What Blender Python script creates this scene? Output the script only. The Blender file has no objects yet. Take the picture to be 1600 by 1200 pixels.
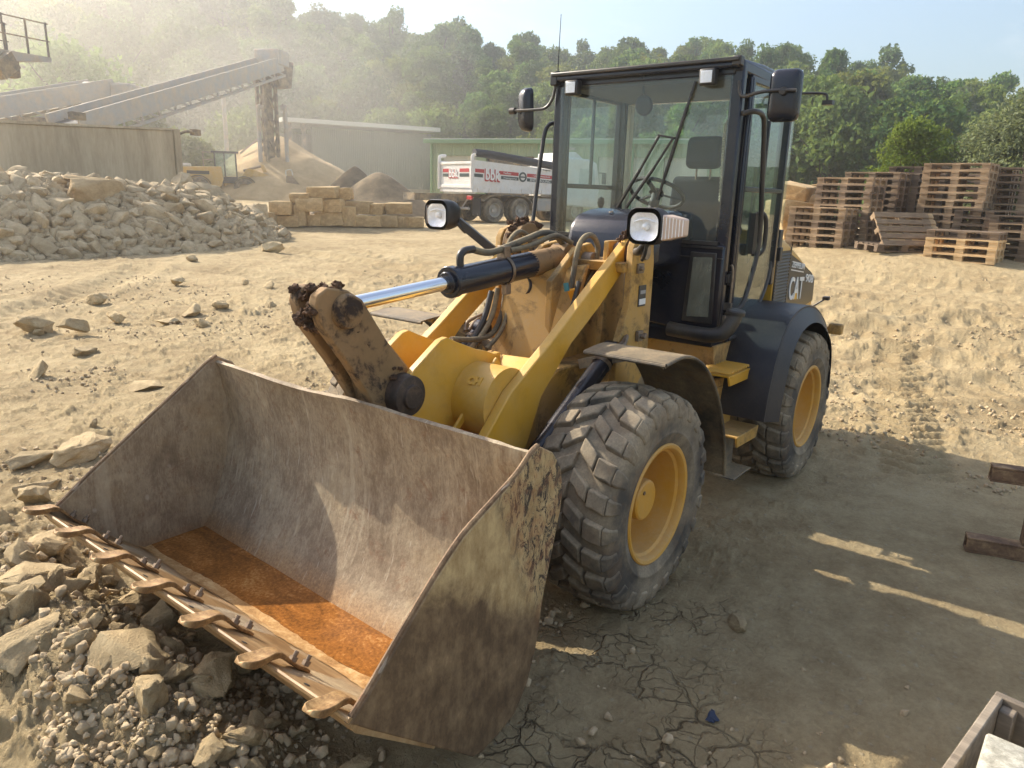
import bpy, bmesh, math, random
import numpy as np
from mathutils import Vector, Matrix, Euler

scene = bpy.context.scene
# ---------------------------------------------------------------- camera
CP = Vector((2.85963, 2.27153, 1.84390))
YAW, PITCH, ROLL, FOC = 3.79926681, -0.253930209, 0.029096644, 1146.865
FW = Vector((math.cos(YAW)*math.cos(PITCH), math.sin(YAW)*math.cos(PITCH), math.sin(PITCH)))
_r = Vector((math.sin(YAW), -math.cos(YAW), 0)); _u = _r.cross(FW)
RT = _r*math.cos(ROLL) + _u*math.sin(ROLL); UP = -_r*math.sin(ROLL) + _u*math.cos(ROLL)
cd = bpy.data.cameras.new('camera'); cam = bpy.data.objects.new('camera', cd)
scene.collection.objects.link(cam); scene.camera = cam
cd.sensor_width = 36; cd.lens = FOC/1600*36; cd.clip_start = 0.05; cd.clip_end = 3000
m = Matrix((RT, UP, -FW)).transposed().to_4x4(); m.translation = CP; cam.matrix_world = m

# ---------------------------------------------------------------- sky and sun
SUN_EL = math.radians(34); SX, SY = 0.05, -1.0
n_ = math.hypot(SX, SY)
SDIR = Vector((SX/n_*math.cos(SUN_EL), SY/n_*math.cos(SUN_EL), math.sin(SUN_EL)))
world = bpy.data.worlds.new('World'); scene.world = world; world.use_nodes = True
wn = world.node_tree.nodes; wl = world.node_tree.links
for n in list(wn): wn.remove(n)
sky = wn.new('ShaderNodeTexSky'); sky.sky_type = 'NISHITA'; sky.sun_disc = False
sky.sun_elevation = SUN_EL; sky.sun_rotation = math.atan2(SX, SY)
sky.altitude = 300; sky.air_density = 1.15; sky.dust_density = 1.2; sky.ozone_density = 1.2
tc = wn.new('ShaderNodeTexCoord'); mp = wn.new('ShaderNodeMapping'); mp.inputs['Scale'].default_value = (1.2, 3.0, 7.0)
mp.inputs['Rotation'].default_value = (0.0, 0.25, 0.6)
cn = wn.new('ShaderNodeTexNoise'); cn.inputs['Scale'].default_value = 1.6; cn.inputs['Detail'].default_value = 8; cn.inputs['Roughness'].default_value = 0.6; cn.inputs['Distortion'].default_value = 0.6
cr = wn.new('ShaderNodeValToRGB'); cr.color_ramp.elements[0].position = 0.55; cr.color_ramp.elements[1].position = 0.78
mx = wn.new('ShaderNodeMixRGB'); mx.inputs['Color2'].default_value = (6.0, 6.3, 6.8, 1)
cm = wn.new('ShaderNodeMath'); cm.operation = 'MULTIPLY'; cm.inputs[1].default_value = 0.55
bg = wn.new('ShaderNodeBackground'); bg.inputs['Strength'].default_value = 0.15
wo = wn.new('ShaderNodeOutputWorld')
wl.new(tc.outputs['Generated'], mp.inputs['Vector']); wl.new(mp.outputs[0], cn.inputs['Vector']); wl.new(cn.outputs['Fac'], cr.inputs[0])
wl.new(cr.outputs[0], cm.inputs[0]); wl.new(cm.outputs[0], mx.inputs['Fac']); wl.new(sky.outputs[0], mx.inputs['Color1'])
sx = wn.new('ShaderNodeSeparateXYZ'); el = wn.new('ShaderNodeValToRGB'); mu = wn.new('ShaderNodeMixRGB'); mu.blend_type = 'MULTIPLY'; mu.inputs['Fac'].default_value = 1.0
el.color_ramp.elements[0].position = 0.12; el.color_ramp.elements[0].color = (0.44, 0.475, 0.49, 1)   # sky tint: dimmed low down, brightened and warmed overhead to lift the shade
el.color_ramp.elements[1].position = 0.55; el.color_ramp.elements[1].color = (1.22, 1.03, 0.90, 1)
wl.new(tc.outputs['Generated'], sx.inputs[0]); wl.new(sx.outputs['Z'], el.inputs[0]); wl.new(mx.outputs[0], mu.inputs['Color1']); wl.new(el.outputs[0], mu.inputs['Color2'])
wl.new(mu.outputs[0], bg.inputs['Color']); wl.new(bg.outputs[0], wo.inputs['Surface'])
sl = bpy.data.lights.new('sun', 'SUN'); sl.energy = 4.0; sl.angle = math.radians(0.55); sl.color = (1.0, 0.92, 0.78)
so = bpy.data.objects.new('sun', sl); scene.collection.objects.link(so); so.rotation_euler = SDIR.to_track_quat('Z', 'Y').to_euler()
scene.view_settings.view_transform = 'Standard'; scene.view_settings.look = 'None'
scene.view_settings.exposure = 1.25; scene.view_settings.gamma = 1.0
scene.render.resolution_x = 1024; scene.render.resolution_y = 768
scene.cycles.max_bounces = 8; scene.cycles.transparent_max_bounces = 16; scene.cycles.volume_bounces = 1

# ---------------------------------------------------------------- helpers
def ray(px, py): return FW*FOC + RT*(px-800) - UP*(py-600)
def P(px, py, ax, v):
    d = ray(px, py); i = 'xyz'.index(ax); return CP + d*((v-CP[i])/d[i])
def at(px, D, py=300):
    d = ray(px, py); t = D/math.hypot(d.x, d.y); q = CP + d*t; return q
R_ = random.Random(7)
W = {}
def tag(o, label=None, cat=None, group=None, kind=None):
    if label: o['label'] = label
    if cat: o['category'] = cat
    if group: o['group'] = group
    if kind: o['kind'] = kind
    return o
def thing(name, label, cat, loc=(0, 0, 0), rz=0.0, group=None):
    o = bpy.data.objects.new(name, None); scene.collection.objects.link(o)
    o.location = loc; o.rotation_euler = (0, 0, rz); o.empty_display_size = 0.2
    W[o] = Vector((0, 0, 0)); return tag(o, label, cat, group)
def smooth_path(pts, k=6):
    pts = [Vector(p) for p in pts]
    if len(pts) < 3: return pts
    out = []
    for i in range(len(pts)-1):
        p0 = pts[max(i-1, 0)]; p1 = pts[i]; p2 = pts[i+1]; p3 = pts[min(i+2, len(pts)-1)]
        for j in range(k):
            t = j/k
            out.append(0.5*((2*p1)+(p2-p0)*t+(2*p0-5*p1+4*p2-p3)*t*t+(-p0+3*p1-3*p2+p3)*t**3))
    out.append(pts[-1]); return out
class MB:
    def __init__(s): s.v = []; s.f = []; s.mi = []
    def add(s, vs, fs, mi=0):
        b = len(s.v); s.v += [Vector(v) for v in vs]; s.f += [tuple(b+i for i in f) for f in fs]; s.mi += [mi]*len(fs); return s
    def box(s, c, sz, rot=(0, 0, 0), mi=0):
        M = Euler(rot).to_matrix(); c = Vector(c); x, y, z = [q/2 for q in sz]
        vs = [c+M@Vector((a*x, b*y, d*z)) for a in (-1, 1) for b in (-1, 1) for d in (-1, 1)]
        return s.add(vs, [(0, 1, 3, 2), (4, 6, 7, 5), (0, 4, 5, 1), (2, 3, 7, 6), (0, 2, 6, 4), (1, 5, 7, 3)], mi)
    def bar(s, a, b, w, h, up=(0, 0, 1), mi=0):
        a = Vector(a); b = Vector(b); d = (b-a).normalized(); u = Vector(up); sd = d.cross(u)
        if sd.length < 1e-4: sd = d.cross(Vector((1, 0, 0)))
        sd.normalize(); u = sd.cross(d)
        vs = [p+sd*(i*w/2)+u*(j*h/2) for p in (a, b) for i, j in ((-1, -1), (1, -1), (1, 1), (-1, 1))]
        return s.add(vs, [(0, 3, 2, 1), (4, 5, 6, 7), (0, 1, 5, 4), (1, 2, 6, 5), (2, 3, 7, 6), (3, 0, 4, 7)], mi)
    def prism(s, pts, a, b, ax='y', mi=0):
        # pts: (x,z) for ax y ; (y,z) for ax x ; (x,y) for ax z
        def mk(p, t):
            return {'y': (p[0], t, p[1]), 'x': (t, p[0], p[1]), 'z': (p[0], p[1], t)}[ax]
        n = len(pts); vs = [mk(p, a) for p in pts]+[mk(p, b) for p in pts]
        area = sum(pts[i][0]*pts[(i+1) % n][1]-pts[(i+1) % n][0]*pts[i][1] for i in range(n))
        fs = [tuple(range(n)), tuple(range(2*n-1, n-1, -1))]+[(i, n+i, n+(i+1) % n, (i+1) % n) for i in range(n)]
        return s.add(vs, fs, mi)
    def tube(s, path, r, n=10, k=6, caps=True, mi=0):
        path = smooth_path(path, k) if k > 1 else [Vector(p) for p in path]
        rs = r if isinstance(r, (list, tuple)) else None
        prev = None; rings = []
        for i, p in enumerate(path):
            d = (path[min(i+1, len(path)-1)]-path[max(i-1, 0)]).normalized()
            if prev is None:
                a = d.cross(Vector((0, 0, 1)));
                if a.length < 0.05: a = d.cross(Vector((1, 0, 0)))
                a.normalize()
            else: a = (prev-d*prev.dot(d)).normalized()
            prev = a; b = d.cross(a)
            rr = (rs[0]+(rs[1]-rs[0])*i/(len(path)-1)) if rs else r
            rings.append([p+(a*math.cos(t*2*math.pi/n)+b*math.sin(t*2*math.pi/n))*rr for t in range(n)])
        vs = [v for rg in rings for v in rg]; fs = []
        for i in range(len(rings)-1):
            for j in range(n): fs.append((i*n+j, i*n+(j+1) % n, (i+1)*n+(j+1) % n, (i+1)*n+j))
        if caps: fs += [tuple(range(n-1, -1, -1)), tuple((len(rings)-1)*n+j for j in range(n))]
        return s.add(vs, fs, mi)
    def cyl(s, a, b, r, n=24, mi=0): return s.tube([a, b], r, n, 1, True, mi)
    def lathe(s, prof, c, ax=(0, 1, 0), n=48, closed=False, mi=0):
        # prof: (radius, height along ax)
        ax = Vector(ax).normalized(); c = Vector(c)
        e = Vector((1, 0, 0)) if abs(ax.x) < 0.9 else Vector((0, 0, 1))
        e1 = (e-ax*e.dot(ax)).normalized(); e2 = ax.cross(e1); m_ = len(prof)
        vs = [c+ax*h+(e1*math.cos(2*math.pi*i/n)+e2*math.sin(2*math.pi*i/n))*r for i in range(n) for r, h in prof]
        fs = []
        for i in range(n):
            for j in range(m_-1 if not closed else m_):
                a, b = i*m_+j, i*m_+(j+1) % m_; c_, d = ((i+1) % n)*m_+(j+1) % m_, ((i+1) % n)*m_+j
                fs.append((a, b, c_, d))
        return s.add(vs, fs, mi)
    def build(s, name, mats, parent=None, bevel=0.0, ang=32, segs=2, center=True, fixn=True, weld=False):
        if not isinstance(mats, (list, tuple)): mats = [mats]
        xs = [v.x for v in s.v]; ys = [v.y for v in s.v]; zs = [v.z for v in s.v]
        o = Vector(((min(xs)+max(xs))/2, (min(ys)+max(ys))/2, min(zs))) if center else Vector((0, 0, 0))
        me = bpy.data.meshes.new(name); me.from_pydata([tuple(v-o) for v in s.v], [], s.f)
        for mt in mats: me.materials.append(mt)
        if len(mats) > 1: me.polygons.foreach_set('material_index', s.mi)
        if fixn or weld:
            bm = bmesh.new(); bm.from_mesh(me)
            if weld: bmesh.ops.remove_doubles(bm, verts=bm.verts, dist=1e-4)
            bmesh.ops.recalc_face_normals(bm, faces=bm.faces); bm.to_mesh(me); bm.free()
        me.polygons.foreach_set('use_smooth', [True]*len(me.polygons)); me.set_sharp_from_angle(angle=math.radians(ang))
        ob = bpy.data.objects.new(name, me); scene.collection.objects.link(ob)
        if parent is not None:
            ob.parent = parent; ob.location = o-W[parent]; W[ob] = o
        else: ob.location = o; W[ob] = Vector((0, 0, 0)) + o
        if bevel > 0:
            bv = ob.modifiers.new('bevel', 'BEVEL'); bv.width = bevel; bv.segments = segs; bv.limit_method = 'ANGLE'; bv.angle_limit = math.radians(35); bv.harden_normals = False
        return ob
def copy_tree(o, parent=None, name=None):
    c = o.copy(); scene.collection.objects.link(c)
    if name: c.name = name
    if parent is not None: c.parent = parent
    for ch in list(o.children): copy_tree(ch, c)
    return c
# value noise on numpy arrays
def _h(ix, iy, iz, seed):
    n = (ix.astype(np.int64)*374761393+iy.astype(np.int64)*668265263+iz.astype(np.int64)*2147483647+seed*1274126177) & 0xFFFFFFFF
    n = ((n ^ (n >> 13))*1274126177) & 0xFFFFFFFF; n = n ^ (n >> 16); return (n & 0xFFFFFF)/float(0xFFFFFF)
def noise(x, y, z=None, seed=0):
    if z is None: z = np.zeros_like(x)
    ix, iy, iz = np.floor(x), np.floor(y), np.floor(z); fx, fy, fz = x-ix, y-iy, z-iz
    s_ = lambda t: t*t*t*(t*(t*6-15)+10)
    fx, fy, fz = s_(fx), s_(fy), s_(fz); r = 0
    for a in (0, 1):
        for b in (0, 1):
            for c in (0, 1):
                r = r + _h(ix+a, iy+b, iz+c, seed)*(fx if a else 1-fx)*(fy if b else 1-fy)*(fz if c else 1-fz)
    return r*2-1
def fbm(x, y, z=None, o=4, seed=0, g=0.5):
    r = 0; a = 1; t = 0; f = 1
    for i in range(o):
        r = r+a*noise(x*f+i*7.3, y*f-i*3.1, None if z is None else z*f+i*1.7, seed+i); t += a; a *= g; f *= 2.03
    return r/t
def new_mesh_np(name, V, F):
    me = bpy.data.meshes.new(name); V = np.asarray(V, np.float32); F = np.asarray(F, np.int32); k = F.shape[1]
    me.vertices.add(len(V)); me.vertices.foreach_set('co', V.ravel())
    me.loops.add(F.size); me.loops.foreach_set('vertex_index', F.ravel())
    me.polygons.add(len(F)); me.polygons.foreach_set('loop_start', np.arange(0, F.size, k, dtype=np.int32)); me.polygons.foreach_set('loop_total', np.full(len(F), k, np.int32))
    me.update(calc_edges=True); return me
# ---------------------------------------------------------------- materials
def lin(*c): return tuple(((q/255)/12.92 if q/255 <= 0.04045 else ((q/255+0.055)/1.055)**2.4) for q in c)+(1,)
class NT:
    def __init__(s, name):
        s.m = bpy.data.materials.new(name); s.m.use_nodes = True; s.t = s.m.node_tree; s.t.nodes.clear()
        s.out = s.n('ShaderNodeOutputMaterial'); s.tc = s.n('ShaderNodeTexCoord')
    def n(s, ty, **k):
        q = s.t.nodes.new(ty)
        for a, b in k.items():
            if a.startswith('_'): setattr(q, a[1:], b)
            else: q.inputs[a.replace('_', ' ')].default_value = b
        return q
    def l(s, a, b): s.t.links.new(a, b); return s
    def noise(s, scale, detail=6, rough=0.6, vec=None, dist=0.0, stretch=None):
        q = s.n('ShaderNodeTexNoise'); q.inputs['Scale'].default_value = scale; q.inputs['Detail'].default_value = detail
        q.inputs['Roughness'].default_value = rough; q.inputs['Distortion'].default_value = dist
        v = vec or s.tc.outputs['Object']
        if stretch:
            mp = s.n('ShaderNodeMapping'); mp.inputs['Scale'].default_value = stretch; s.l(v, mp.inputs[0]); v = mp.outputs[0]
        s.l(v, q.inputs['Vector']); return q.outputs['Fac']
    def ramp(s, fac, stops):
        q = s.n('ShaderNodeValToRGB'); e = q.color_ramp.elements
        while len(e) < len(stops): e.new(0.5)
        for el, (p, c) in zip(e, stops): el.position = p; el.color = c if len(c) == 4 else (*c, 1)
        s.l(fac, q.inputs[0]); return q.outputs[0]
    def mix(s, fac, a, b, blend='MIX'):
        q = s.n('ShaderNodeMixRGB'); q.blend_type = blend
        for i, v in ((0, fac), (1, a), (2, b)):
            if isinstance(v, bpy.types.NodeSocket): s.l(v, q.inputs[i])
            else: q.inputs[i].default_value = v
        return q.outputs[0]
    def math(s, op, a, b=0.0, clamp=False):
        q = s.n('ShaderNodeMath'); q.operation = op; q.use_clamp = clamp
        for i, v in ((0, a), (1, b)):
            if isinstance(v, bpy.types.NodeSocket): s.l(v, q.inputs[i])
            else: q.inputs[i].default_value = v
        return q.outputs[0]
    def up(s):
        g = s.n('ShaderNodeNewGeometry'); x = s.n('ShaderNodeSeparateXYZ'); s.l(g.outputs['Normal'], x.inputs[0]); return x.outputs['Z']
    def bump(s, h, strength=0.4, dist=0.01):
        q = s.n('ShaderNodeBump'); q.inputs['Strength'].default_value = strength; q.inputs['Distance'].default_value = dist; s.l(h, q.inputs['Height']); return q.outputs[0]
    def pbr(s, col, rough=0.6, metal=0.0, bump=None, spec=0.5, coat=0.0):
        b = s.n('ShaderNodeBsdfPrincipled')
        for k, v in (('Base Color', col), ('Roughness', rough), ('Metallic', metal), ('Specular IOR Level', spec), ('Coat Weight', coat)):
            if isinstance(v, bpy.types.NodeSocket): s.l(v, b.inputs[k])
            else: b.inputs[k].default_value = v
        if bump is not None: s.l(bump, b.inputs['Normal'])
        s.l(b.outputs[0], s.out.inputs['Surface']); return s.m
DUST = lin(196, 172, 132)
def paint(name, col, rough=0.4, dust=0.35, grime=0.3, grimecol=(0.05, 0.035, 0.02, 1), dustcol=DUST, sc=1.0, coat=0.0, vary=0.15):
    t = NT(name); n1 = t.noise(2.2*sc, 8, 0.65); n2 = t.noise(14*sc, 8, 0.7); n3 = t.noise(70*sc, 4, 0.6)
    c = t.mix(t.math('MULTIPLY', n2, vary), col, (col[0]*0.4, col[1]*0.4, col[2]*0.45, 1))
    up = t.math('MULTIPLY', t.math('MAXIMUM', t.up(), 0.0), 0.55)
    d = t.math('ADD', t.ramp(n1, [(0.38, (0, 0, 0)), (0.62, (1, 1, 1))]), up)
    d = t.math('MULTIPLY', t.math('MULTIPLY', d, t.math('ADD', n3, 0.45)), dust, True)
    c = t.mix(d, c, dustcol)
    g = t.math('MULTIPLY', t.ramp(t.noise(5.5*sc, 10, 0.72, dist=0.4), [(0.50, (0, 0, 0)), (0.60, (1, 1, 1))]), grime, True)
    c = t.mix(g, c, grimecol)
    r = t.math('ADD', t.math('MULTIPLY', t.math('MAXIMUM', d, g), 0.5), rough, True)
    return t.pbr(c, r, 0, t.bump(t.math('ADD', n3, t.math('MULTIPLY', g, 1.5)), 0.12, 0.003), coat=coat)
def rough_mat(name, stops, scale=6, fine=60, rough=0.85, bump=0.5, bdist=0.01, stretch=None, metal=0.0, spec=0.3, dust=0.0):
    t = NT(name); n = t.noise(scale, 9, 0.68, stretch=stretch, dist=0.2); f = t.noise(fine, 6, 0.7, stretch=stretch)
    k = t.math('ADD', t.math('MULTIPLY', n, 0.72), t.math('MULTIPLY', f, 0.28))
    c = t.ramp(k, stops)
    if dust: 
        u = t.math('MULTIPLY', t.math('MAXIMUM', t.up(), 0.0), dust); c = t.mix(u, c, DUST)
    return t.pbr(c, rough, metal, t.bump(k, bump, bdist), spec)
def plain(name, col, rough=0.5, metal=0.0, spec=0.5):
    t = NT(name); n = t.noise(9, 6, 0.6); c = t.mix(t.math('MULTIPLY', n, 0.25), col, (col[0]*.6, col[1]*.6, col[2]*.6, 1))
    return t.pbr(c, t.math('ADD', t.math('MULTIPLY', n, 0.15), rough-0.07), metal, spec=spec)
def glass(name, tint=(0.80, 0.92, 0.88, 1), dirt_reflection=0.10, rough=0.02, refl=1.0):
    t = NT(name); tr = t.n('ShaderNodeBsdfTransparent'); tr.inputs[0].default_value = tint
    gl = t.n('ShaderNodeBsdfGlossy'); gl.inputs['Roughness'].default_value = rough; gl.inputs['Color'].default_value = (0.9*refl, 0.95*refl, 0.95*refl, 1)
    lw = t.n('ShaderNodeLayerWeight'); fr = t.math('ADD', t.math('MULTIPLY', t.math('POWER', lw.outputs['Facing'], 4.0), .85), .035, True)
    m1 = t.n('ShaderNodeMixShader'); t.l(fr, m1.inputs[0]); t.l(tr.outputs[0], m1.inputs[1]); t.l(gl.outputs[0], m1.inputs[2])
    df = t.n('ShaderNodeBsdfDiffuse'); df.inputs['Color'].default_value = lin(190, 185, 165)
    ns = t.ramp(t.noise(3.0, 9, 0.7, dist=0.8), [(0.40, (0.25, 0.25, 0.25)), (0.70, (1, 1, 1))])
    ns = t.math('MULTIPLY', t.math('ADD', ns, t.math('MULTIPLY', t.noise(60, 3, 0.6, stretch=(1, 1, 0.1)), 0.4)), dirt_reflection, True)
    m2 = t.n('ShaderNodeMixShader'); t.l(ns, m2.inputs[0]); t.l(m1.outputs[0], m2.inputs[1]); t.l(df.outputs[0], m2.inputs[2])
    t.l(m2.outputs[0], t.out.inputs['Surface']); return t.m
YEL = (0.64, 0.33, 0.018, 1)
M = {}
M['yellow'] = paint('cat_yellow', YEL, 0.36, 0.26, 0.10, grimecol=(0.10, 0.06, 0.025, 1))
M['crank'] = paint('oily_crank', (0.20, 0.12, 0.05, 1), 0.5, 0.60, 1.0, grimecol=(0.035, 0.022, 0.015, 1), dustcol=lin(160, 128, 88), sc=1.3)
M['yellow_dirty'] = paint('dirty_yellow', (0.50, 0.27, 0.04, 1), 0.5, 0.80, 0.60, grimecol=(0.045, 0.03, 0.018, 1), dustcol=lin(178, 148, 104))
M['grease'] = rough_mat('greasy_iron', [(0.3, lin(34, 26, 22)), (0.5, lin(62, 48, 38)), (0.7, lin(104, 82, 62))], 14, 90, .6, .5, .004, spec=.5)
M['yellow_rim'] = paint('rim_yellow', (0.60, 0.29, 0.02, 1), 0.5, 0.45, 0.10)
M['black'] = paint('cab_black', (0.006, 0.010, 0.022, 1), 0.22, 0.03, 0.0, vary=0.0)
M['blackp'] = paint('black_plastic', (0.010, 0.012, 0.017, 1), 0.40, 0.09, 0.0)
M['fender'] = paint('fender_black', (0.007, 0.010, 0.020, 1), 0.42, 0.05, 0.0)
M['fenderf'] = paint('front_fender', (0.022, 0.021, 0.02, 1), 0.5, 0.38, 0.35, grimecol=lin(120, 95, 65))
M['rubber'] = paint('tyre_rubber', (0.055, 0.048, 0.040, 1), 0.85, 0.66, 0.32, grimecol=lin(118, 96, 72), dustcol=lin(164, 148, 122), sc=1.6)
M['hose'] = paint('hose_rubber', (0.03, 0.03, 0.03, 1), 0.6, 0.9, 0.0, dustcol=lin(150, 135, 105))
M['mud'] = rough_mat('dried_mud', [(0.3, lin(52, 38, 30)), (0.55, lin(96, 72, 54)), (0.75, lin(140, 112, 82))], 22, 120, 0.95, 1.0, 0.02)
M['chrome'] = NT('chrome_rod').pbr((0.75, 0.76, 0.78, 1), 0.09, 1.0)
M['steel'] = rough_mat('worn_steel', [(0.3, lin(95, 80, 65)), (0.6, lin(150, 135, 118)), (0.8, lin(190, 178, 160))], 12, 90, 0.5, 0.2, 0.002, metal=0.6)
M['glass'] = glass('cab_glass', (0.95, 0.975, 0.975, 1), 0.03)
M['glass_side'] = glass('door_glass', (0.84, 0.90, 0.90, 1), 0.04)
M['glass_foot'] = glass('foot_glass', (0.6, 0.7, 0.68, 1), 0.38)  # strong pale film paints the ground's reflection into these panes
M['lens'] = glass('lamp_lens', (0.97, 0.98, 1, 1), 0.05)
M['reflector'] = rough_mat('reflector', [(0.3, (.75, .73, .68)), (0.6, (.93, .94, .96))], 30, 60, 0.3, .6, .003, metal=.15, spec=.8)
M['amber'] = plain('amber_plastic', (0.65, 0.20, 0.03, 1), 0.3)
M['white'] = paint('white_paint', (0.72, 0.72, 0.70, 1), 0.45, 0.25, 0.08)
M['red'] = plain('red_plastic', (0.45, 0.02, 0.02, 1), 0.4)
M['seat'] = rough_mat('seat_cloth', [(0.3, (0.010, 0.014, 0.022)), (0.7, (0.022, 0.028, 0.040))], 12, 40, 0.9, 0.02, 0.001)
# ---------------------------------------------------------------- terrain
_ctl = np.array([(2.8, 2.2, 0), (0, 0, 0), (-3, -3, 0), (1, -5, 0), (-3, 3, 0), (-5, 0, 0.02), (-1, -8, 0), (3, -3, 0), (5, 5, 0), (-5, -5, .05), (-3, 7, .1),
 (-15, -1, .97), (-9.5, -.5, .42), (-10, 6, .5), (-22, -18, .64), (-27, -18.5, .64), (-3.2, -16.8, .20), (-10.7, -17.5, .38), (-15.8, -21, .62), (-20, -36, 1.1), (-33, -32, .7),
 (-33, -46, .6), (-60, -10, 2.0), (-20, -80, 1.2), (5, -40, .3), (-25, 5, 1.4), (20, 20, 0), (20, -20, 0), (-80, -80, 1.5), (0, 60, .3)])
def terrain(x, y):
    x = np.asarray(x, float); y = np.asarray(y, float); num = 0; den = 0
    for cx, cy, cz in _ctl:
        d2 = (x-cx)**2+(y-cy)**2+1.5; w = 1.0/d2**1.7; num = num+w*cz; den = den+w
    return num/den
def sst(a, b, x): t = np.clip((x-a)/(b-a), 0, 1); return t*t*(3-2*t)
def mound(x, y):
    h = 0.25*np.exp(-((x-1.98)/0.34)**2/1.0-((y+0.55)/1.0)**4)
    h = h+0.16*np.exp(-((x-1.7)/0.9)**2-((y+1.75)/0.55)**2)
    return h
def ground_h(x, y):
    x = np.asarray(x, float); y = np.asarray(y, float)
    h = terrain(x, y)+mound(x, y)
    d = np.hypot(x-CP.x, y-CP.y)
    smooth = sst(0.5, 1.3, y+0.12*x)*sst(7.5, 5.0, d)          # hard trodden clay beside the machine
    wheel = np.exp(-((y/1.15)**4))*np.exp(-(((x+1.1)/1.9)**4))
    rg = 1-0.82*np.maximum(smooth, 0.55*wheel)
    under = np.exp(-((y/0.95)**6))*np.exp(-(((x-1.3)/0.33)**4))
    farm = (1-0.55*sst(12, 30, d))*(1-0.84*sst(-2.8, -4.8, x+0.0*y)*sst(-9, -4, y))
    h = h+rg*farm*0.055*fbm(x*0.9, y*0.9, o=3, seed=3)
    n = fbm(x*3.9+0.8*fbm(x, y, o=2, seed=9), y*3.9, o=6, seed=11, g=0.70)
    cl = np.maximum(n-0.03, 0)**1.15*0.12                         # clods
    h = h+rg*farm*cl*(0.55+0.45*fbm(x*0.5, y*0.5, o=2, seed=21))*1.15
    n2 = fbm(x*11, y*11, o=4, seed=31, g=0.6)
    h = h+(0.30+0.9*rg)*0.013*n2*sst(26, 10, d)+rg*0.05*np.maximum(fbm(x*8, y*8, o=4, seed=37, g=.65)-0.08, 0)*sst(26, 10, d)
    md = np.minimum(mound(x, y)/.12, 1.0)*(1-under)
    h = h+md*(0.055*np.maximum(fbm(x*9+3, y*9, o=4, seed=61, g=.6)+.05, 0)+.012*fbm(x*30, y*30, o=3, seed=63))
    # ruts running across the yard
    for (ax, ay, bx, by, w, a) in ((-9, -14, -9.5, 5.5, .35, .05), (-4.2, 0.2, -9.5, 6, .3, .045), (-5.0, -1.6, -11, 3.5, .3, .045), (-7.4, -8, -7.8, 6, .28, .04), (-8, -14, -8.3, 2, .3, .05), (-5.2, -12, -6.8, 3, .28, .04), (-11.5, -14, -11.5, 3, .3, .04), (-4.5, -13, 2, -7, .3, .045), (-3.4, -12, 4, -6, .3, .04)):
        dx, dy = bx-ax, by-ay; L = math.hypot(dx, dy); t = ((x-ax)*dx+(y-ay)*dy)/L; o_ = ((x-ax)*dy-(y-ay)*dx)/L+0.25*np.sin(t*0.5)
        e = sst(-1, 0.5, t)*sst(L+1, L-.5, t)
        h = h-a*e*np.exp(-(o_/w)**4)*(0.7+0.3*np.sin(t*22))+a*0.7*e*np.exp(-((np.abs(o_)-w*1.5)/(w*.5))**2)
    # lug prints of a tyre behind the machine
    A = P(1398, 560, 'z', 0); B = P(1432, 748, 'z', 0)
    dx, dy = B.x-A.x, B.y-A.y; L = math.hypot(dx, dy); t = ((x-A.x)*dx+(y-A.y)*dy)/L; o_ = ((x-A.x)*dy-(y-A.y)*dx)/L
    e = sst(-.4, 0.2, t)*sst(L+.15, L-.2, t)*sst(.27, .2, np.abs(o_))
    h = h+e*(0.036*np.sin((t+np.abs(o_)*0.5)*2*math.pi/0.16)-0.008)
    h = h+0.03*np.exp(-((np.abs(o_)-.33)/.08)**2)*sst(-.6, 0, t)*sst(L+.2, L-.3, t)*np.maximum(fbm(x*9, y*9, o=3, seed=51)+.3, 0)
    h = h-under*(np.maximum(h-0.0, 0)*0.75)
    wl = 0
    for wx in (0, -2.17):
        for wy in (.73, -.73):
            wl = wl+np.exp(-((x-wx)/.26)**4-((y-wy)/.27)**4)
    h = h*(1-np.clip(wl, 0, 1))+np.clip(wl, 0, 1)*0.005
    return h
def gz(x, y): return float(ground_h(np.array([x]), np.array([y]))[0])
def hill_h(x, y):
    x = np.asarray(x, float); y = np.asarray(y, float)
    dx, dy = x-CP.x, y-CP.y; r = np.hypot(dx, dy)
    az = np.degrees(np.arctan2(dy, dx)); a = (217.68-(az % 360))      # degrees to the right of the view axis
    a = (a+180) % 360-180
    r0 = np.interp(a, [-80, -36, -10, 5, 20, 34, 60], [66, 66, 70, 66, 46, 38, 36])
    pk = np.interp(a, [-80, -36, -22, -12, 0, 12, 22, 34, 60], [20, 20.5, 20, 18, 14.5, 13.5, 8.5, 4.5, 4])
    run = np.interp(a, [-36, 0, 34], [44, 50, 46])
    t = np.clip((r-r0)/run, 0, 1.0)
    return terrain(x, y)-1.6+(pk+1.6)*t**0.8+t*1.2*fbm(x*.06, y*.06, o=3, seed=5)
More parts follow.
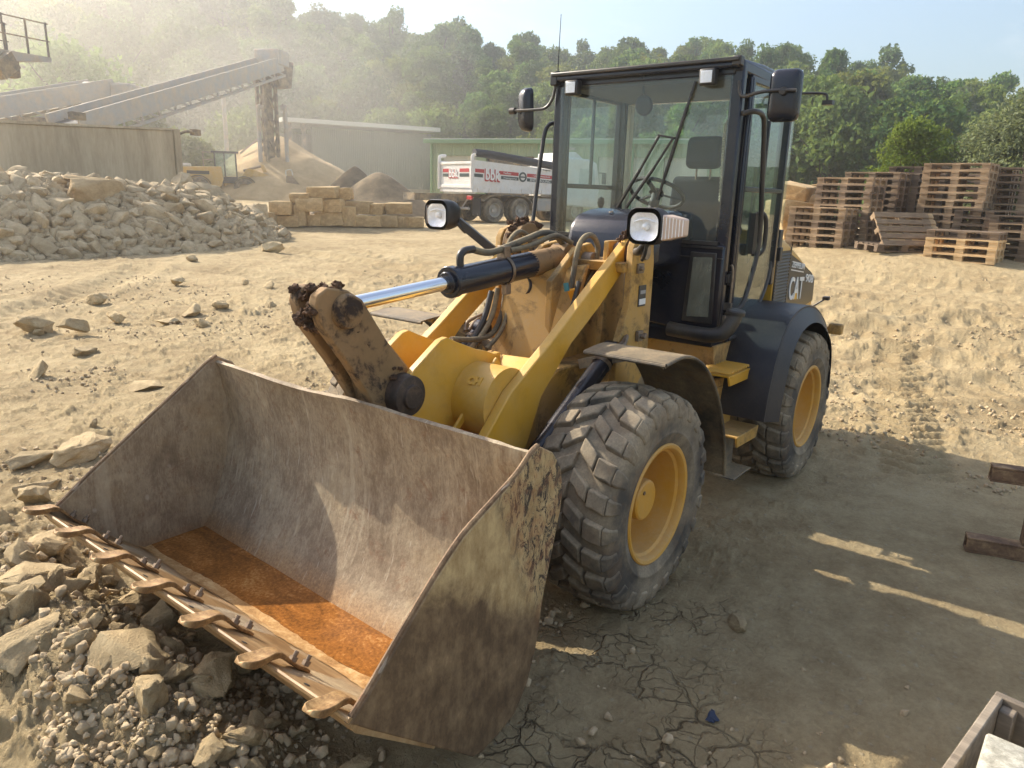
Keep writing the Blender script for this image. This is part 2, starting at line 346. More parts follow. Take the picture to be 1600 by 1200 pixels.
def make_ground():
    na, nr = 1150, 1000
    ac = YAW
    inner = np.linspace(-math.radians(44), math.radians(44), na)
    outer = np.linspace(math.radians(44), 2*math.pi-math.radians(44), 60)[1:-1]
    ang = ac+np.concatenate([inner, outer])
    rad = np.concatenate([[0.02], np.geomspace(0.5, 60, nr), np.geomspace(66, 420, 12)])
    Aa, Rr = np.meshgrid(ang, rad); X = CP.x+Rr*np.cos(Aa); Y = CP.y+Rr*np.sin(Aa)
    Z = ground_h(X, Y)
    nA, nR = len(ang), len(rad)
    V = np.stack([X, Y, Z], -1).reshape(-1, 3)
    i = np.arange(nR-1)[:, None]*nA; j = np.arange(nA)[None, :]; j2 = (j+1) % nA
    F = np.stack([i+j, i+nA+j, i+nA+j2, i+j2], -1).reshape(-1, 4)
    me = new_mesh_np('ground', V, F); me.polygons.foreach_set('use_smooth', np.ones(len(F), bool))
    t = NT('dusty_clay'); ps = t.tc.outputs['Object']
    n1 = t.noise(0.55, 8, 0.65, dist=0.5); n2 = t.noise(5, 9, 0.7); n3 = t.noise(45, 8, 0.75); n4 = t.noise(240, 3, 0.7)
    k = t.math('ADD', t.math('MULTIPLY', n1, 0.40), t.math('ADD', t.math('MULTIPLY', n2, 0.34), t.math('MULTIPLY', n3, 0.26)))
    c = t.ramp(k, [(0.30, (0.19, 0.132, 0.068)), (0.45, (0.36, 0.268, 0.145)), (0.55, (0.49, 0.38, 0.215)), (0.70, (0.62, 0.505, 0.31))])
    # dry mud cracks
    def region(cx, cy, r0, r1):
        mp = t.n('ShaderNodeVectorMath', _operation='DISTANCE'); t.l(ps, mp.inputs[0]); mp.inputs[1].default_value = (cx, cy, 0)
        return t.math('SUBTRACT', 1.0, t.math('DIVIDE', t.math('SUBTRACT', mp.outputs['Value'], r0), r1-r0), True)
    wv = t.n('ShaderNodeTexNoise'); wv.inputs['Scale'].default_value = 6; wv.inputs['Detail'].default_value = 4; t.l(ps, wv.inputs['Vector'])
    wm = t.n('ShaderNodeVectorMath', _operation='MULTIPLY_ADD'); t.l(wv.outputs['Color'], wm.inputs[0]); wm.inputs[1].default_value = (.22, .22, 0); t.l(ps, wm.inputs[2])
    def crack(sc, w):
        vo = t.n('ShaderNodeTexVoronoi', _feature='DISTANCE_TO_EDGE', _voronoi_dimensions='2D'); vo.inputs['Scale'].default_value = sc; t.l(wm.outputs[0], vo.inputs['Vector'])
        return t.math('SUBTRACT', 1.0, t.math('DIVIDE', vo.outputs['Distance'], w), True)
    reg = t.math('MAXIMUM', region(0.95, 1.25, 0.25, 0.75), t.math('MULTIPLY', region(0.2, 0.95, 0.1, 0.6), 0.9))
    reg = t.math('MAXIMUM', reg, t.math('MULTIPLY', region(2.1, -0.2, 0.3, 1.6), 0.6))
    brk = t.ramp(t.noise(3.2, 3, 0.5), [(0.42, (0, 0, 0)), (0.55, (1, 1, 1))])
    ck = t.math('MULTIPLY', t.math('MAXIMUM', crack(5.5, 0.045), t.math('MULTIPLY', crack(13, 0.05), 0.55)), t.math('MULTIPLY', reg, brk), True)
    c = t.mix(t.math('MULTIPLY', ck, 0.72), c, (0.07, 0.048, 0.03, 1))
    # scattered small stones and grit
    vs = t.n('ShaderNodeTexVoronoi', _feature='F1'); vs.inputs['Scale'].default_value = 26; t.l(ps, vs.inputs['Vector'])
    peb = t.math('SUBTRACT', 1.0, t.math('DIVIDE', vs.outputs['Distance'], 0.30), True)
    sel = t.ramp(vs.outputs['Color'], [(0.62, (0, 0, 0)), (0.66, (1, 1, 1))])
    peb = t.math('MULTIPLY', peb, sel)
    c = t.mix(t.math('MULTIPLY', t.math('MINIMUM', t.math('MULTIPLY', peb, 3.0), 1.0), 0.35), c, (0.46, 0.40, 0.30, 1))
    h = t.math('ADD', t.math('MULTIPLY', n2, 0.75), t.math('ADD', t.math('MULTIPLY', n3, 0.62), t.math('MULTIPLY', n4, 0.26)))
    h = t.math('SUBTRACT', t.math('ADD', h, t.math('MULTIPLY', peb, 0.35)), t.math('MULTIPLY', ck, 1.6))
    me.materials.append(t.pbr(c, 0.95, 0, t.bump(h, 1.0, 0.042), 0.15))
    ob = bpy.data.objects.new('ground', me); scene.collection.objects.link(ob); tag(ob, kind='structure')
make_ground()
def make_hill():
    ang = YAW+np.linspace(-math.radians(62), math.radians(62), 180)[::-1]; rad = np.linspace(30, 150, 70)
    Aa, Rr = np.meshgrid(ang, rad); X = CP.x+Rr*np.cos(Aa); Y = CP.y+Rr*np.sin(Aa); Z = hill_h(X, Y)
    nA, nR = len(ang), len(rad); V = np.stack([X, Y, Z], -1).reshape(-1, 3)
    i = np.arange(nR-1)[:, None]*nA; j = np.arange(nA-1)[None, :]
    F = np.stack([i+j, i+j+1, i+nA+j+1, i+nA+j], -1).reshape(-1, 4)
    me = new_mesh_np('hillside', V, F)
    bm = bmesh.new(); bm.from_mesh(me); bmesh.ops.recalc_face_normals(bm, faces=bm.faces); bm.to_mesh(me); bm.free()
    me.materials.append(rough_mat('hill_grass', [(0.3, (0.03, 0.045, 0.014)), (0.55, (0.07, 0.09, 0.03)), (0.75, (0.13, 0.13, 0.05))], 0.5, 6, 0.95, 1.0, 0.3))
    ob = bpy.data.objects.new('hillside', me); scene.collection.objects.link(ob); tag(ob, kind='structure')
make_hill()
# ---------------------------------------------------------------- rocks
def rock_mesh(seed, sub=1, blocky=0.5, nz=0.03, flat=1.0, mats=None, name='rock', cuts=2):
    rr = random.Random(seed); bm = bmesh.new()
    if blocky > .9:
        for a_ in (-1, 1):
            for b_ in (-1, 1):
                for d_ in (-1, 1): bm.verts.new((a_*rr.uniform(.42, .5), b_*rr.uniform(.42, .5), d_*rr.uniform(.36, .42)))
    for i in range(rr.randint(12, 18) if blocky <= .9 else 3):
        v = Vector((rr.gauss(0, 1), rr.gauss(0, 1), rr.gauss(0, 1))).normalized()
        b = max(abs(v.x), abs(v.y), abs(v.z)); v = v*(1-blocky)+v/b*blocky
        bm.verts.new((v.x*0.5, v.y*0.5*rr.uniform(.85, 1), v.z*0.42*flat))
    bmesh.ops.convex_hull(bm, input=bm.verts)
    bmesh.ops.remove_doubles(bm, verts=bm.verts, dist=0.07)
    loose = [v for v in bm.verts if not v.link_faces]; bmesh.ops.delete(bm, geom=loose, context='VERTS')
    bmesh.ops.bevel(bm, geom=list(bm.edges), offset=0.022, segments=1, affect='EDGES', clamp_overlap=True); bmesh.ops.remove_doubles(bm, verts=bm.verts, dist=0.008)
    if cuts: bmesh.ops.triangulate(bm, faces=bm.faces); bmesh.ops.subdivide_edges(bm, edges=list(bm.edges), cuts=cuts, use_grid_fill=True)
    bm.normal_update(); vs = list(bm.verts)
    co = np.array([v.co[:] for v in vs]); n1 = fbm(co[:, 0]*4+seed, co[:, 1]*4, co[:, 2]*4, 4, seed, .6)
    for v, k in zip(vs, n1):
        c_ = v.co.normalized(); v.co += c_*float(k)*nz*2
    bmesh.ops.recalc_face_normals(bm, faces=bm.faces)
    me = bpy.data.meshes.new(name); bm.to_mesh(me); bm.free()
    me.polygons.foreach_set('use_smooth', [True]*len(me.polygons)); me.set_sharp_from_angle(angle=math.radians(38))
    for mt in mats: me.materials.append(mt)
    return me
def stone_mat(name, a, b, c, fine=50, bump=0.5):
    t = NT(name); oi = t.n('ShaderNodeObjectInfo'); n = t.noise(3.5, 9, .7, dist=.3); f = t.noise(fine, 6, .7)
    k = t.math('ADD', t.math('MULTIPLY', n, .65), t.math('MULTIPLY', f, .35)); cc = t.ramp(k, [(.32, a), (.52, b), (.7, c)])
    hv = t.n('ShaderNodeHueSaturation'); t.l(cc, hv.inputs['Color']); t.l(t.math('ADD', t.math('MULTIPLY', oi.outputs['Random'], .4), .8), hv.inputs['Value'])
    u = t.math('MULTIPLY', t.math('MAXIMUM', t.up(), 0.0), .30); cc = t.mix(u, hv.outputs[0], lin(205, 182, 142))
    return t.pbr(cc, .92, 0, t.bump(k, bump, .03), .2)
M['stone'] = stone_mat('limestone', lin(132, 112, 82), lin(180, 158, 120), lin(210, 192, 156), 34, .95)
M['stoneg'] = stone_mat('grey_limestone', lin(134, 116, 90), lin(174, 154, 122), lin(202, 186, 154))
M['sandstone'] = stone_mat('sandstone', lin(140, 112, 76), lin(182, 152, 108), lin(208, 182, 140), 20)
def place_rock(me, p, s, label, group=None, name='rock', cat='rock', rz=None, tilt=0.4, sink=0.12, mat=None, z=None):
    o = bpy.data.objects.new(name, me); scene.collection.objects.link(o)
    zz = gz(p[0], p[1]) if z is None else z
    sx, sy, sz = (s, s, s) if not isinstance(s, tuple) else s
    o.scale = (sx, sy, sz); o.rotation_euler = (R_.uniform(-tilt, tilt), R_.uniform(-tilt, tilt), R_.uniform(0, 6.28) if rz is None else rz)
    o.location = (p[0], p[1], zz+sz*(0.42-sink) if z is None else z); tag(o, label, cat, group); return o
FR = [rock_mesh(i+1, cuts=3, blocky=.45+.06*(i % 4), nz=.05, flat=.9, mats=[M['stone']]) for i in range(10)]
# big foreground stones, each with its own label
big = [((1.93, -0.06), (.27, .25, .24), 0, 'large pale angular limestone block in the foreground below the middle bucket teeth', .3),
 ((1.72, 0.12), (.24, .22, .20), 1, 'grey brown boulder half under the lip between the two bucket teeth nearest the camera', .4),
 ((1.70, -1.28), (.26, .22, .16), 2, 'flat greyish stone left of the bucket teeth at the left picture edge', .5),
 ((1.92, -0.86), (.36, .26, .20), 3, 'long rounded boulder caked in clay at the left picture edge', .8),
 ((1.96, 0.16), (.15, .13, .17), 4, 'upright narrow stone standing just right of the large pale block', 1.1),
 ((1.60, -0.75), (.22, .2, .15), 5, 'pale block with a flat top below the second bucket tooth', .2),
 ((2.1, -0.42), (.30, .24, .14), 6, 'low broad stone sunk in clay at the bottom left corner', .6),
 ((1.86, 0.42), (.12, .10, .10), 7, 'fist sized light stone below the nearest bucket tooth', .1),
 ((1.66, -0.42), (.20, .17, .15), 8, 'brown stone wedged under the lip of the bucket behind the large pale block', .1),
 ((-0.24, -4.42), (.36, .26, .2), 0, 'single pale round topped stone on open ground above the bucket corner', .2),
 ((-0.49, -6.2), (.32, .22, .16), 1, 'lone light stone on the yard far left of the loader', .3),
 ((-2.05, -7.35), (.5, .26, .18), 2, 'long low stone lying on the yard left of its neighbour', .2),
 ((-2.24, -6.85), (.42, .28, .17), 3, 'brownish stone lying on the yard right of its long low neighbour', .6),
 ((0.95, -2.85), (.44, .3, .2), 4, 'broad pale stone left of the far bucket corner, nearest the bucket', .4),
 ((1.2, -2.95), (.34, .22, .14), 6, 'tilted flat stone left of the far bucket corner at the picture edge', .1),
 ((-0.07, 1.31), (.14, .10, .08), 5, 'small lone stone lying in the loader shadow right of the front wheel', .5),
 ((1.36, -2.45), (.3, .24, .16), 7, 'rounded stone at the left edge level with the farthest tooth', .9)]
for (xy, s, k, lb, rz) in big: place_rock(FR[k], xy, s, lb, rz=rz, tilt=.25, sink=.24)
rr = random.Random(5); nfg = 0
def fg_zone(n, fx, smin, smax, label, group):
    for i in range(n):
        x, y = fx(); s = smin+(smax-smin)*rr.random()**2.2
        place_rock(FR[rr.randrange(10)], (x, y), (s*rr.uniform(.8, 1.3), s*rr.uniform(.7, 1.1), s*rr.uniform(.6, .95)), label, group, tilt=.9, sink=.14)
fg_zone(14, lambda: (rr.gauss(2.02, .08), rr.uniform(-.2, .75)), .07, .14, 'small broken limestone piece in the sunlit rubble nearest the camera below the teeth', 'small stones nearest the camera')
fg_zone(10, lambda: (rr.gauss(1.82, .06), rr.uniform(.3, .8)), .07, .14, 'small stone in the shade straight below the nearest tooth', 'small stones below the nearest tooth')
fg_zone(10, lambda: (rr.gauss(1.82, .06), rr.uniform(-.3, .3)), .07, .14, 'small stone between the large boulders under the middle teeth', 'small stones under the middle teeth')
fg_zone(15, lambda: (rr.gauss(2.0, .12), rr.uniform(-1.5, -.2)), .08, .18, 'lump of limestone in the clay at the bottom left corner', 'stones in the bottom left corner')
fg_zone(15, lambda: (rr.gauss(1.75, .10), rr.uniform(-1.5, -.3)), .08, .18, 'lump of limestone just under the far bucket teeth', 'stones under the far teeth')
fg_zone(12, lambda: (rr.uniform(1.5, 1.75), rr.uniform(-1.1, .8)), .06, .13, 'stone in the shade under the lip of the bucket', 'stones under the bucket lip')
fg_zone(12, lambda: (rr.uniform(.4, 2.0), rr.uniform(-3.6, -1.6)), .1, .22, 'stone on the rough ground at the left edge, beyond the bucket', 'stones left of the bucket')
fg_zone(10, lambda: (rr.uniform(-8, 1.0), rr.uniform(-11, -4)), .15, .26, 'stone scattered on the sunlit yard left of the loader', 'stones on the yard')
# loose clods: nobody could count them
def scatter_stuff(name, label, cat, n, fxy, smin, smax, mat, seed):
    r3 = random.Random(seed); tm = [rock_mesh(90+i, cuts=0, blocky=.3, nz=.05, mats=[mat]) for i in range(5)]
    tv = []; 
    for q in tm:
        q.calc_loop_triangles(); v = np.zeros(len(q.vertices)*3); q.vertices.foreach_get('co', v); f = np.zeros(len(q.loop_triangles)*3, np.int32); q.loop_triangles.foreach_get('vertices', f); tv.append((v.reshape(-1, 3), f.reshape(-1, 3)))
    xy = np.array([fxy(r3) for _ in range(n)]); z = ground_h(xy[:, 0], xy[:, 1]); Vs = []; Fs = []; b = 0
    for i in range(n):
        v, f = tv[r3.randrange(5)]; s = smin+(smax-smin)*r3.random()**3
        Mx = np.array(Euler((r3.uniform(0, 6), r3.uniform(0, 6), r3.uniform(0, 6))).to_matrix())*s
        Vs.append(v@Mx.T+np.array([xy[i, 0], xy[i, 1], z[i]+s*.15])); Fs.append(f+b); b += len(v)
    me = new_mesh_np(name, np.concatenate(Vs), np.concatenate(Fs)); me.materials.append(mat)
    ob = bpy.data.objects.new(name, me); scene.collection.objects.link(ob); tag(ob, label, cat, kind='stuff'); 
    for q in tm: bpy.data.meshes.remove(q)
M['clod'] = rough_mat('clay_clods', [(0.3, (0.24, 0.17, 0.10)), (0.5, (0.40, 0.305, 0.185)), (0.7, (0.55, 0.44, 0.285))], 9, 80, .95, .6, .01)
r4 = np.random.default_rng(4); N_ = 60000
px_ = r4.uniform(-30, 1630, N_); D_ = 2.0*np.exp(r4.random(N_)*2.1); az_ = YAW-np.arctan((px_-800)/1147/math.cos(PITCH))
X_ = CP.x+D_*np.cos(az_); Y_ = CP.y+D_*np.sin(az_)
ok = (fbm(X_*1.1, Y_*1.1, o=3, seed=77) > -.02+.35*r4.random(N_)) & ~((D_ > 11) & (px_ > 1200) & (r4.random(N_) < .6)) & ~((Y_+.12*X_ > .75) & (D_ < 5.5) & (r4.random(N_) < .96))
PT = list(zip(X_[ok], Y_[ok])); it_ = iter(PT)
scatter_stuff('clay_clods', 'loose clods and grit strewn over the yard', 'clods', min(11000, len(PT)), lambda r3: next(it_), .004, .05, M['clod'], 4)
def rub(r3): return r3.gauss(1.93, .2), r3.uniform(-1.5, .8)
scatter_stuff('stone_rubble', 'fine broken stones filling the rubble bank under the bucket teeth', 'rubble', 620, rub, .012, .065, M['clod'], 6)
# ---------------------------------------------------------------- concrete wall and rubble heap
def V3(p, z): return Vector((p[0], p[1], z))
M['wall'] = rough_mat('stained_concrete', [(0.3, lin(128, 116, 94)), (0.5, lin(166, 152, 126)), (0.7, lin(192, 180, 154))], 1.2, 12, .9, .3, .02, stretch=(1, 1, .18))
M['beamsteel'] = paint('galvanised', (0.34, 0.34, 0.33, 1), .5, .5, .1)
M['darksteel'] = paint('dark_steel', (0.07, 0.065, 0.06, 1), .6, .6, .2)
def pxy(px, D): q = at(px, D); return Vector((q.x, q.y, 0))
wt = None
a = pxy(-60, 25.0); b = pxy(278, 28.5)
m_ = MB(); d = (b-a).normalized(); nrm = Vector((-d.y, d.x, 0))
zL = at(-60, 25.0, 189).z; zM = at(35, 26, 191).z; zR = at(278, 28.5, 204).z
m_.prism([(0, 0), ((b-a).length, 0), ((b-a).length, zR), (3.0, zM), (0, zL)], 0, 0.35)
rz = math.atan2(d.y, d.x)
wt = thing('retaining_wall', 'long brown streaked concrete wall behind the rubble heap at the left', 'wall', (a.x, a.y, 0), rz)
m_.build('wall_panel', M['wall'], wt, bevel=.03)
L = (b-a).length
m_ = MB(); m_.box((L+.12, .18, zR/2), (.24, .5, zR+.1)); m_.build('end_post', M['wall'], wt, bevel=.02)
m_ = MB(); m_.box((L/2, .17, 4.24), (.02, .02, .02))
m_ = MB(); m_.prism([(0, zL), (3, zM), (L, zR), (L, zR+.06), (3, zM+.07), (0, zL+.08)], -.06, .42); m_.build('coping', M['wall'], wt)
m_ = MB(); m_.tube([(L+.1, .1, zR-.2), (L+.5, 0, zR), (L+.9, 0, zR-.03)], .05, 8); m_.box((L+.9, 0, zR), (.3, .2, .2)); m_.build('hook_bracket', M['darksteel'], wt)
m_ = MB(); m_.box((L*.52, .1, zR+.14), (.4, .25, .22)); m_.build('lamp_box', M['darksteel'], wt)
# rubble heap
def ridge(px): return np.interp(px, [-60, 0, 100, 200, 280, 330, 400, 445], [1.75, 1.72, 1.7, 1.5, 1.42, 1.1, .62, .12])
def ridgeD(px): return np.interp(px, [-60, 445], [21.0, 22.8])
def heap_pt(px, t):      # t 0 at foot toward the camera, 1 at crest, >1 behind
    D0 = ridgeD(px); D = D0-2.6*(1-t)*min(1, ridge(px)/1.3+.25)
    q = pxy(px, D); s = math.sin(min(max(t, 0), 2)*math.pi/2)**.9 if t <= 1 else max(0, 1-(t-1)*1.2)
    return Vector((q.x, q.y, float(terrain(q.x, q.y))+ridge(px)*s))
base = []; nx, nt = 60, 16
for i in range(nx):
    px = -80+i*(545/(nx-1))
    for j in range(nt):
        p = heap_pt(px, -.1+j*2.0/(nt-1)); p.z -= .16; base.append(p+Vector((R_.uniform(-.05, .05), R_.uniform(-.05, .05), R_.uniform(-.06, .06))))
m_ = MB(); m_.add(base, [(i*nt+j, (i+1)*nt+j, (i+1)*nt+j+1, i*nt+j+1) for i in range(nx-1) for j in range(nt-1)])
tag(m_.build('rubble_fill', M['clod'], ang=180), 'fine rubble filling the heap between the stones', 'rubble', kind='stuff')
BR = [rock_mesh(30+i, cuts=1, blocky=.5+.05*(i % 5), nz=.03, flat=.95, mats=[M['stoneg']]) for i in range(10)]
rr = random.Random(12); pts = []
tries = 0
while len(pts) < 172 and tries < 20000:
    tries += 1; px = rr.uniform(-25, 440); t = rr.uniform(0, 1.08); p = heap_pt(px, t)
    if 100 < px < 210 and .42 < t < .82: continue
    s = rr.choice([.36, .42, .48, .55])*(1 if px < 330 else .8)
    if any((p-q).length < (s+s2)*.36 for q, s2 in pts): continue
    pts.append((p, s))
    zone = ('lowest row of stones at the foot of the rubble heap' if t < .2 else 'stone on the crest of the rubble heap against the wall' if t > .85 else 'grey limestone piece in the left part of the rubble heap' if px < 130 else 'grey limestone piece in the middle of the rubble heap near its large slab' if px < 260 else 'grey limestone piece in the right part of the rubble heap' if px < 360 else 'stone in the low right end of the rubble heap')
    zone += '' if 'part' in zone or 'end' in zone or 'middle' in zone else (', left end' if px < 110 else ', middle' if px < 250 else ', right end')
    place_rock(BR[rr.randrange(10)], p, (s*rr.uniform(.95, 1.35), s*rr.uniform(.8, 1.15), s*rr.uniform(.75, 1.05)), zone, 'rubble: '+zone, tilt=.8, z=p.z)
hp = []
for _ in range(2600):
    q = heap_pt(rr.uniform(-60, 445), rr.uniform(-.05, 1.3)); hp.append((q, rr.uniform(.10, .27)))
def heap_small():
    tm = [rock_mesh(190+i, cuts=0, blocky=.45, nz=.04, mats=[M['stoneg']]) for i in range(5)]; Vs = []; Fs = []; bb = 0; tv = []
    for q in tm:
        q.calc_loop_triangles(); v = np.zeros(len(q.vertices)*3); q.vertices.foreach_get('co', v); f = np.zeros(len(q.loop_triangles)*3, np.int32); q.loop_triangles.foreach_get('vertices', f); tv.append((v.reshape(-1, 3), f.reshape(-1, 3)))
    for p, s in hp:
        v, f = tv[rr.randrange(5)]; Mx = np.array(Euler((rr.uniform(0, 6), rr.uniform(0, 6), rr.uniform(0, 6))).to_matrix())*s*1.2
        Vs.append(v@Mx.T+np.array(p)+np.array([0, 0, -.02])); Fs.append(f+bb); bb += len(v)
    me = new_mesh_np('small_rubble', np.concatenate(Vs), np.concatenate(Fs)); me.materials.append(M['stoneg'])
    ob = bpy.data.objects.new('small_rubble', me); scene.collection.objects.link(ob); tag(ob, 'smaller stones filling the rubble heap before the wall', 'rubble', kind='stuff')
heap_small()
p = heap_pt(155, .62); place_rock(rock_mesh(71, cuts=3, blocky=.8, nz=.03, mats=[M['sandstone']]), p, (1.75, .9, 1.0), 'largest buff slab lying in the middle of the rubble heap', tilt=.05, rz=rz+.1, z=p.z-.05)
p = heap_pt(135, .86); place_rock(rock_mesh(75, cuts=2, blocky=.7, nz=.02, mats=[M['sandstone']]), p, (1.3, .8, .22), 'thin cracked slab tilted on top of the largest slab in the rubble heap', tilt=.1, rz=rz-.1, z=p.z+.05)
SR = [rock_mesh(50+i, cuts=2, blocky=.6, nz=.04, mats=[M['stoneg']]) for i in range(10)]
for px, D, s, z in ((290, 24.5, .5, .75), (300, 24.3, .75, .35), (305, 24.9, .8, 1.1), (325, 25, .9, 1.15), (335, 24.6, .7, .75), (352, 24.9, .6, 1.0), (345, 24.2, .75, .35), (368, 24.5, .6, .75), (385, 24.3, .85, .6), (400, 24.6, .7, .62), (372, 24, .7, .3), (410, 24, .6, .25), (420, 24.3, .55, .35), (322, 24, .8, .5), (285, 25, .7, 1.5)):
    q = pxy(px, D); place_rock(SR[rr.randrange(10)], q, (s*1.15, s, s*.9), {290: 'small round boulder beside the end of the wall', 305: 'flat topped boulder below the distant yellow loader', 385: 'tall pale boulder in front of the distant loader wheel'}.get(px, 'pale boulder piled between the wall end and the block row'), 'boulders before the distant loader' if px not in (290, 305, 385) else None, tilt=.5, z=gz(q.x, q.y)+z)
for px, D, s, lb in ((422, 19.2, .65, 'long pale stone lying just right of the rubble heap'), (268, 14.5, .38, 'pale block on the yard below the rubble heap'), (292, 17.6, .33, 'small pale block just in front of the rubble heap'), (132, 12.8, .4, 'flat stone on the yard, lower left of the pale block'), (332, 11.8, .3, 'dark stone on the yard, right of the pale block'), (285, 11.5, .4, 'low flat stone on the yard under the pale block'), (160, 11.2, .36, 'brown lump on the yard left of the low flat stone'), (480, 12.5, .3, 'pale stone on the yard left of the right headlamp'), (25, 10.6, .5, 'long low slab at the left edge of the yard'), (88, 10.3, .45, 'flat brown slab right of the slab at the left edge')):
    q = pxy(px, D); place_rock(FR[rr.randrange(8)], q, (s*.85, s*.65, s*.65), lb, tilt=.2)
# row of quarry blocks
BK = []
for i in range(6):
    BK.append(rock_mesh(130+i, cuts=2, blocky=.97, nz=.018, mats=[M['sandstone']], name='stone_block'))
blocks = [(448, .0, .9, .5, .42), (420, .0, .5, .5, .55), (470, .0, .42, .6, .78), (492, .0, .5, .5, .4), (515, .0, 1.0, .6, .5), (485, .5, 1.0, .6, .5), (520, .5, .8, .6, .5), (505, .95, 1.1, .6, .42), (470, .8, .7, .6, .35), (546, .0, .5, .6, .75), (575, .0, 1.0, .6, .42), (560, .42, .95, .6, .48), (588, .42, .6, .6, .42), (605, .0, .85, .6, .46), (626, .0, .7, .6, .42), (624, .46, .95, .6, .42), (646, .0, .75, .6, .40), (440, .4, .8, .6, .5), (535, .9, .7, .5, .45)]
for i, (px, z0, w_, d_, h_) in enumerate(blocks):
    q = pxy(px, 27.0+rr.uniform(-.1, .1)); me = BK[i % 6]; xs = [v.co.x for v in me.vertices]; zs = [v.co.z for v in me.vertices]
    o = bpy.data.objects.new('stone_block', me); scene.collection.objects.link(o); o.scale = (w_, d_, h_*1.15); o.rotation_euler = (rr.uniform(-.05, .05), rr.uniform(-.04, .04), YAW-math.pi/2+rr.uniform(-.12, .12))
    o.location = (q.x, q.y, gz(q.x, q.y)+z0+h_*.5)
    row = ['bottom course', 'second course', 'top course'][0 if z0 == 0 else 1 if z0 < .6 else 2]
    tag(o, 'buff sandstone block in the %s of the block row, %s' % (row, 'left end' if px < 460 else 'left half' if px < 530 else 'right half' if px < 600 else 'right end by the truck'), 'stone block', 'block row, %s %s' % (row, 'left end' if px < 460 else 'left half' if px < 530 else 'right half' if px < 600 else 'right end'))
# ---------------------------------------------------------------- sand and gravel cones
M['sand'] = rough_mat('pile_sand', [(0.3, lin(150, 126, 90)), (0.5, lin(178, 152, 112)), (0.7, lin(200, 176, 136))], 1.2, 40, .95, .5, .03)
M['gravel'] = rough_mat('dark_gravel', [(0.3, lin(88, 76, 60)), (0.5, lin(120, 105, 82)), (0.7, lin(150, 134, 108))], 2, 30, .95, .6, .04)
def cone(px, D, r, h, mat, label, seed, sx=1.0):
    q = pxy(px, D); zb = float(terrain(q.x, q.y)); n, k = 90, 26; vs = []; fs = []
    A = np.linspace(0, 2*math.pi, n, endpoint=False)
    for j in range(k+1):
        f = j/k; rr_ = r*f
        X = rr_*np.cos(A)*sx; Y = rr_*np.sin(A)
        zz = h*(1-np.sqrt(f*f+.006))/(1-math.sqrt(.006))*1.0+.14*h*fbm(X*.5+seed, Y*.5, o=5, seed=seed)*(.3+f*(1-f)*3)*.7
        for x, y, z in zip(X, Y, zz): vs.append((x, y, max(z, -0.2) if j < k else -.3))
    for j in range(k):
        for i in range(n): fs.append((j*n+i, (j+1)*n+i, (j+1)*n+(i+1) % n, j*n+(i+1) % n))
    m_ = MB(); m_.add(vs, fs); o = m_.build('sand_pile' if mat is not M['gravel'] else 'gravel_pile', mat, ang=180, center=False, weld=False)
    o.location = (q.x, q.y, zb); o.rotation_euler = (0, 0, YAW-math.pi/2); return tag(o, label, 'sand pile' if mat is not M['gravel'] else 'gravel pile')
cone(440, 49, 6.6, 3.9, M['sand'], 'big pale sand cone under the conveyor head', 3)
cone(592, 36, 3.3, 1.95, M['gravel'], 'smooth dark gravel cone behind the block row, nearest the truck', 8)
cone(555, 37.5, 2.6, 2.25, M['gravel'], 'darker gravel heap overlapping the left side of the smooth cone', 14)
cone(690, 42, 3.0, .9, M['sand'], 'low sandy bank beside the rear of the truck', 19, 1.6)
for i, (px, D, s, z) in enumerate(((540, 43, 1.6, .8), (556, 43.2, 1.3, 1.4), (570, 43, 1.8, 1.0), (525, 42.5, 1.2, .5), (585, 43.5, 1.4, .7))):
    q = pxy(px, D); place_rock(SR[i], q, (s*.7, s*.5, s*1.3), ['upright sunlit slab behind the gravel heaps, second from the left', 'upright slab in the middle behind the gravel heaps', 'tallest sunlit slab behind the gravel heaps', 'leftmost small slab behind the gravel heaps', 'rightmost slab behind the gravel heaps'][i], None, name='stone_slab', tilt=.4, z=gz(q.x, q.y)+z, mat=None)
# ---------------------------------------------------------------- conveyors and plant
def conveyor(name, label, A, B, w, h, parts=True):
    t = thing(name, label, 'conveyor', (A.x, A.y, A.z)); a = Vector((0, 0, 0)); b = B-A; d = b.normalized(); s = d.cross(Vector((0, 0, 1))).normalized(); u = s.cross(d)
    m_ = MB(); m_.bar(a, b, w*.8, .12); m_.build('belt', M['rubberbelt'], t)
    for k in (-1, 1):
        m_ = MB(); m_.bar(a+s*k*w/2+u*.02, b+s*k*w/2+u*.02, .06, .75); m_.build('side_cover', M['beamsteel'], t)
        m_ = MB(); L = b.length; n = int(L/1.2)
        m_.bar(a+s*k*w/2-u*h, b+s*k*w/2-u*h, .12, .12)
        for i in range(n):
            p = d*(L*i/n); q = d*(L*(i+1)/n); m_.bar(p+s*k*w/2-u*.1, q+s*k*w/2-u*h, .07, .07); m_.bar(p+s*k*w/2-u*.1, p+s*k*w/2-u*h, .07, .07)
        m_.build('truss', M['beamsteel'], t)
    m_ = MB(); n = int(b.length/1.0)
    for i in range(n): m_.cyl(d*(b.length*(i+.5)/n)+s*w*.45-u*.14, d*(b.length*(i+.5)/n)-s*w*.45-u*.14, .06, 8)
    m_.build('roller', M['darksteel'], t)
    return t, d, s, u
M['rubberbelt'] = plain('conveyor_belt', (.035, .033, .03, 1), .8)
A = at(100, 33, 196); B = at(425, 46.5, 100)
cv, d, s, u = conveyor('conveyor', 'long inclined conveyor rising to the tower above the sand cone', A, B, 1.3, .6)
rel = lambda px, py, D: at(px, D, py)-A
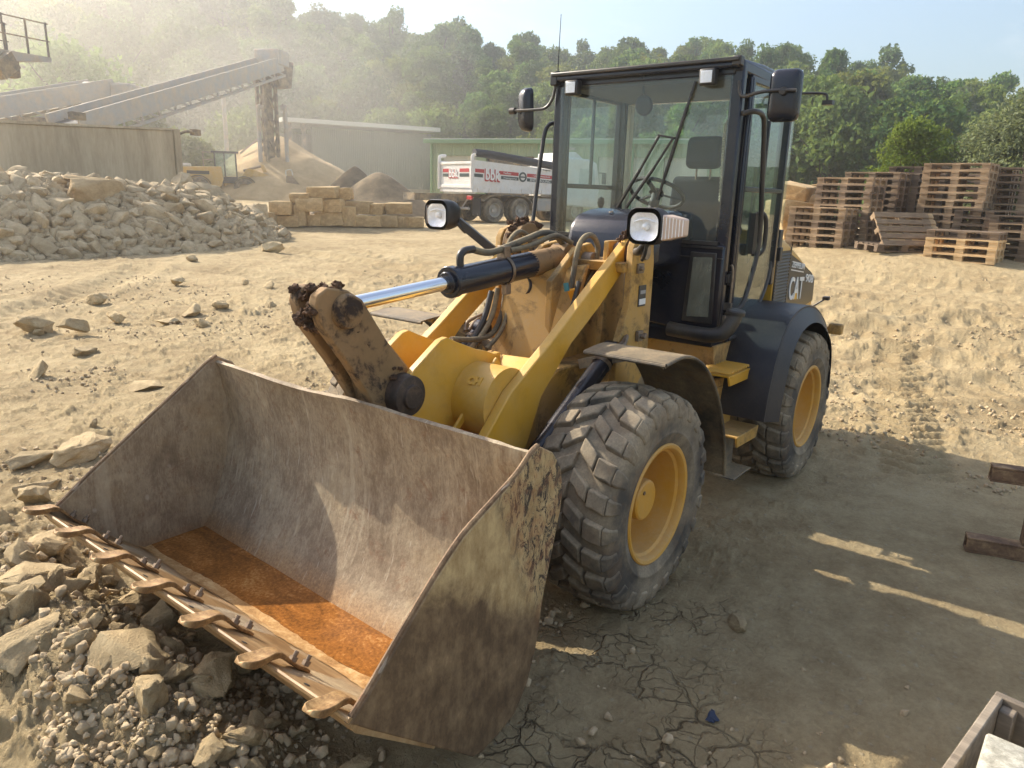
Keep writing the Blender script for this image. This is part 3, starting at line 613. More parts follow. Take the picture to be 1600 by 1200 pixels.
m_ = MB(); c = B-A; m_.box(c+Vector((0, 0, .3)), (1.2, 1.5, .8), (0, 0, math.atan2(d.y, d.x))); m_.build('head_box', M['beamsteel'], cv, bevel=.05)
m_ = MB(); m_.prism([(-.6, 0), (.6, 0), (.4, -1.4), (-.4, -1.4)], -.5, .5); 
for v in m_.v: v += c+d*.9
m_.build('chute', M['darksteel'], cv)
zt = gz(B.x, B.y)-A.z
m_ = MB(); p0 = at(424, 46.5)-A; tw = .36
for i in (-1, 1):
    for j in (-1, 1): m_.bar((p0.x+i*tw, p0.y+j*tw, zt), (p0.x+i*tw, p0.y+j*tw, c.z-.4), .16, .16)
zz = zt
m_.box((p0.x, p0.y, (zt+c.z)/2), (.45, .45, c.z-zt-1))
while zz < c.z-1.2:
    for i in (-1, 1): m_.bar((p0.x-tw, p0.y+i*tw, zz), (p0.x+tw, p0.y+i*tw, zz+1.2), .08, .08); m_.bar((p0.x+i*tw, p0.y-tw, zz), (p0.x+i*tw, p0.y+tw, zz+1.2), .08, .08)
    zz += 1.2
m_.build('tower', M['darksteel'], cv)
for px0, px1, py, r in ((403, 412, 168, .12), (445, 438, 168, .12)):
    m_ = MB(); p = at(px0, 46, py)-A; q = at(px1, 46, py)-A; m_.tube([(p.x, p.y, zt), (p.x, p.y, p.z-.3), (p.x+(q.x-p.x)*.3, p.y+(q.y-p.y)*.3, p.z), q], r, 10, 4); m_.build('pipe', M['beamsteel'], cv)
m_ = MB(); p = at(349, 52, 152)-A; m_.cyl((p.x, p.y, gz(p.x+A.x, p.y+A.y)-A.z), p, .13, 12); m_.build('support_post', M['beamsteel'], cv)
m_ = MB(); p = at(375, 48, 240)-A; q = at(405, 48, 215)-A; m_.bar(p, q, .1, .1); m_.build('brace', M['beamsteel'], cv)
A = at(-40, 36, 172); B = at(160, 40, 138)
cv2, d, s, u = conveyor('conveyor', 'second conveyor at the left edge, behind and above the wall', A, B, 1.4, .6)
m_ = MB(); p = at(180, 40, 150)-A; m_.box(p, (2.2, 1.4, 1.0), (0, 0, YAW-math.pi/2)); m_.build('drive_box', M['beamsteel'], cv2, bevel=.1)
m_ = MB(); p = at(120, 39, 170)-A; m_.box((p.x, p.y, p.z-2), (.3, .3, 5)); m_.build('support_post', M['darksteel'], cv2)
m_ = MB(); p = at(75, 35, 188)-A; m_.box((p.x, p.y, p.z-.6), (2.0, 1.2, 1.3), (0, 0, YAW-math.pi/2)); m_.build('feed_box', M['darksteel'], cv2)
# crusher platform at the top left
A = at(-60, 27, 80); tp = thing('service_platform', 'grey steel platform with handrails jutting in at the top left corner', 'platform', A)
g = lambda px, py, D: at(px, D, py)-A
m_ = MB(); m_.prism([(0, 0), (0, .35), (.1, .42), (2.4, .3), (2.4, .0)], -.6, .6); vs = m_.v; m_.v = []
e = (g(80, 90, 28.5)-g(-60, 72, 26)); e.z = 0; e.normalize(); sd = Vector((-e.y, e.x, 0))
p0 = g(-60, 66, 26.0); p1 = g(80, 90, 28.5); q0 = p0+sd*1.4; q1 = p1+sd*1.4
m_ = MB(); m_.add([p0, p1, q1, q0, p0-Vector((0, 0, .42)), p1-Vector((0, 0, .14)), q1-Vector((0, 0, .14)), q0-Vector((0, 0, .42))], [(0, 1, 2, 3), (7, 6, 5, 4), (0, 4, 5, 1), (1, 5, 6, 2), (2, 6, 7, 3), (3, 7, 4, 0)]); m_.build('deck', M['beamsteel'], tp)
for sgn, (a0, a1) in enumerate(((p0, p1), (q0, q1))):
    m_ = MB()
    for hgt in (.45, .95): m_.tube([a0+Vector((0, 0, hgt)), a1+Vector((0, 0, hgt))], .02, 8, 1)
    for f in (.45, .72, .97): m_.bar(a0.lerp(a1, f), a0.lerp(a1, f)+Vector((0, 0, .98)), .05, .05)
    m_.build('handrail', M['darksteel'], tp)
m_ = MB(); p = g(2, 102, 27); m_.box(p, (.7, .5, .5), (0, .6, 0.5)); m_.box(p+Vector((-.3, -.9, .1)), (.8, .5, .6)); m_.build('chute', M['darksteel'], tp)
# ---------------------------------------------------------------- buildings
M['greenwall'] = None
def corr(name, col, sc=14):
    t = NT(name); w = t.n('ShaderNodeTexWave'); w.bands_direction = 'X'; w.inputs['Scale'].default_value = sc/6.28; t.l(t.tc.outputs['Object'], w.inputs['Vector'])
    n = t.noise(.6, 8, .6); c = t.mix(t.math('MULTIPLY', n, .4), col, (col[0]*.7, col[1]*.7, col[2]*.6, 1))
    return t.pbr(c, .6, 0, t.bump(w.outputs['Fac'], .6, .04))
M['greenwall'] = corr('green_cladding', lin(146, 162, 128)); M['shedwall'] = corr('shed_cladding', lin(104, 110, 94)); M['door_w'] = corr('pale_door', lin(196, 196, 182), 20)
M['trim'] = plain('roof_trim', lin(120, 150, 112), .6); M['roof'] = plain('roof_sheet', lin(200, 198, 186), .5); M['dark'] = plain('dark_opening', (.02, .02, .02, 1), .9)
a = pxy(672, 46); b = pxy(1135, 41); L = (b-a).length; rz = math.atan2(b.y-a.y, b.x-a.x); zb = .55
bt = thing('workshop_building', 'long light green workshop with pale roller doors behind the truck', 'building', (a.x, a.y, zb), rz)
H = 4.15; m_ = MB(); doors = [(.8, 3.0), (3.6, 6.6), (7.2, 9.2), (10.3, 12.9), (13.9, 16.2)]
x0 = 0; door_h = 3.35
for (u0, u1) in doors: m_.box(((x0+u0)/2, .1, H/2-.5), (u0-x0, .2, H+1)); x0 = u1
m_.box(((x0+L)/2, .1, H/2-.5), (L-x0, .2, H+1))
for (u0, u1) in doors: m_.box(((u0+u1)/2, .1, (door_h+H)/2), (u1-u0, .196, H-door_h))
m_.box((.1, 5, H/2-.5), (.2, 9.6, H+1)); m_.box((L-.1, 5, H/2-.5), (.2, 9.6, H+1)); m_.box((L/2, 9.9, H/2-.5), (L, .2, H+1)); m_.build('wall', M['greenwall'], bt)
m_ = MB(); m_.prism([(-.35, H), (-.35, H+.14), (10.4, H+.55), (10.4, H+.4)], 0, 1, 'x'); m_.v = [Vector((-.25 if v.x < .5 else L+.25, v.y, v.z)) for v in m_.v]; m_.build('roof', M['roof'], bt)
m_ = MB(); m_.box((L/2, -.37, H-.02), (L+.5, .06, .22)); m_.build('gutter', M['trim'], bt)
for i, (u0, u1) in enumerate(doors):
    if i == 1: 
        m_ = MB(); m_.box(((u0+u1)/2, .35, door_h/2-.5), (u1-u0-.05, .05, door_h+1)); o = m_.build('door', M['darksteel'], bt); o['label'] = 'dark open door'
    else:
        m_ = MB(); m_.box(((u0+u1)/2, .16, door_h/2-.5), (u1-u0-.05, .05, door_h+1)); m_.build('door', M['door_w'], bt)
for u0 in (.0, L*.39, L*.7): m_ = MB(); m_.cyl((u0+.15, -.1, -.5), (u0+.15, -.1, H-.1), .07, 10); m_.build('downpipe', M['trim'], bt)
m_ = MB(); m_.bar((8.6, -.1, H-.3), (9.0, -.6, H-.4), .08, .08); m_.box((9.0, -.7, H-.42), (.4, .25, .1)); m_.build('floodlight', M['beamsteel'], bt)
a = pxy(454, 58); b = pxy(676, 61); L = (b-a).length; rz = math.atan2(b.y-a.y, b.x-a.x); zb = .6
st = thing('storage_shed', 'dark open storage shed with a pale flat roof left of the green workshop', 'shed', (a.x, a.y, zb), rz)
m_ = MB(); m_.box((L*.58, .5, 2.55), (L*.84, .2, 6.0)); m_.box((L-.1, 5, 2.6), (.2, 8.8, 6.0)); m_.box((L/2, 9.6, 2.6), (L, .2, 6.0)); m_.build('wall', M['shedwall'], st)
m_ = MB(); m_.prism([(-.9, 5.7), (-.9, 6.0), (10.2, 6.3), (10.2, 6.05)], -.5, L+.3, 'x'); m_.build('roof', M['roof'], st)
for u0 in (.1, L*.1): m_ = MB(); m_.box((u0, 0, 2.5), (.3, .3, 7)); m_.build('post', M['darksteel'], st)
m_ = MB(); m_.box((L*.12, 3, 1.5), (1.5, 2.5, 4.5)); m_.build('inner_bin', M['roof'], st)
m_ = MB(); m_.box((L*.58, .36, .4), (L*.84, .1, 1.9)); m_.build('plinth', M['wall'], st)
# ---------------------------------------------------------------- dump truck
def text_mesh(txt, size, depth=0.004, shear=0.0, bold=0.0):
    c = bpy.data.curves.new('lettering', 'FONT'); c.body = txt; c.size = size; c.extrude = depth; c.shear = shear; c.offset = bold; c.align_x = 'LEFT'
    o = bpy.data.objects.new('lettering', c); scene.collection.objects.link(o); bpy.context.view_layer.update()
    me = bpy.data.meshes.new_from_object(o.evaluated_get(bpy.context.evaluated_depsgraph_get())); bpy.data.objects.remove(o); return me
def put_text(parent, txt, size, loc, ex, ey, mat, name='lettering', depth=.004, shear=0.0, bold=0.0, fit=None):
    # ex: reading direction, ey: up direction (in the thing's frame)
    me = text_mesh(txt, size, depth, shear, bold); xs = [v.co.x for v in me.vertices]; w0 = max(xs)-min(xs)
    ex = Vector(ex).normalized(); ey = Vector(ey).normalized(); ez = ex.cross(ey); k = (fit/w0) if fit else 1
    Mx = Matrix((ex*k, ey, ez)).transposed()
    for v in me.vertices: v.co = Mx@v.co
    me.materials.clear(); me.materials.append(mat); o = bpy.data.objects.new(name, me); scene.collection.objects.link(o); o.parent = parent
    o.location = Vector(loc)-W[parent]; W[o] = Vector(loc); return o
M['txt_red'] = plain('red_print', (.42, .02, .025, 1), .5); M['txt_white'] = plain('white_print', (.75, .75, .73, 1), .5); M['txt_dark'] = plain('dark_print', (.03, .05, .05, 1), .5)
M['tarp'] = plain('tarpaulin', (.035, .035, .04, 1), .7)
c0 = at(738, 30.5); H_ = RT*.79+FW*.61; H_.z = 0; rz = math.atan2(H_.y, H_.x)
tr = thing('dump_truck', 'white three axle tipper truck with a red and dark stripe parked before the green workshop', 'truck', (c0.x, c0.y, gz(c0.x, c0.y)), rz)
# local: x forward, y=0 near side, y=+2.5 far side
bx0, bx1, wz0, wz1 = 0, 4.5, 1.32, 2.45
for nm, pr, y0, y1 in (('side_board', [(bx0, wz0), (bx1, wz0), (bx1, wz1-.25), (bx0, wz1)], 0, .06), ('side_board', [(bx0, wz0), (bx1, wz0), (bx1, wz1-.25), (bx0, wz1)], 2.44, 2.5)):
    m_ = MB(); m_.prism(pr, y0, y1); o = m_.build(nm, M['white'], tr, bevel=.01)
m_ = MB(); m_.box((.04, 1.25, 1.88), (.08, 2.3, 1.0)); m_.box((.01, 1.25, 2.34), (.1, 2.4, .1)); m_.box((.01, 1.25, 1.42), (.1, 2.4, .12)); tg = m_.build('tailgate', M['white'], tr, bevel=.01)
m_ = MB(); m_.box((2.25, 1.25, 1.26), (4.5, 2.5, .14)); 
for i in range(8): m_.box((.3+i*.55, -.02, 1.30), (.09, .05, .16))
m_.build('load_bed', M['white'], tr, bevel=.01)
m_ = MB(); m_.box((4.47, 1.25, 1.85), (.06, 2.4, 1.1)); m_.build('headboard', M['white'], tr)
for yy in (-.02, 2.5):
    m_ = MB(); m_.tube([(-.03, yy, 1.3), (-.03, yy, 2.45), (.02, yy, 2.62), (.3, yy+.05, 2.66)], .07, 8, 3); m_.build('corner_post', M['white'], tr)
m_ = MB(); m_.tube([(.1, .05, 2.72), (1.0, .06, 2.68), (3, .06, 2.5), (4.6, .06, 2.34)], .16, 10, 3); m_.build('rolled_tarpaulin', M['tarp'], tr)
m_ = MB(); m_.box((1.0, 1.25, .98), (6.4, .9, .28)); m_.box((4.2, 1.25, .95), (5.0, .8, .25)); m_.build('chassis', M['darksteel'], tr)
def twheel(x, y):
    m_ = MB(); m_.lathe([(.29, -.15), (.46, -.15), (.5, -.1), (.51, 0), (.5, .1), (.46, .15), (.29, .15)], (x, y, .5), (0, 1, 0), 28); w_ = m_.build('wheel', M['rubber'], tr)
    m_ = MB(); s_ = -1 if y < 1 else 1; m_.lathe([(0, s_*.05), (.1, s_*.07), (.12, s_*.02), (.24, s_*.0), (.27, s_*.13), (.3, s_*.14)], (x, y, .5), (0, 1, 0), 24); m_.build('rim', M['beamsteel'], w_)
for x in (1.15, 2.5, 5.6):
    for y in (.18, 2.32): twheel(x, y)
    if x < 6:
        for y in (.5, 2.0): 
            m_ = MB(); m_.lathe([(.29, -.15), (.46, -.15), (.5, -.1), (.51, 0), (.5, .1), (.46, .15), (.29, .15)], (x, y, .5), (0, 1, 0), 24); m_.build('inner_wheel', M['rubber'], tr)
for y0, y1 in ((0.0, .6), (1.9, 2.5)):
    pr = [(.45, .95)]+[(1.15-.7*math.cos(math.radians(t)), .45+.68*math.sin(math.radians(t))) for t in range(40, 91, 10)]+[(2.5+.7*math.sin(math.radians(t)), .45+.68*math.cos(math.radians(t))) for t in range(0, 81, 10)]
    pts_ = pr+[(x, z-.05) for x, z in reversed(pr)]
    m_ = MB(); m_.prism(pts_, y0, y1); m_.build('mudguard', M['darksteel'], tr)
    m_ = MB(); m_.box((.42, (y0+y1)/2, .62), (.03, y1-y0, .7)); m_.build('mudflap', M['tarp'], tr)
m_ = MB(); m_.cyl((-.05, .15, .55), (-.05, 2.35, .55), .05, 8); m_.bar((.3, .7, 1.0), (-.05, .7, .55), .05, .05); m_.bar((.3, 1.8, 1.0), (-.05, 1.8, .55), .05, .05); m_.build('underrun_bar', M['beamsteel'], tr)
for y in (.18, 2.3): m_ = MB(); m_.box((.0, y, .98), (.08, .36, .15)); m_.build('tail_light', M['red'], tr, bevel=.01)
m_ = MB(); m_.box((3.9, .35, .75), (.9, .5, .55)); m_.build('fuel_tank', M['beamsteel'], tr, bevel=.05)
m_ = MB(); m_.cyl((3.25, .35, .75), (3.4, .35, .75), .25, 16); m_.build('air_tank', M['darksteel'], tr)
m_ = MB(); m_.prism([(4.8, .75), (6.9, .6), (6.95, 1.6), (6.75, 2.6), (6.4, 2.75), (5.0, 2.8), (4.8, 2.7)], .0, 2.5); cabp = m_.build('driver_cab', M['white'], tr, bevel=.08)
m_ = MB(); m_.prism([(5.65, 1.65), (6.65, 1.65), (6.55, 2.35), (5.7, 2.35)], -.006, .02); m_.build('side_window', M['glass_side'], cabp)
m_ = MB(); m_.prism([(5.0, 2.75), (6.2, 2.75), (5.7, 3.05), (5.05, 3.0)], .3, 2.2); m_.build('wind_deflector', M['white'], tr, bevel=.05)
m_ = MB(); m_.bar((6.8, 0, 2.2), (6.95, -.25, 2.2), .04, .04); m_.box((6.9, -.3, 1.95), (.1, .2, .5)); m_.build('mirror', M['tarp'], tr, bevel=.02)
def stripe(x0, x1, z0, z1, mat, y=-.006, tilt=0): m_ = MB(); m_.prism([(x0, z0-tilt*x0), (x1, z0-tilt*x1), (x1, z1-tilt*x1), (x0, z1-tilt*x0)], y, y+.004); return m_.build('stripe', mat, tr)
TL = .035
for x0, x1 in ((.12, .56), (1.3, 2.3), (2.75, 4.25)): stripe(x0, x1, 1.98, 2.12, M['txt_red'], tilt=TL)
for x0, x1 in ((.08, .50), (1.4, 2.3), (2.75, 4.2)): stripe(x0, x1, 1.80, 1.93, M['txt_dark'], tilt=TL)
def ttxt(s_, sz, x, z, mat, fit=None, y=-.012, bold=.0): return put_text(tr, s_, sz, (x, y, z-TL*x), (1, 0, -TL), (0, 0, 1), mat, fit=fit, bold=bold)
ttxt('bbk', .62, .58, 1.70, M['txt_red'], .78, -.014, .035); ttxt('bbk', .62, .60, 1.735, M['txt_white'], .74, -.024, .012)
ttxt('Transporte', .1, 1.5, 1.83, M['txt_white'], .7); ttxt('Tiefbau', .1, 1.5, 2.02, M['txt_white'], .4); ttxt('Umwelttechnik', .09, 3.1, 2.02, M['txt_white'], .9); ttxt('ENTSORGUNG', .14, 2.9, 1.82, M['txt_white'], 1.1); ttxt('Logistik', .08, 3.6, 2.3, M['txt_dark'], .4)
m_ = MB(); m_.lathe([(.13, 0), (.2, 0), (.2, .012), (.13, .012)], (2.52, -.008, 1.87), (0, -1, 0), 24, closed=True); m_.box((2.52, -.012, 1.87), (.3, .006, .05)); m_.build('round_emblem', M['txt_dark'], tr)
for (z0, z1, mt) in ((1.98, 2.12, 'txt_red'), (1.8, 1.93, 'txt_dark')):
    for y0, y1 in ((.25, .95), (1.7, 2.25)):
        m_ = MB(); m_.box((-.006, (y0+y1)/2, (z0+z1)/2), (.006, y1-y0, z1-z0)); m_.build('stripe', M[mt], tr)
put_text(tr, 'bbk', .46, (-.014, 1.78, 1.76), (0, -1, 0), (0, 0, 1), M['txt_red'], fit=.74, bold=.03); put_text(tr, 'bbk', .46, (-.024, 1.76, 1.785), (0, -1, 0), (0, 0, 1), M['txt_white'], fit=.7, bold=.01)
# ---------------------------------------------------------------- second loader, far off
M['ydull'] = paint('far_yellow', (.55, .33, .05, 1), .5, .6, .1)
c0 = at(376, 45); H_ = RT*.93+FW*.36; H_.z = 0; rz = math.atan2(H_.y, H_.x)
l2 = thing('wheel_loader', 'large yellow wheel loader working far off at the sand cone, seen from its side', 'loader', (c0.x, c0.y, gz(c0.x, c0.y)), rz)
l2.scale = (.70, .70, .70)
m_ = MB(); m_.prism([(-4.6, 1.1), (-1.4, .9), (-1.2, 1.5), (-1.3, 2.45), (-4.3, 2.35), (-4.6, 2.0)], -.9, .9); o = m_.build('engine_hood', M['ydull'], l2, bevel=.06)
m_ = MB(); m_.box((-3.0, -.91, 1.95), (1.6, .03, .25)); m_.build('grille', M['dark'], o)
m_ = MB(); m_.box((-4.2, 0, 2.5), (1.4, 1.4, .22)); m_.build('hood_top', M['white'], o, bevel=.05)
m_ = MB(); m_.box((-4.75, 0, 1.4), (.4, 2.0, 1.2)); m_.build('counterweight', M['tarp'], l2, bevel=.1)
m_ = MB()
for x, z0 in ((-1.75, 1.6), (-.2, 1.3), (-1.05, 1.5)):
    for y in (-.75, .75): m_.bar((x, y, z0), (x-.02, y, 3.5), .1, .1)
m_.box((-1.0, 0, 3.52), (2.0, 1.75, .14)); m_.box((-1.0, 0, 1.45), (1.7, 1.6, .5)); o = m_.build('cab', M['black'], l2, bevel=.02)
m_ = MB(); m_.box((-1.0, -.74, 2.6), (1.5, .02, 1.7)); m_.box((-1.0, .74, 2.6), (1.5, .02, 1.7)); m_.box((-.2, 0, 2.5), (.02, 1.4, 1.8)); m_.build('cab_glass', M['glass_side'], o)
m_ = MB()
for y in (-.8, .8): m_.bar((-2.6, y, 2.4), (-2.6, y, 3.5), .04, .04); m_.bar((-2.6, y, 3.5), (-1.9, y, 3.5), .04, .04); m_.bar((-2.6, y, 2.95), (-1.9, y, 2.95), .04, .04)
m_.build('handrail', M['darksteel'], l2)
m_ = MB(); m_.prism([(-1.2, .8), (.9, .8), (1.0, 2.0), (.5, 2.3), (-.1, 1.4), (-1.2, 1.5)], -.5, .5); m_.build('front_frame', M['ydull'], l2, bevel=.04)
for s_ in (-1, 1):
    m_ = MB(); m_.prism([(.5, 2.3), (.7, 2.4), (2.2, 1.9), (3.6, 1.1), (3.5, .8), (2.1, 1.45), (.5, 2.0)], s_*.55-.06, s_*.55+.06); m_.build('lift_arm', M['ydull'], l2)
m_ = MB(); m_.tube([(.3, 0, 2.2), (1.7, 0, 2.6)], .1, 10, 1); m_.build('tilt_cylinder', M['steel'], l2)
m_ = MB(); m_.prism([(1.6, 2.75), (1.9, 2.7), (2.3, 1.3), (2.0, 1.3)], -.12, .12); m_.build('bell_crank', M['ydull'], l2)
bp_ = [(3.5, 1.9), (3.4, 1.2), (3.6, .55), (4.0, .35), (5.0, .55), (5.0, .62), (4.0, .45), (3.7, .62), (3.52, 1.2), (3.6, 1.88)]
m_ = MB(); m_.prism(bp_, -1.5, 1.5); o = m_.build('bucket', M['steel'], l2)
for s_ in (-1, 1): m_ = MB(); m_.prism([(3.5, 1.9), (3.42, 1.2), (3.6, .55), (4.0, .36), (5.0, .58), (4.6, 1.1), (3.9, 1.9)], s_*1.5-.02, s_*1.5+.02); m_.build('side_plate', M['steel'], o)
m_ = MB()
for k in range(5): 
    y = -1.0+k*.5; m_.tube([(3.5, y, 1.9), (3.5, y+.1, 2.3), (3.9, y+.1, 2.4), (4.0, y, 1.95)], .035, 6, 2)
m_.tube([(3.5, -1.0, 2.3), (3.5, 1.1, 2.3)], .035, 6, 1); m_.tube([(3.9, -1.0, 2.4), (3.9, 1.1, 2.4)], .035, 6, 1); m_.build('bucket_guard', M['roof'], o)
for x in (-3.0, .3):
    for s_ in (-1, 1):
        y = s_*1.05; m_ = MB(); m_.lathe([(.4, -.3), (.7, -.3), (.8, -.22), (.82, 0), (.8, .22), (.7, .3), (.4, .3)], (x, y, .8), (0, 1, 0), 28); w_ = m_.build('wheel', M['rubber'], l2)
        m_ = MB(); m_.lathe([(0, s_*.1), (.2, s_*.1), (.36, s_*.05), (.42, s_*.28)], (x, y, .8), (0, 1, 0), 24); m_.build('rim', M['ydull'], w_)
        m_ = MB(); pr = [(x+.95*math.cos(math.radians(t)), .8+.95*math.sin(math.radians(t))) for t in range(20, 151, 12)]; m_.prism(pr+[(x+(p-x)*.95, .8+(z-.8)*.95) for p, z in reversed(pr)], y-.32, y+.32); m_.build('mudguard', M['tarp'], l2)
# ---------------------------------------------------------------- pallets
def wood(name, a, b, c):
    t = NT(name); oi = t.n('ShaderNodeObjectInfo'); n = t.noise(6, 8, .65, stretch=(1, 5, 5)); f = t.noise(1.5, 5, .6)
    cc = t.ramp(t.math('ADD', t.math('MULTIPLY', n, .6), t.math('MULTIPLY', f, .4)), [(.3, a), (.5, b), (.7, c)]); hv = t.n('ShaderNodeHueSaturation'); t.l(cc, hv.inputs['Color']); t.l(t.math('ADD', t.math('MULTIPLY', oi.outputs['Random'], .6), .65), hv.inputs['Value'])
    return t.pbr(hv.outputs[0], .85, 0, t.bump(n, .5, .004))
M['wood'] = wood('pallet_wood', lin(108, 88, 66), lin(146, 122, 94), lin(180, 156, 126)); M['woodd'] = wood('old_pallet_wood', lin(80, 66, 54), lin(112, 94, 76), lin(142, 122, 100)); M['woodn'] = wood('newer_pallet_wood', lin(150, 122, 86), lin(188, 158, 116), lin(212, 184, 140))
PM = {}
for key, mt in (('o', 'wood'), ('d', 'woodd'), ('n', 'woodn')):
    m_ = MB()
    for x in (-.525, 0, .525):
        for y in (-.33, 0, .33): m_.box((x, y, .061), (.145, .10, .078))
        m_.box((x, 0, .111), (.145, .8, .022))
    for y in (-.33, 0, .33): m_.box((0, y, .011), (1.2, .1, .022))
    for y in (-.34, -.17, 0, .17, .34): m_.box((0, y, .133), (1.2, .12 if abs(y) != .17 else .1, .022))
    o = m_.build('pallet', M[mt], None, center=False); PM[key] = o.data; bpy.data.objects.remove(o)
def ordinal(k): return ['first', 'second', 'third', 'fourth', 'fifth', 'sixth', 'seventh', 'eighth', 'ninth', 'tenth', 'eleventh', 'twelfth', 'thirteenth', 'fourteenth', 'fifteenth'][k]
rp = random.Random(3)
def stack(px, D, n, ang, key, desc, jit=.014, lean=0.0):
    q = pxy(px, D); zb = min(gz(q.x+a_, q.y+b_) for a_ in (-.4, .4) for b_ in (-.4, .4))+.01; base = YAW-math.pi/2+math.radians(ang-32); dx = dy = 0
    for k in range(n):
        o = bpy.data.objects.new('pallet', PM[key if rp.random() < .8 else ('o' if key == 'd' else 'd')]); scene.collection.objects.link(o)
        dx += rp.uniform(-jit, jit)*.7+lean; dy += rp.uniform(-jit, jit)*.5
        o.location = (q.x+dx, q.y+dy, zb+k*.1445); o.rotation_euler = (0, 0, base+rp.uniform(-.03, .03))
        tag(o, ('topmost pallet of ' if k == n-1 else 'lowest pallet of ' if k == 0 else ordinal(n-1-k)+' pallet from the top of ')+desc, 'pallet', 'pallets: '+desc)
stack(1291, 17.6, 6, -12, 'o', 'the short leftmost stack')
stack(1328, 18.2, 10, -14, 'o', 'the second stack from the left')
stack(1368, 19.3, 11, -14, 'd', 'the tall stack behind the second one')
stack(1434, 19.8, 12, -8, 'd', 'the dark tall stack behind the leaning pallets')
stack(1494, 18.2, 12, -10, 'o', 'the tall stack right of the leaning pallets')
stack(1532, 19.8, 12, -10, 'd', 'the tall rear stack right of the bright green gap')
stack(1556, 17.9, 6, -6, 'd', 'the short dark stack behind the low light stack', .03)
stack(1523, 16.7, 4, -10, 'n', 'the low light stack in front of all others')
stack(1604, 18.9, 12, -8, 'd', 'the tall stack cut by the right picture edge')
stack(1618, 17.4, 6, -8, 'd', 'the short stack at the right picture edge')
for i, (px, D, tl, kk) in enumerate(((1428, 17.3, .95, 'n'), (1419, 17.15, 1.02, 'o'), (1408, 17.0, .12, 'd'))):
    q = pxy(px, D); o = bpy.data.objects.new('pallet', PM[kk]); scene.collection.objects.link(o); o.rotation_euler = (tl-.1 if i < 2 else .02, 0, YAW-math.pi/2+.15); o.location = (q.x, q.y, gz(q.x, q.y)+(.34 if i < 2 else .0)); tag(o, ['newer pallet leaning steeply against the dark stack', 'weathered pallet leaning in front of the newer one', 'pallet lying flat under the two leaning ones'][i], 'pallet')
for i, (px, D, s, z) in enumerate(((1262, 19, 1.1, .35), (1243, 18.7, 1.2, .8), (1268, 19.6, 1.2, .95), (1245, 19.2, 1.0, 1.2), (1280, 19.9, .9, 1.2))):
    q = pxy(px, D); o = place_rock(BK[i], q, (s, .8, .62), ['lowest stone block between the cab and the pallets', 'long block resting on the lowest one beside the cab', 'tilted block in the pile left of the pallets', 'upper block right behind the cab', 'block with a grey sheet at the top of the pile left of the pallets'][i], name='stone_block', cat='stone block', tilt=.2, rz=YAW-math.pi/2+.3*i, z=gz(q.x, q.y)+z-.1)
# ---------------------------------------------------------------- trees and bushes
def leaf_mat(name, a, b, c):
    t = NT(name); oi = t.n('ShaderNodeObjectInfo'); n = t.noise(.9, 5, .7); f = t.noise(5.0, 3, .6)
    cc = t.ramp(t.math('ADD', t.math('MULTIPLY', n, .6), t.math('MULTIPLY', f, .4)), [(.32, a), (.5, b), (.68, c)])
    hv = t.n('ShaderNodeHueSaturation'); t.l(cc, hv.inputs['Color'])
    t.l(t.math('ADD', t.math('MULTIPLY', oi.outputs['Random'], .7), .65), hv.inputs['Value'])
    wn_ = t.n('ShaderNodeTexWhiteNoise', _noise_dimensions='1D'); t.l(oi.outputs['Random'], wn_.inputs['W']); t.l(t.math('ADD', t.math('MULTIPLY', wn_.outputs['Value'], .05), .475), hv.inputs['Hue'])
    df = t.n('ShaderNodeBsdfDiffuse'); tl = t.n('ShaderNodeBsdfTranslucent'); mx = t.n('ShaderNodeMixShader'); mx.inputs[0].default_value = .38
    t.l(hv.outputs[0], df.inputs[0]); t.l(t.mix(.35, hv.outputs[0], (.25, .3, .03, 1)), tl.inputs[0]); t.l(df.outputs[0], mx.inputs[1]); t.l(tl.outputs[0], mx.inputs[2]); t.l(mx.outputs[0], t.out.inputs[0]); return t.m
LM = {'warm': leaf_mat('leaf_warm', (.08, .10, .025), (.17, .20, .05), (.28, .31, .09)), 'mid': leaf_mat('leaf_mid', (.05, .09, .022), (.12, .19, .05), (.23, .31, .09)), 'dark': leaf_mat('leaf_dark', (.035, .07, .024), (.09, .15, .05), (.16, .23, .08)),
 'pale': leaf_mat('leaf_pale', (.09, .13, .04), (.19, .25, .085), (.30, .35, .13)), 'bright': leaf_mat('leaf_bright', (.06, .09, .015), (.125, .165, .032), (.21, .255, .06)), 'grey': leaf_mat('leaf_grey', (.06, .08, .045), (.12, .145, .085), (.19, .22, .13))}
M['bark'] = rough_mat('bark', [(.3, (.04, .03, .02)), (.6, (.10, .08, .06)), (.8, (.17, .14, .11))], 5, 40, .95, .8, .02, stretch=(1, 1, .2))
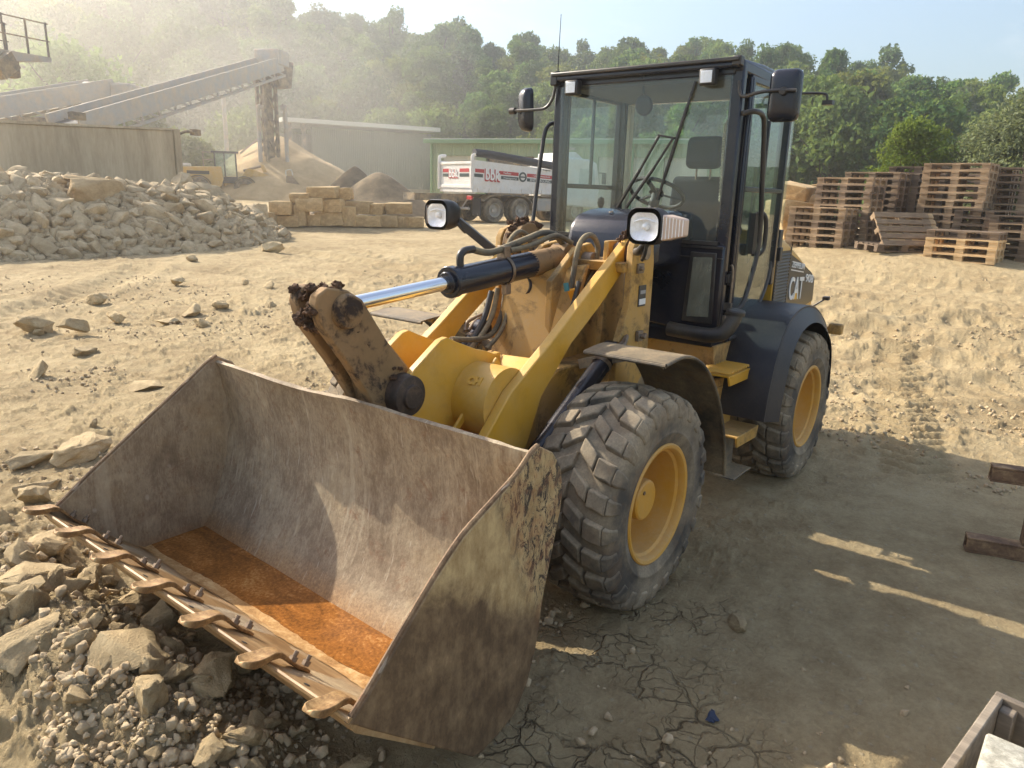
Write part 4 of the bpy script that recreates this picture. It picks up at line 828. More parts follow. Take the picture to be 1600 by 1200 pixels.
def crown_np(seed, n, blobs, spread, height, leaf, low=.25, upright=.0, inner=.25):
    g = np.random.default_rng(seed); C_ = []; Rr_ = []
    for i in range(blobs):
        f = g.random(); z = height*(low+(1-low)*f**.8); w = spread*(1.0-abs((f-.38))**1.5*1.35); a = g.random()*6.28; r = w*math.sqrt(g.random())*.72
        C_.append((r*math.cos(a), r*math.sin(a), z)); Rr_.append(spread*g.uniform(.26, .46)*(1.1-.35*f))
    C_ = np.array(C_); Rr_ = np.array(Rr_); w = Rr_**2; idx = g.choice(blobs, n, p=w/w.sum())
    d = g.normal(size=(n, 3)); d /= np.linalg.norm(d, axis=1)[:, None]; rad = Rr_[idx]*(1-inner*g.random(n)**1.5)*(1+.22*np.sin(d[:, 0]*7+idx)*np.cos(d[:, 1]*8)+.12*g.normal(size=n))
    d[:, 2] *= .85; Pp = C_[idx]+d*rad[:, None]
    keep = fbm(Pp[:, 0]*1.1/spread*3, Pp[:, 1]*3.3/spread, Pp[:, 2]*3.3/spread, 3, seed) > -.28
    Pp = Pp[keep]; d = d[keep]; n = len(Pp)
    nn = d*.6+g.normal(size=(n, 3))*.55; nn /= np.linalg.norm(nn, axis=1)[:, None]
    t1 = np.cross(nn, g.normal(size=(n, 3))); 
    if upright: t1 = t1*(1-upright)+np.array([0, 0, 1])*upright
    t1 /= np.linalg.norm(t1, axis=1)[:, None]; t2 = np.cross(nn, t1); t2 /= np.linalg.norm(t2, axis=1)[:, None]
    s = leaf*g.uniform(.55, 1.35, n)[:, None]
    q = [Pp-t1*s*.7, Pp+t2*s*.42, Pp+t1*s*.8+nn*s*.15, Pp-t2*s*.42]
    V = np.stack(q, 1).reshape(-1, 3); F = np.arange(4*n).reshape(-1, 4); return V, F
def trunk_mb(h, r, spread, seed, limbs=5):
    g = random.Random(seed); m_ = MB(); top = (g.uniform(-.3, .3), g.uniform(-.3, .3), h*.8)
    m_.tube([(0, 0, -.4), (g.uniform(-.1, .1), g.uniform(-.1, .1), h*.35), top], (r, r*.35), 8, 4)
    for i in range(limbs):
        z = h*(.28+.45*i/limbs); a = g.random()*6.28; m_.tube([(0, 0, z), (spread*.3*math.cos(a), spread*.3*math.sin(a), z+h*.10), (spread*.6*math.cos(a+.2), spread*.6*math.sin(a+.2), z+h*.22)], (r*.45, r*.12), 6, 3)
    return m_
def tree_proto(k, kind, n, blobs, spread, height, leaf, low, **kw):
    V, F = crown_np(100+k, n, blobs, spread, height, leaf, low, **kw); me = new_mesh_np('crown', V, F); me.materials.append(LM[kind])
    o = trunk_mb(height, .025*height, spread, k).build('trunk', M['bark'], None, center=False); tm = o.data; bpy.data.objects.remove(o); return me, tm
TP = [tree_proto(0, 'mid', 7500, 30, 4.0, 9.0, .34, .15), tree_proto(1, 'mid', 7500, 26, 3.6, 10.2, .34, .15), tree_proto(2, 'dark', 7500, 34, 4.2, 9.4, .33, .12), tree_proto(3, 'dark', 7000, 30, 3.3, 10.6, .33, .12),
      tree_proto(4, 'pale', 7500, 28, 3.8, 8.6, .34, .15), tree_proto(5, 'grey', 6500, 28, 3.4, 8.2, .28, .1), tree_proto(6, 'warm', 7500, 24, 4.5, 8.3, .36, .15)]
NM = ['rounded mid green', 'tall mid green', 'dark rounded', 'dark slender', 'pale yellowish green', 'grey green feathery', 'broad low crowned']
def put_tree(k, x, y, z, s, label, group=None, name='tree', cat='tree', protos=None):
    t = thing(name, label, cat, (x, y, z), R_.uniform(0, 6.28), group); t.scale = (s*R_.uniform(.9, 1.12), s*R_.uniform(.9, 1.12), s)
    for nm, me in zip(('crown', 'trunk'), (protos or TP)[k]):
        o = bpy.data.objects.new(nm, me); scene.collection.objects.link(o); o.parent = t; W[o] = Vector((0, 0, 0))
    return t
rt = random.Random(21); TL_ = []
for row in range(12):
    a = -41.0
    while a < 41:
        f = min(row, 10.4)/10.4; r0 = float(np.interp(a, [-36, -10, 5, 20, 34], [68, 72, 68, 49, 39])); run = float(np.interp(a, [-36, 0, 34], [44, 48, 42]))
        r = r0+run*(f*1.02)+rt.uniform(-2.2, 2.2); az = math.radians(217.68-(a+rt.uniform(-1, 1))); x = CP.x+r*math.cos(az); y = CP.y+r*math.sin(az)
        s = rt.uniform(.58, .92)*(.85 if row >= 10 else 1)*float(np.interp(a, [5, 20, 34], [1, .86, .7]))
        side = ('far left' if a < -25 else 'above the conveyor' if a < -12 else 'above the shed' if a < -3 else 'behind the cab' if a < 14 else 'above the pallets' if a < 27 else 'far right')
        k = rt.choices(range(7), [5, 3, 3, 2, 1.6, 1.2 if a < 0 else .3, 3] if a < 12 else [4, 2, 4, 3, 1.2, .5, 4])[0]
        zone = 'foot of the slope' if row == 0 else 'lower slope' if row < 4 else 'middle slope' if row < 7 else 'upper slope' if row < 10 else 'skyline'
        TL_.append((r/s, k, x, y, float(hill_h(x, y))-.3, s, '%s tree, %s of the wooded hill, %s' % (NM[k], zone, side), 'trees: %s, %s, %s' % (NM[k], zone, side)))
        a += math.degrees((5.4*s if row < 10 else 3.0)/r)*rt.uniform(.85, 1.3)
TL_.sort(key=lambda q: q[0]); nt_ = len(TL_)
for _, k, x, y, z, s, lb, gr in TL_[:292]: put_tree(k, x, y, z, s, lb, gr)
Vf = []; 
CV = []
for me, _t in TP:
    v = np.zeros(len(me.vertices)*3, np.float32); me.vertices.foreach_get('co', v); CV.append(v.reshape(-1, 4, 3))
for n_i, (_, k, x, y, z, s, lb, gr) in enumerate(TL_[292:]):
    v = CV[k][(n_i % 2)::2]; c_, s_ = math.cos(n_i*1.7), math.sin(n_i*1.7); ctr = v.mean(1, keepdims=True); v = ctr+(v-ctr)*1.3
    Vf.append(((v@np.array([[c_, s_, 0], [-s_, c_, 0], [0, 0, 1]]))*s+np.array([x, y, z])).reshape(-1, 3))
Vf = np.concatenate(Vf); me = new_mesh_np('distant_trees', Vf, np.arange(len(Vf)).reshape(-1, 4)); me.materials.append(LM['mid'])
o = bpy.data.objects.new('distant_trees', me); scene.collection.objects.link(o); tag(o, 'further trees of the wooded hill closing up the slope and skyline', 'trees', kind='stuff')
print('trees', nt_)
# understorey that hides the slope between trunks
g_ = np.random.default_rng(9); n = 26000; a = g_.uniform(-42, 42, n); r0 = np.interp(a, [-36, -10, 5, 20, 34], [62, 66, 62, 44, 33]); r = r0+g_.random(n)**.8*50
az = np.radians(217.68-a); X = CP.x+r*np.cos(az); Y = CP.y+r*np.sin(az); Z = np.maximum(hill_h(X, Y), terrain(X, Y))+g_.random(n)**2*2.2*(.4+fbm(X*.3, Y*.3, o=2, seed=4))
nn = g_.normal(size=(n, 3)); nn[:, 2] += .4; nn /= np.linalg.norm(nn, axis=1)[:, None]; t1 = np.cross(nn, g_.normal(size=(n, 3))); t1 /= np.linalg.norm(t1, axis=1)[:, None]; t2 = np.cross(nn, t1); s = g_.uniform(.3, .8, n)[:, None]; Pp = np.stack([X, Y, Z], -1)
me = new_mesh_np('undergrowth', np.stack([Pp-t1*s, Pp+t2*s*.6, Pp+t1*s, Pp-t2*s*.6], 1).reshape(-1, 3), np.arange(4*n).reshape(-1, 4)); me.materials.append(LM['mid']); o = bpy.data.objects.new('undergrowth', me); scene.collection.objects.link(o); tag(o, 'low scrub covering the slope between the trees', 'undergrowth', kind='stuff')
BP = [tree_proto(20, 'bright', 11000, 26, 1.35, 2.3, .075, .12, upright=.35), tree_proto(21, 'grey', 14000, 30, 2.4, 4.6, .09, .1), tree_proto(22, 'pale', 6500, 34, 4.2, 6.5, .28, .1, upright=.25), tree_proto(23, 'bright', 3500, 20, 2.2, 3.4, .24, .1, upright=.3)]
def bush(k, px, D, s, label, dz=0.0):
    q = pxy(px, D); put_tree(k, q.x, q.y, max(float(terrain(q.x, q.y)), float(hill_h(q.x, q.y)))+dz, s, label, name='bush', cat='bush', protos=BP)
bush(0, 1414, 24.5, .95, 'sunlit yellow green bush rising above the pallet stacks', .9); bush(0, 1452, 26, .7, 'smaller yellow green bush right of the large one behind the pallets', .9)
bush(1, 1594, 24, .75, 'grey green shrub at the right edge behind the pallets'); bush(1, 1535, 24.5, .6, 'low grey green shrub in the gap between the right hand stacks')
bush(2, 120, 58, 1.15, 'large hazy pale green bush above the far conveyor at the left', 1.5); bush(3, 232, 52, 1.15, 'yellow green shrub seen above the long conveyor', 2.0); bush(3, 318, 50, .7, 'small bright shrub behind the far loader', .8)
bush(2, 60, 66, 1.0, 'hazy shrub at the left edge under the skyline', 4.0); bush(3, 275, 56, 1.1, 'shrub half hidden below the conveyor truss', .4); bush(2, 390, 60, .8, 'shrub behind the conveyor tower', 1.0)
# ---------------------------------------------------------------- dust and haze
def volume_box(name, label, c, sz, dens, ani, col, noise_=None):
    m_ = MB(); m_.box(c, sz); t = NT(name); v = t.n('ShaderNodeVolumePrincipled'); v.inputs['Color'].default_value = col; v.inputs['Density'].default_value = dens; v.inputs['Anisotropy'].default_value = ani
    t.l(v.outputs[0], t.out.inputs['Volume']); o = m_.build(name, t.m, None); tag(o, label, 'haze', kind='stuff'); return o
volume_box('haze', 'pale dusty air over the whole quarry', (-40, -40, 18.5), (500, 500, 41), 0.0025, .80, (1, .975, .94, 1))

def dust(label, c, r, dens, ani):
    bm = bmesh.new(); bmesh.ops.create_icosphere(bm, subdivisions=4, radius=1); me = bpy.data.meshes.new('dust_cloud'); bm.to_mesh(me); bm.free()
    tt = NT('dust_volume'); v = tt.n('ShaderNodeVolumePrincipled'); v.inputs['Color'].default_value = (1, .95, .87, 1); v.inputs['Density'].default_value = dens; v.inputs['Anisotropy'].default_value = ani
    tt.l(v.outputs[0], tt.out.inputs['Volume']); me.materials.append(tt.m); o = bpy.data.objects.new('dust_cloud', me); scene.collection.objects.link(o); o.location = c; o.scale = r; o.rotation_euler = (0, 0, YAW-math.pi/2); tag(o, label, 'dust', kind='stuff')
q = at(60, 52); dust('pale dust hanging over the conveyors at the left', (q.x, q.y, 7), (26, 20, 12), .0055, .72)
q = at(450, 48); dust('brown dust rising where the conveyor drops sand', (q.x, q.y, 4.2), (9, 6, 6.5), .009, .5)
# ================================================================ the wheel loader (x forward, y to its left, z up)
LD = thing('wheel_loader', 'yellow compact wheel loader with a black cab and a rusty bucket parked in the foreground', 'loader', (0, 0, 0))
def mirror_y(pts): return [(x, -y, z) for x, y, z in pts]
# ---------------- bucket
def bucket_mat(name, inner=True):
    t = NT(name); n1 = t.noise(2.6, 10, .7, dist=.4); n2 = t.noise(26, 8, .75, stretch=(1, 1, .35)); n3 = t.noise(120, 5, .8, stretch=(1, .8, .3)); sp = t.noise(9, 6, .8, dist=1.0)
    k = t.math('ADD', t.math('MULTIPLY', n1, .45), t.math('ADD', t.math('MULTIPLY', n2, .30), t.math('MULTIPLY', n3, .25)))
    if inner: c = t.ramp(k, [(.34, lin(96, 80, 62)), (.47, lin(136, 119, 97)), (.56, lin(164, 148, 122)), (.68, lin(196, 182, 156))])
    else: c = t.ramp(k, [(.34, lin(74, 56, 40)), (.47, lin(104, 82, 60)), (.56, lin(132, 108, 82)), (.68, lin(164, 142, 110))])
    rust = t.ramp(sp, [(.56, (0, 0, 0)), (.68, (1, 1, 1))]); c = t.mix(t.math('MULTIPLY', rust, .45), c, lin(118, 70, 42))
    d = t.ramp(t.noise(1.4, 7, .7), [(.5, (0, 0, 0)), (.75, (1, 1, 1))]); c = t.mix(t.math('MULTIPLY', d, .5), c, lin(178, 150, 104))
    sc = t.ramp(t.noise(80, 2, .5, stretch=(.15, 1, .1)), [(.68, (0, 0, 0)), (.72, (1, 1, 1))]); c = t.mix(t.math('MULTIPLY', sc, .35), c, lin(200, 190, 172))
    if inner:
        xz = t.n('ShaderNodeSeparateXYZ'); t.l(t.tc.outputs['Object'], xz.inputs[0])
        td = t.math('SUBTRACT', 1.0, t.math('MULTIPLY', t.math('SUBTRACT', t.math('ADD', xz.outputs['Z'], t.math('MULTIPLY', n2, -.10)), .075), 11.0), True)
        c = t.mix(t.math('MULTIPLY', td, .65), c, t.ramp(n3, [(.35, lin(122, 78, 36)), (.65, lin(176, 132, 78))]))
        gz_ = t.ramp(t.noise(7, 5, .6, stretch=(1, 3.0, .12)), [(.60, (0, 0, 0)), (.66, (1, 1, 1))]); c = t.mix(t.math('MULTIPLY', gz_, .28), c, lin(196, 184, 158))
    h = t.math('ADD', k, t.math('MULTIPLY', t.noise(55, 3, .5), .4))
    return t.pbr(c, .72, .05, t.bump(h, .6, .006), .3)
M['bkin'] = bucket_mat('bucket_inside'); M['bkout'] = bucket_mat('bucket_outside', False)
def side_mat():
    t = NT('bucket_side'); xyz = t.n('ShaderNodeSeparateXYZ'); t.l(t.tc.outputs['Object'], xyz.inputs[0])
    n1 = t.noise(3, 9, .7, dist=.5); n2 = t.noise(24, 8, .75, stretch=(1, 1, .5)); st = t.noise(24, 9, .85, stretch=(1.0, 1, .45), dist=1.2)
    k = t.math('ADD', t.math('MULTIPLY', n1, .5), t.math('MULTIPLY', n2, .5))
    c = t.ramp(k, [(.34, lin(66, 52, 38)), (.47, lin(102, 82, 60)), (.57, lin(132, 110, 82)), (.7, lin(172, 152, 116))])
    up_ = t.math('ADD', t.math('MULTIPLY', t.math('SUBTRACT', xyz.outputs['Z'], .50), 2.4), t.math('MULTIPLY', xyz.outputs['X'], -1.3))
    mud = t.math('MULTIPLY', t.math('SUBTRACT', t.math('ADD', up_, t.math('MULTIPLY', n1, 1.2)), .75), 4.0, True)
    c = t.mix(t.math('MULTIPLY', mud, .9), c, t.ramp(n2, [(.35, lin(150, 124, 84)), (.65, lin(196, 172, 126))]))
    edge = t.math('MULTIPLY', t.math('SUBTRACT', t.math('ADD', t.math('MULTIPLY', xyz.outputs['X'], -2.2), t.math('MULTIPLY', xyz.outputs['Z'], 1.0)), 1.05), 5.0, True)
    bl = t.math('MULTIPLY', t.ramp(st, [(.50, (0, 0, 0)), (.53, (1, 1, 1))]), t.math('MULTIPLY', mud, edge))
    c = t.mix(t.math('MULTIPLY', bl, .9), c, lin(34, 30, 38))
    ru = t.math('MULTIPLY', edge, t.ramp(t.noise(12, 6, .7), [(.48, (0, 0, 0)), (.56, (1, 1, 1))])); c = t.mix(t.math('MULTIPLY', ru, .32), c, lin(160, 108, 72))
    return t.pbr(c, .62, .05, t.bump(t.math('ADD', k, t.math('MULTIPLY', bl, -.8)), .5, .006), .4)
M['bkside'] = side_mat()
BW = .945
inn = [(1.79, .492), (1.62, .352), (1.45, .212), (1.36, .14), (1.29, .105), (1.23, .115), (1.175, .17), (1.10, .29), (1.035, .44), (.992, .60), (.985, .76), (1.0, .90), (1.03, 1.025)]
m_ = MB(); ny = 26; path = smooth_path([(x, 0, z) for x, z in inn], 3); np_ = len(path); vs = []
rk = random.Random(2)
for j in range(ny+1):
    y = -BW+2*BW*j/ny
    for i, p in enumerate(path):
        f = i/(np_-1); sh_ = .085*(y+BW)/(2*BW)*math.exp(-((p.z-.17)/.13)**2)*(1 if i > np_*.3 else 0); wob = .006*math.sin(y*9+1)+.005*math.sin(y*23)+.004*rk.uniform(-1, 1); e = 1 if f > .8 else 0
        vs.append((p.x+sh_+(wob*e*1.5), y, p.z+(wob*(.7 if i == np_-1 else .15))-(.014*math.exp(-((y+.35)/.3)**2)-.006*math.exp(-((y-.1)/.2)**2) if i == np_-1 else 0)))
n0 = len(vs); vs2 = []
for j in range(ny+1):
    for i in range(np_):
        a = Vector(vs[j*np_+max(i-1, 0)]); b = Vector(vs[j*np_+min(i+1, np_-1)]); d = (b-a).normalized(); n = Vector((d.z, 0, -d.x))*-1
        # outward normal (away from the inside)
        n = Vector((d.z, 0, -d.x)); n = n if n.dot(Vector((1.35, 0, .6))-Vector((a.x, 0, a.z))) < 0 else -n
        v = Vector(vs[j*np_+i])+n*.018; vs2.append(v)
allv = vs+vs2; fs = []; mis = []
for j in range(ny):
    for i in range(np_-1): 
        q = (j*np_+i, (j+1)*np_+i, (j+1)*np_+i+1, j*np_+i+1); fs.append(q); mis.append(0); fs.append(tuple(n0+k for k in reversed(q))); mis.append(1)
    fs.append((j*np_+np_-1, (j+1)*np_+np_-1, n0+(j+1)*np_+np_-1, n0+j*np_+np_-1)); mis.append(0)
    fs.append((j*np_, n0+j*np_, n0+(j+1)*np_, (j+1)*np_)); mis.append(0)
m_.v = [Vector(v) for v in allv]; m_.f = fs; m_.mi = mis
bucket = m_.build('bucket', [M['bkin'], M['bkout']], LD, ang=50)
def lerp_poly(pts, k=5):
    out = []
    n = len(pts)
    for i in range(n):
        a, b = pts[i], pts[(i+1) % n]
        for j in range(k): out.append((a[0]+(b[0]-a[0])*j/k, a[1]+(b[1]-a[1])*j/k))
    return out
sp = [(1.80, .48), (1.74, .425), (1.5, .215), (1.32, .055), (1.27, .045), (1.2, .055), (1.10, .085), (1.03, .17), (.985, .30), (.955, .48), (.915, .62), (.872, .78), (.862, .86), (.885, .95), (.935, 1.01), (1.01, 1.05), (1.05, 1.035), (1.12, .985), (1.25, .925), (1.38, .865), (1.50, .775), (1.63, .66), (1.75, .55), (1.82, .495)]
for s_, lb in ((1, 'near side plate with peeling black paint over dried mud'), (-1, None)):
    spx = sp if s_ > 0 else sp[:16]+[(1.07, 1.02), (1.14, .968), (1.26, .885), (1.40, .79), (1.50, .72), (1.63, .63), (1.75, .54), (1.82, .49)]
    m_ = MB(); y0, y1 = (BW, BW+.022) if s_ > 0 else (-BW-.022, -BW); m_.prism(spx, y0, y1); o = m_.build('side_plate', M['bkside'] if s_ > 0 else M['bkin'], bucket, bevel=.006)
    if lb: o['label'] = lb
    # worn rolled rim along the upper edge and a wear strip low down
    m_ = MB(); e = spx[15:24]; m_.tube([(x, s_*(BW+.011), z) for x, z in e], .0095, 8, 3); m_.build('edge_rim', M['bkout'], bucket)
# cutting edge
M['tooth'] = rough_mat('rusty_tooth', [(.35, lin(80, 58, 34)), (.47, lin(128, 96, 58)), (.56, lin(164, 130, 84)), (.7, lin(192, 168, 124))], 16, 80, .6, .5, .003, metal=.2, spec=.5)
M['edge'] = rough_mat('cutting_edge_steel', [(.33, lin(90, 66, 38)), (.45, lin(128, 98, 62)), (.56, lin(158, 130, 92)), (.72, lin(190, 170, 134))], 4, 60, .5, .25, .004, metal=.1, spec=.5, stretch=(1, .25, 1))
d_ = Vector((.54, 0, .45)).normalized(); nrm_ = Vector((-d_.z, 0, d_.x))
tipc = Vector((1.822, 0, .512)); 
m_ = MB(); a = tipc-d_*.44; pr = [a+nrm_*.001, tipc-d_*.002+nrm_*.0, tipc-nrm_*.006, tipc-d_*.004-nrm_*.014, tipc-d_*.05-nrm_*.034, a-nrm_*.034]
m_.prism([(p.x+nrm_.x*.006, p.z+nrm_.z*.006) for p in pr], -BW-.02, BW+.02); ce = m_.build('cutting_edge', M['edge'], bucket, ang=4)
for k in range(6):
    y = -.945+(k+.52)*.307
    m_ = MB(); p = tipc-d_*.035+nrm_*.0075; m_.cyl((p.x, y, p.z), (p.x+nrm_.x*.001, y, p.z+nrm_.z*.001), .010, 10); m_.build('bolt_hole', M['dark'], ce)
# teeth: curved wear adapters, bolted over the edge
def tooth(y, seedt):
    q = random.Random(seedt); yaw = q.uniform(-.05, .05); base = tipc+Vector((0, y, 0)); cy_, sy_ = math.cos(yaw), math.sin(yaw)
    prof = [(-.185, .004, .024), (-.165, .010, .032), (-.12, .013, .036), (-.085, .022, .036), (-.055, .036, .034), (-.03, .042, .034), (-.005, .034, .036), (.02, .012, .041), (.045, -.012, .045), (.065, -.024, .042), (.078, -.030, .034), (.084, -.033, .022)]
    vs = []; fs = []; n = len(prof)
    for i, (u, h, wd) in enumerate(prof):
        wd *= .70; h *= .72
        th = .011+.016*math.exp(-((u-.02)/.05)**2)
        for side, hh in ((-1, h+.004*(u > .02)), (0, h-.006*(u > 0)), (1, h+.004*(u > .02)), (1, h-th), (-1, h-th)):
            v = side*wd; uu, vv = u*cy_-v*sy_, u*sy_+v*cy_; vs.append(base+d_*uu+Vector((0, vv, 0))+nrm_*(hh+.012))
    for i in range(n-1):
        for j in range(5): fs.append((i*5+j, i*5+(j+1) % 5, (i+1)*5+(j+1) % 5, (i+1)*5+j))
    fs += [(4, 3, 2, 1, 0), tuple((n-1)*5+j for j in range(5))]
    m_ = MB(); m_.add(vs, fs); t_ = m_.build('bucket_tooth', M['tooth'], bucket, bevel=.003, ang=60)
    for u in (-.165, -.105):
        p = base+d_*u+nrm_*.022; m_ = MB(); m_.cyl(p, p+nrm_*.016, .0135, 6); m_.cyl(p+nrm_*.016, p+nrm_*(.024+.012*q.random()), .007, 8); m_.build('tooth_bolt', M['steel'], bucket)
for k in range(7): tooth(-.945+k*.307, k)
# rusty water
def water_mat():
    t = NT('rusty_water'); n = t.noise(3.5, 8, .75, dist=1.0, stretch=(1.6, .8, 1)); f = t.noise(70, 4, .7); c = t.ramp(t.math('ADD', t.math('MULTIPLY', n, .6), t.math('MULTIPLY', f, .4)), [(.35, lin(84, 54, 26)), (.46, lin(124, 78, 34)), (.54, lin(152, 98, 44)), (.64, lin(182, 140, 88))])
    return t.pbr(c, .16, 0, t.bump(t.noise(30, 3, .5), .04, .002), .5)
m_ = MB(); nn = 90; wl = []; wr = []
for i in range(nn+1):
    y = -BW+.001+(2*BW-.002)*i/nn; wl.append((1.095+.012*math.sin(y*11)+.006*math.sin(y*31), y, .213)); wr.append((1.430+.012*math.sin(y*7+1)+.008*math.sin(y*23)+.006*rk.uniform(-1, 1), y, .213))
m_.add(wl+wr, [(i, i+1, nn+1+i+1, nn+1+i) for i in range(nn)]); wo_ = m_.build('puddle', water_mat(), None, center=True); tag(wo_, 'orange brown rusty water lying in the bottom of the bucket', 'water')
M['silt'] = rough_mat('silt', [(.35, lin(128, 92, 52)), (.5, lin(170, 132, 84)), (.65, lin(200, 172, 126))], 14, 110, .9, .8, .004)
def silt(name, x0, w0, parent, seed):
    q = random.Random(seed); vs = []; nn = 90
    for i in range(nn+1):
        y = -BW+.004+(2*BW-.008)*i/nn; a = w0*(.6+.8*abs(math.sin(y*5+seed))*q.uniform(.6, 1.1)); c_ = x0(y)
        for xx in (c_-a*.4, c_+a*.3, c_+a): 
            zf = .213+(xx-1.452)*.833; vs.append((xx, y, max(.2145, zf+.003+.003*q.random()*(xx < c_+a*.6))))
    m_ = MB(); m_.add(vs, [(i*3+j, i*3+j+1, (i+1)*3+j+1, (i+1)*3+j) for i in range(nn) for j in range(2)]); return m_.build(name, M['silt'], parent)
silt('silt_deposit', lambda y: 1.432+.008*math.sin(y*7), .05, bucket, 1)
# ---------------- linkage
crk = [(1.205, 1.43), (1.195, 1.465), (1.15, 1.49), (1.06, 1.475), (.985, 1.43), (.86, 1.25), (.74, 1.12), (.665, .99), (.68, .87), (.76, .72), (.86, .62), (.93, .66), (.93, .88), (.955, 1.02), (1.06, 1.18), (1.18, 1.34)]
m_ = MB()
for y0, y1 in ((.035, .085), (-.085, -.035)): m_.prism(crk, y0, y1)
m_.prism([(1.0, 1.22), (.83, 1.12), (.70, .95), (.78, .8), (.9, .8), (.93, 1.0)], -.04, .04); crank = m_.build('bell_crank', M['crank'], LD, bevel=.008)
m_ = MB(); m_.cyl((1.07, -.12, 1.395), (1.07, .12, 1.395), .036, 20); m_.lathe([(.0, .125), (.028, .125), (.028, .118), (.062, .115), (.068, .09), (.068, .0)], (1.07, 0, 1.395), (0, 1, 0), 28); m_.build('rod_pin', M['crank'], crank, bevel=.003)
m_ = MB(); m_.cyl((.79, -.16, 1.015), (.79, .16, 1.015), .045, 20); m_.lathe([(0, .165), (.05, .165), (.05, .15), (.085, .145), (.092, .12), (.092, 0)], (.79, 0, 1.015), (0, 1, 0), 32); m_.build('crank_pivot', M['grease'], crank, bevel=.003)
def clump(pts, r, seed, parent, mat='mud', name='mud_clump', n=10):
    q = random.Random(seed); bm = bmesh.new()
    pts = [(x+q.gauss(0, r*.7), y+q.gauss(0, r*.5), z+q.gauss(0, r*.35)) for (x, y, z) in pts for _ in range(3)]; r = r*.62
    for (x, y, z) in pts:
        mt = Matrix.Translation((x+q.uniform(-.01, .01), y+q.uniform(-.01, .01), z)) @ Matrix.Diagonal((r*q.uniform(.8, 1.3), r*q.uniform(.8, 1.2), r*q.uniform(.5, .8), 1))
        bmesh.ops.create_icosphere(bm, subdivisions=3, radius=1, matrix=mt)
    vs_ = list(bm.verts); co = np.array([v.co[:] for v in vs_]); bm.normal_update(); k = fbm(co[:, 0]*45+seed, co[:, 1]*45, co[:, 2]*45, 5, seed, .8)
    for v, kk in zip(vs_, k): v.co += v.normal*float(kk)*r*1.9
    m_ = MB(); bm.verts.index_update(); m_.add([v.co.copy() for v in bm.verts], [tuple(v.index for v in f.verts) for f in bm.faces]); bm.free()
    return m_.build(name, M[mat], parent, ang=60)
clump([(1.165, 0, 1.47), (1.12, .05, 1.48), (1.19, -.05, 1.45), (1.08, -.02, 1.47), (1.2, .03, 1.42), (1.19, .0, 1.38), (1.17, 0, 1.33), (1.05, .04, 1.475)], .030, 5, crank)
clump([(.84, .088, 1.10), (.80, .088, 1.12), (.76, .088, 1.08)], .020, 6, crank)
clump([(.97, 0, 1.24), (1.0, .01, 1.29), (.93, .0, 1.18)], .04, 8, crank)
# tilt cylinder
A = Vector((1.07, 0, 1.395)); B = Vector((-.50, .0, 1.515)); d = (B-A).normalized()
m_ = MB(); m_.cyl(A+d*.67, B-d*.30, .066, 32); m_.cyl(A+d*.66, A+d*.70, .073, 32); m_.cyl(A+d*.645, A+d*.665, .05, 24); cyl_ = m_.build('tilt_cylinder', M['black'], LD, bevel=.004)
m_ = MB(); m_.cyl(A+d*.05, A+d*.68, .031, 28); m_.build('piston_rod', M['chrome'], cyl_)
m_ = MB(); m_.cyl(A-d*.01, A+d*.09, .046, 20); m_.cyl(A+Vector((0, -.033, 0)), A+Vector((0, .033, 0)), .058, 24); m_.build('rod_eye', M['crank'], cyl_, bevel=.004)
m_ = MB(); m_.cyl(B-d*.32, B-d*.06, .066, 28); m_.cyl(B+Vector((0, -.05, 0)), B+Vector((0, .05, 0)), .075, 24); m_.build('cylinder_base', M['crank'], cyl_, bevel=.004)
up_ = Vector((0, 0, 1)); c0_ = A+d*.74+up_*.06
m_ = MB(); m_.tube([c0_, c0_+up_*.05, c0_+up_*.07+d*.03, c0_+up_*.07+d*.09], .018, 12, 4); m_.build('hose_fitting', M['blackp'], cyl_)
m_ = MB(); m_.tube([c0_+up_*.07+d*.08, A+d*.95+up_*.10, A+d*1.10+up_*.115, A+d*1.25+up_*.135, A+d*1.38+up_*.15, A+d*1.50+up_*.125, A+d*1.60+up_*.04], .0165, 12, 5); m_.build('hose', M['hose'], cyl_)
m_ = MB(); m_.tube([A+d*1.08+up_*.095+Vector((0, .02, 0)), A+d*1.25+up_*.10+Vector((0, .02, 0)), A+d*1.45+up_*.13+Vector((0, .03, 0)), A+d*1.58+up_*.08+Vector((0, .05, 0))], .014, 12, 5); m_.build('hose', M['hose'], cyl_)
for f in (1.06, ): 
    m_ = MB(); m_.lathe([(.068, -.010), (.0725, -.010), (.0725, .010), (.068, .010)], A+d*f, d, 32, closed=True); p = A+d*f; m_.box(p+up_*.09, (.05, .05, .06)); m_.box(p-up_*.09+Vector((0, .02, 0)), (.04, .03, .05)); m_.build('hose_clamp', M['steel'], cyl_, bevel=.004)
# ---------------- lift arms
arm = [(-.62, 1.56), (-.61, 1.60), (-.565, 1.635), (-.30, 1.462), (.117, 1.18), (.41, 1.0), (.57, .835), (.70, .64), (.80, .44), (.87, .26), (.82, .16), (.74, .17), (.62, .36), (.45, .535), (.278, .725), (.176, .934), (-.051, 1.15), (-.291, 1.305), (-.57, 1.515)]
arms = []
for s_ in (1, -1):
    y0, y1 = (.325, .375) if s_ > 0 else (-.375, -.325); m_ = MB(); m_.prism(arm, y0, y1); o = m_.build('lift_arm', M['yellow'], LD, bevel=.006, segs=3); arms.append(o)
    m_ = MB(); m_.lathe([(0, .02), (.05, .02), (.06, .012), (.085, .01), (.095, .0)], (-.60, s_*.375, 1.56), (0, s_, 0), 28); m_.build('pivot_boss', M['mud'], o)
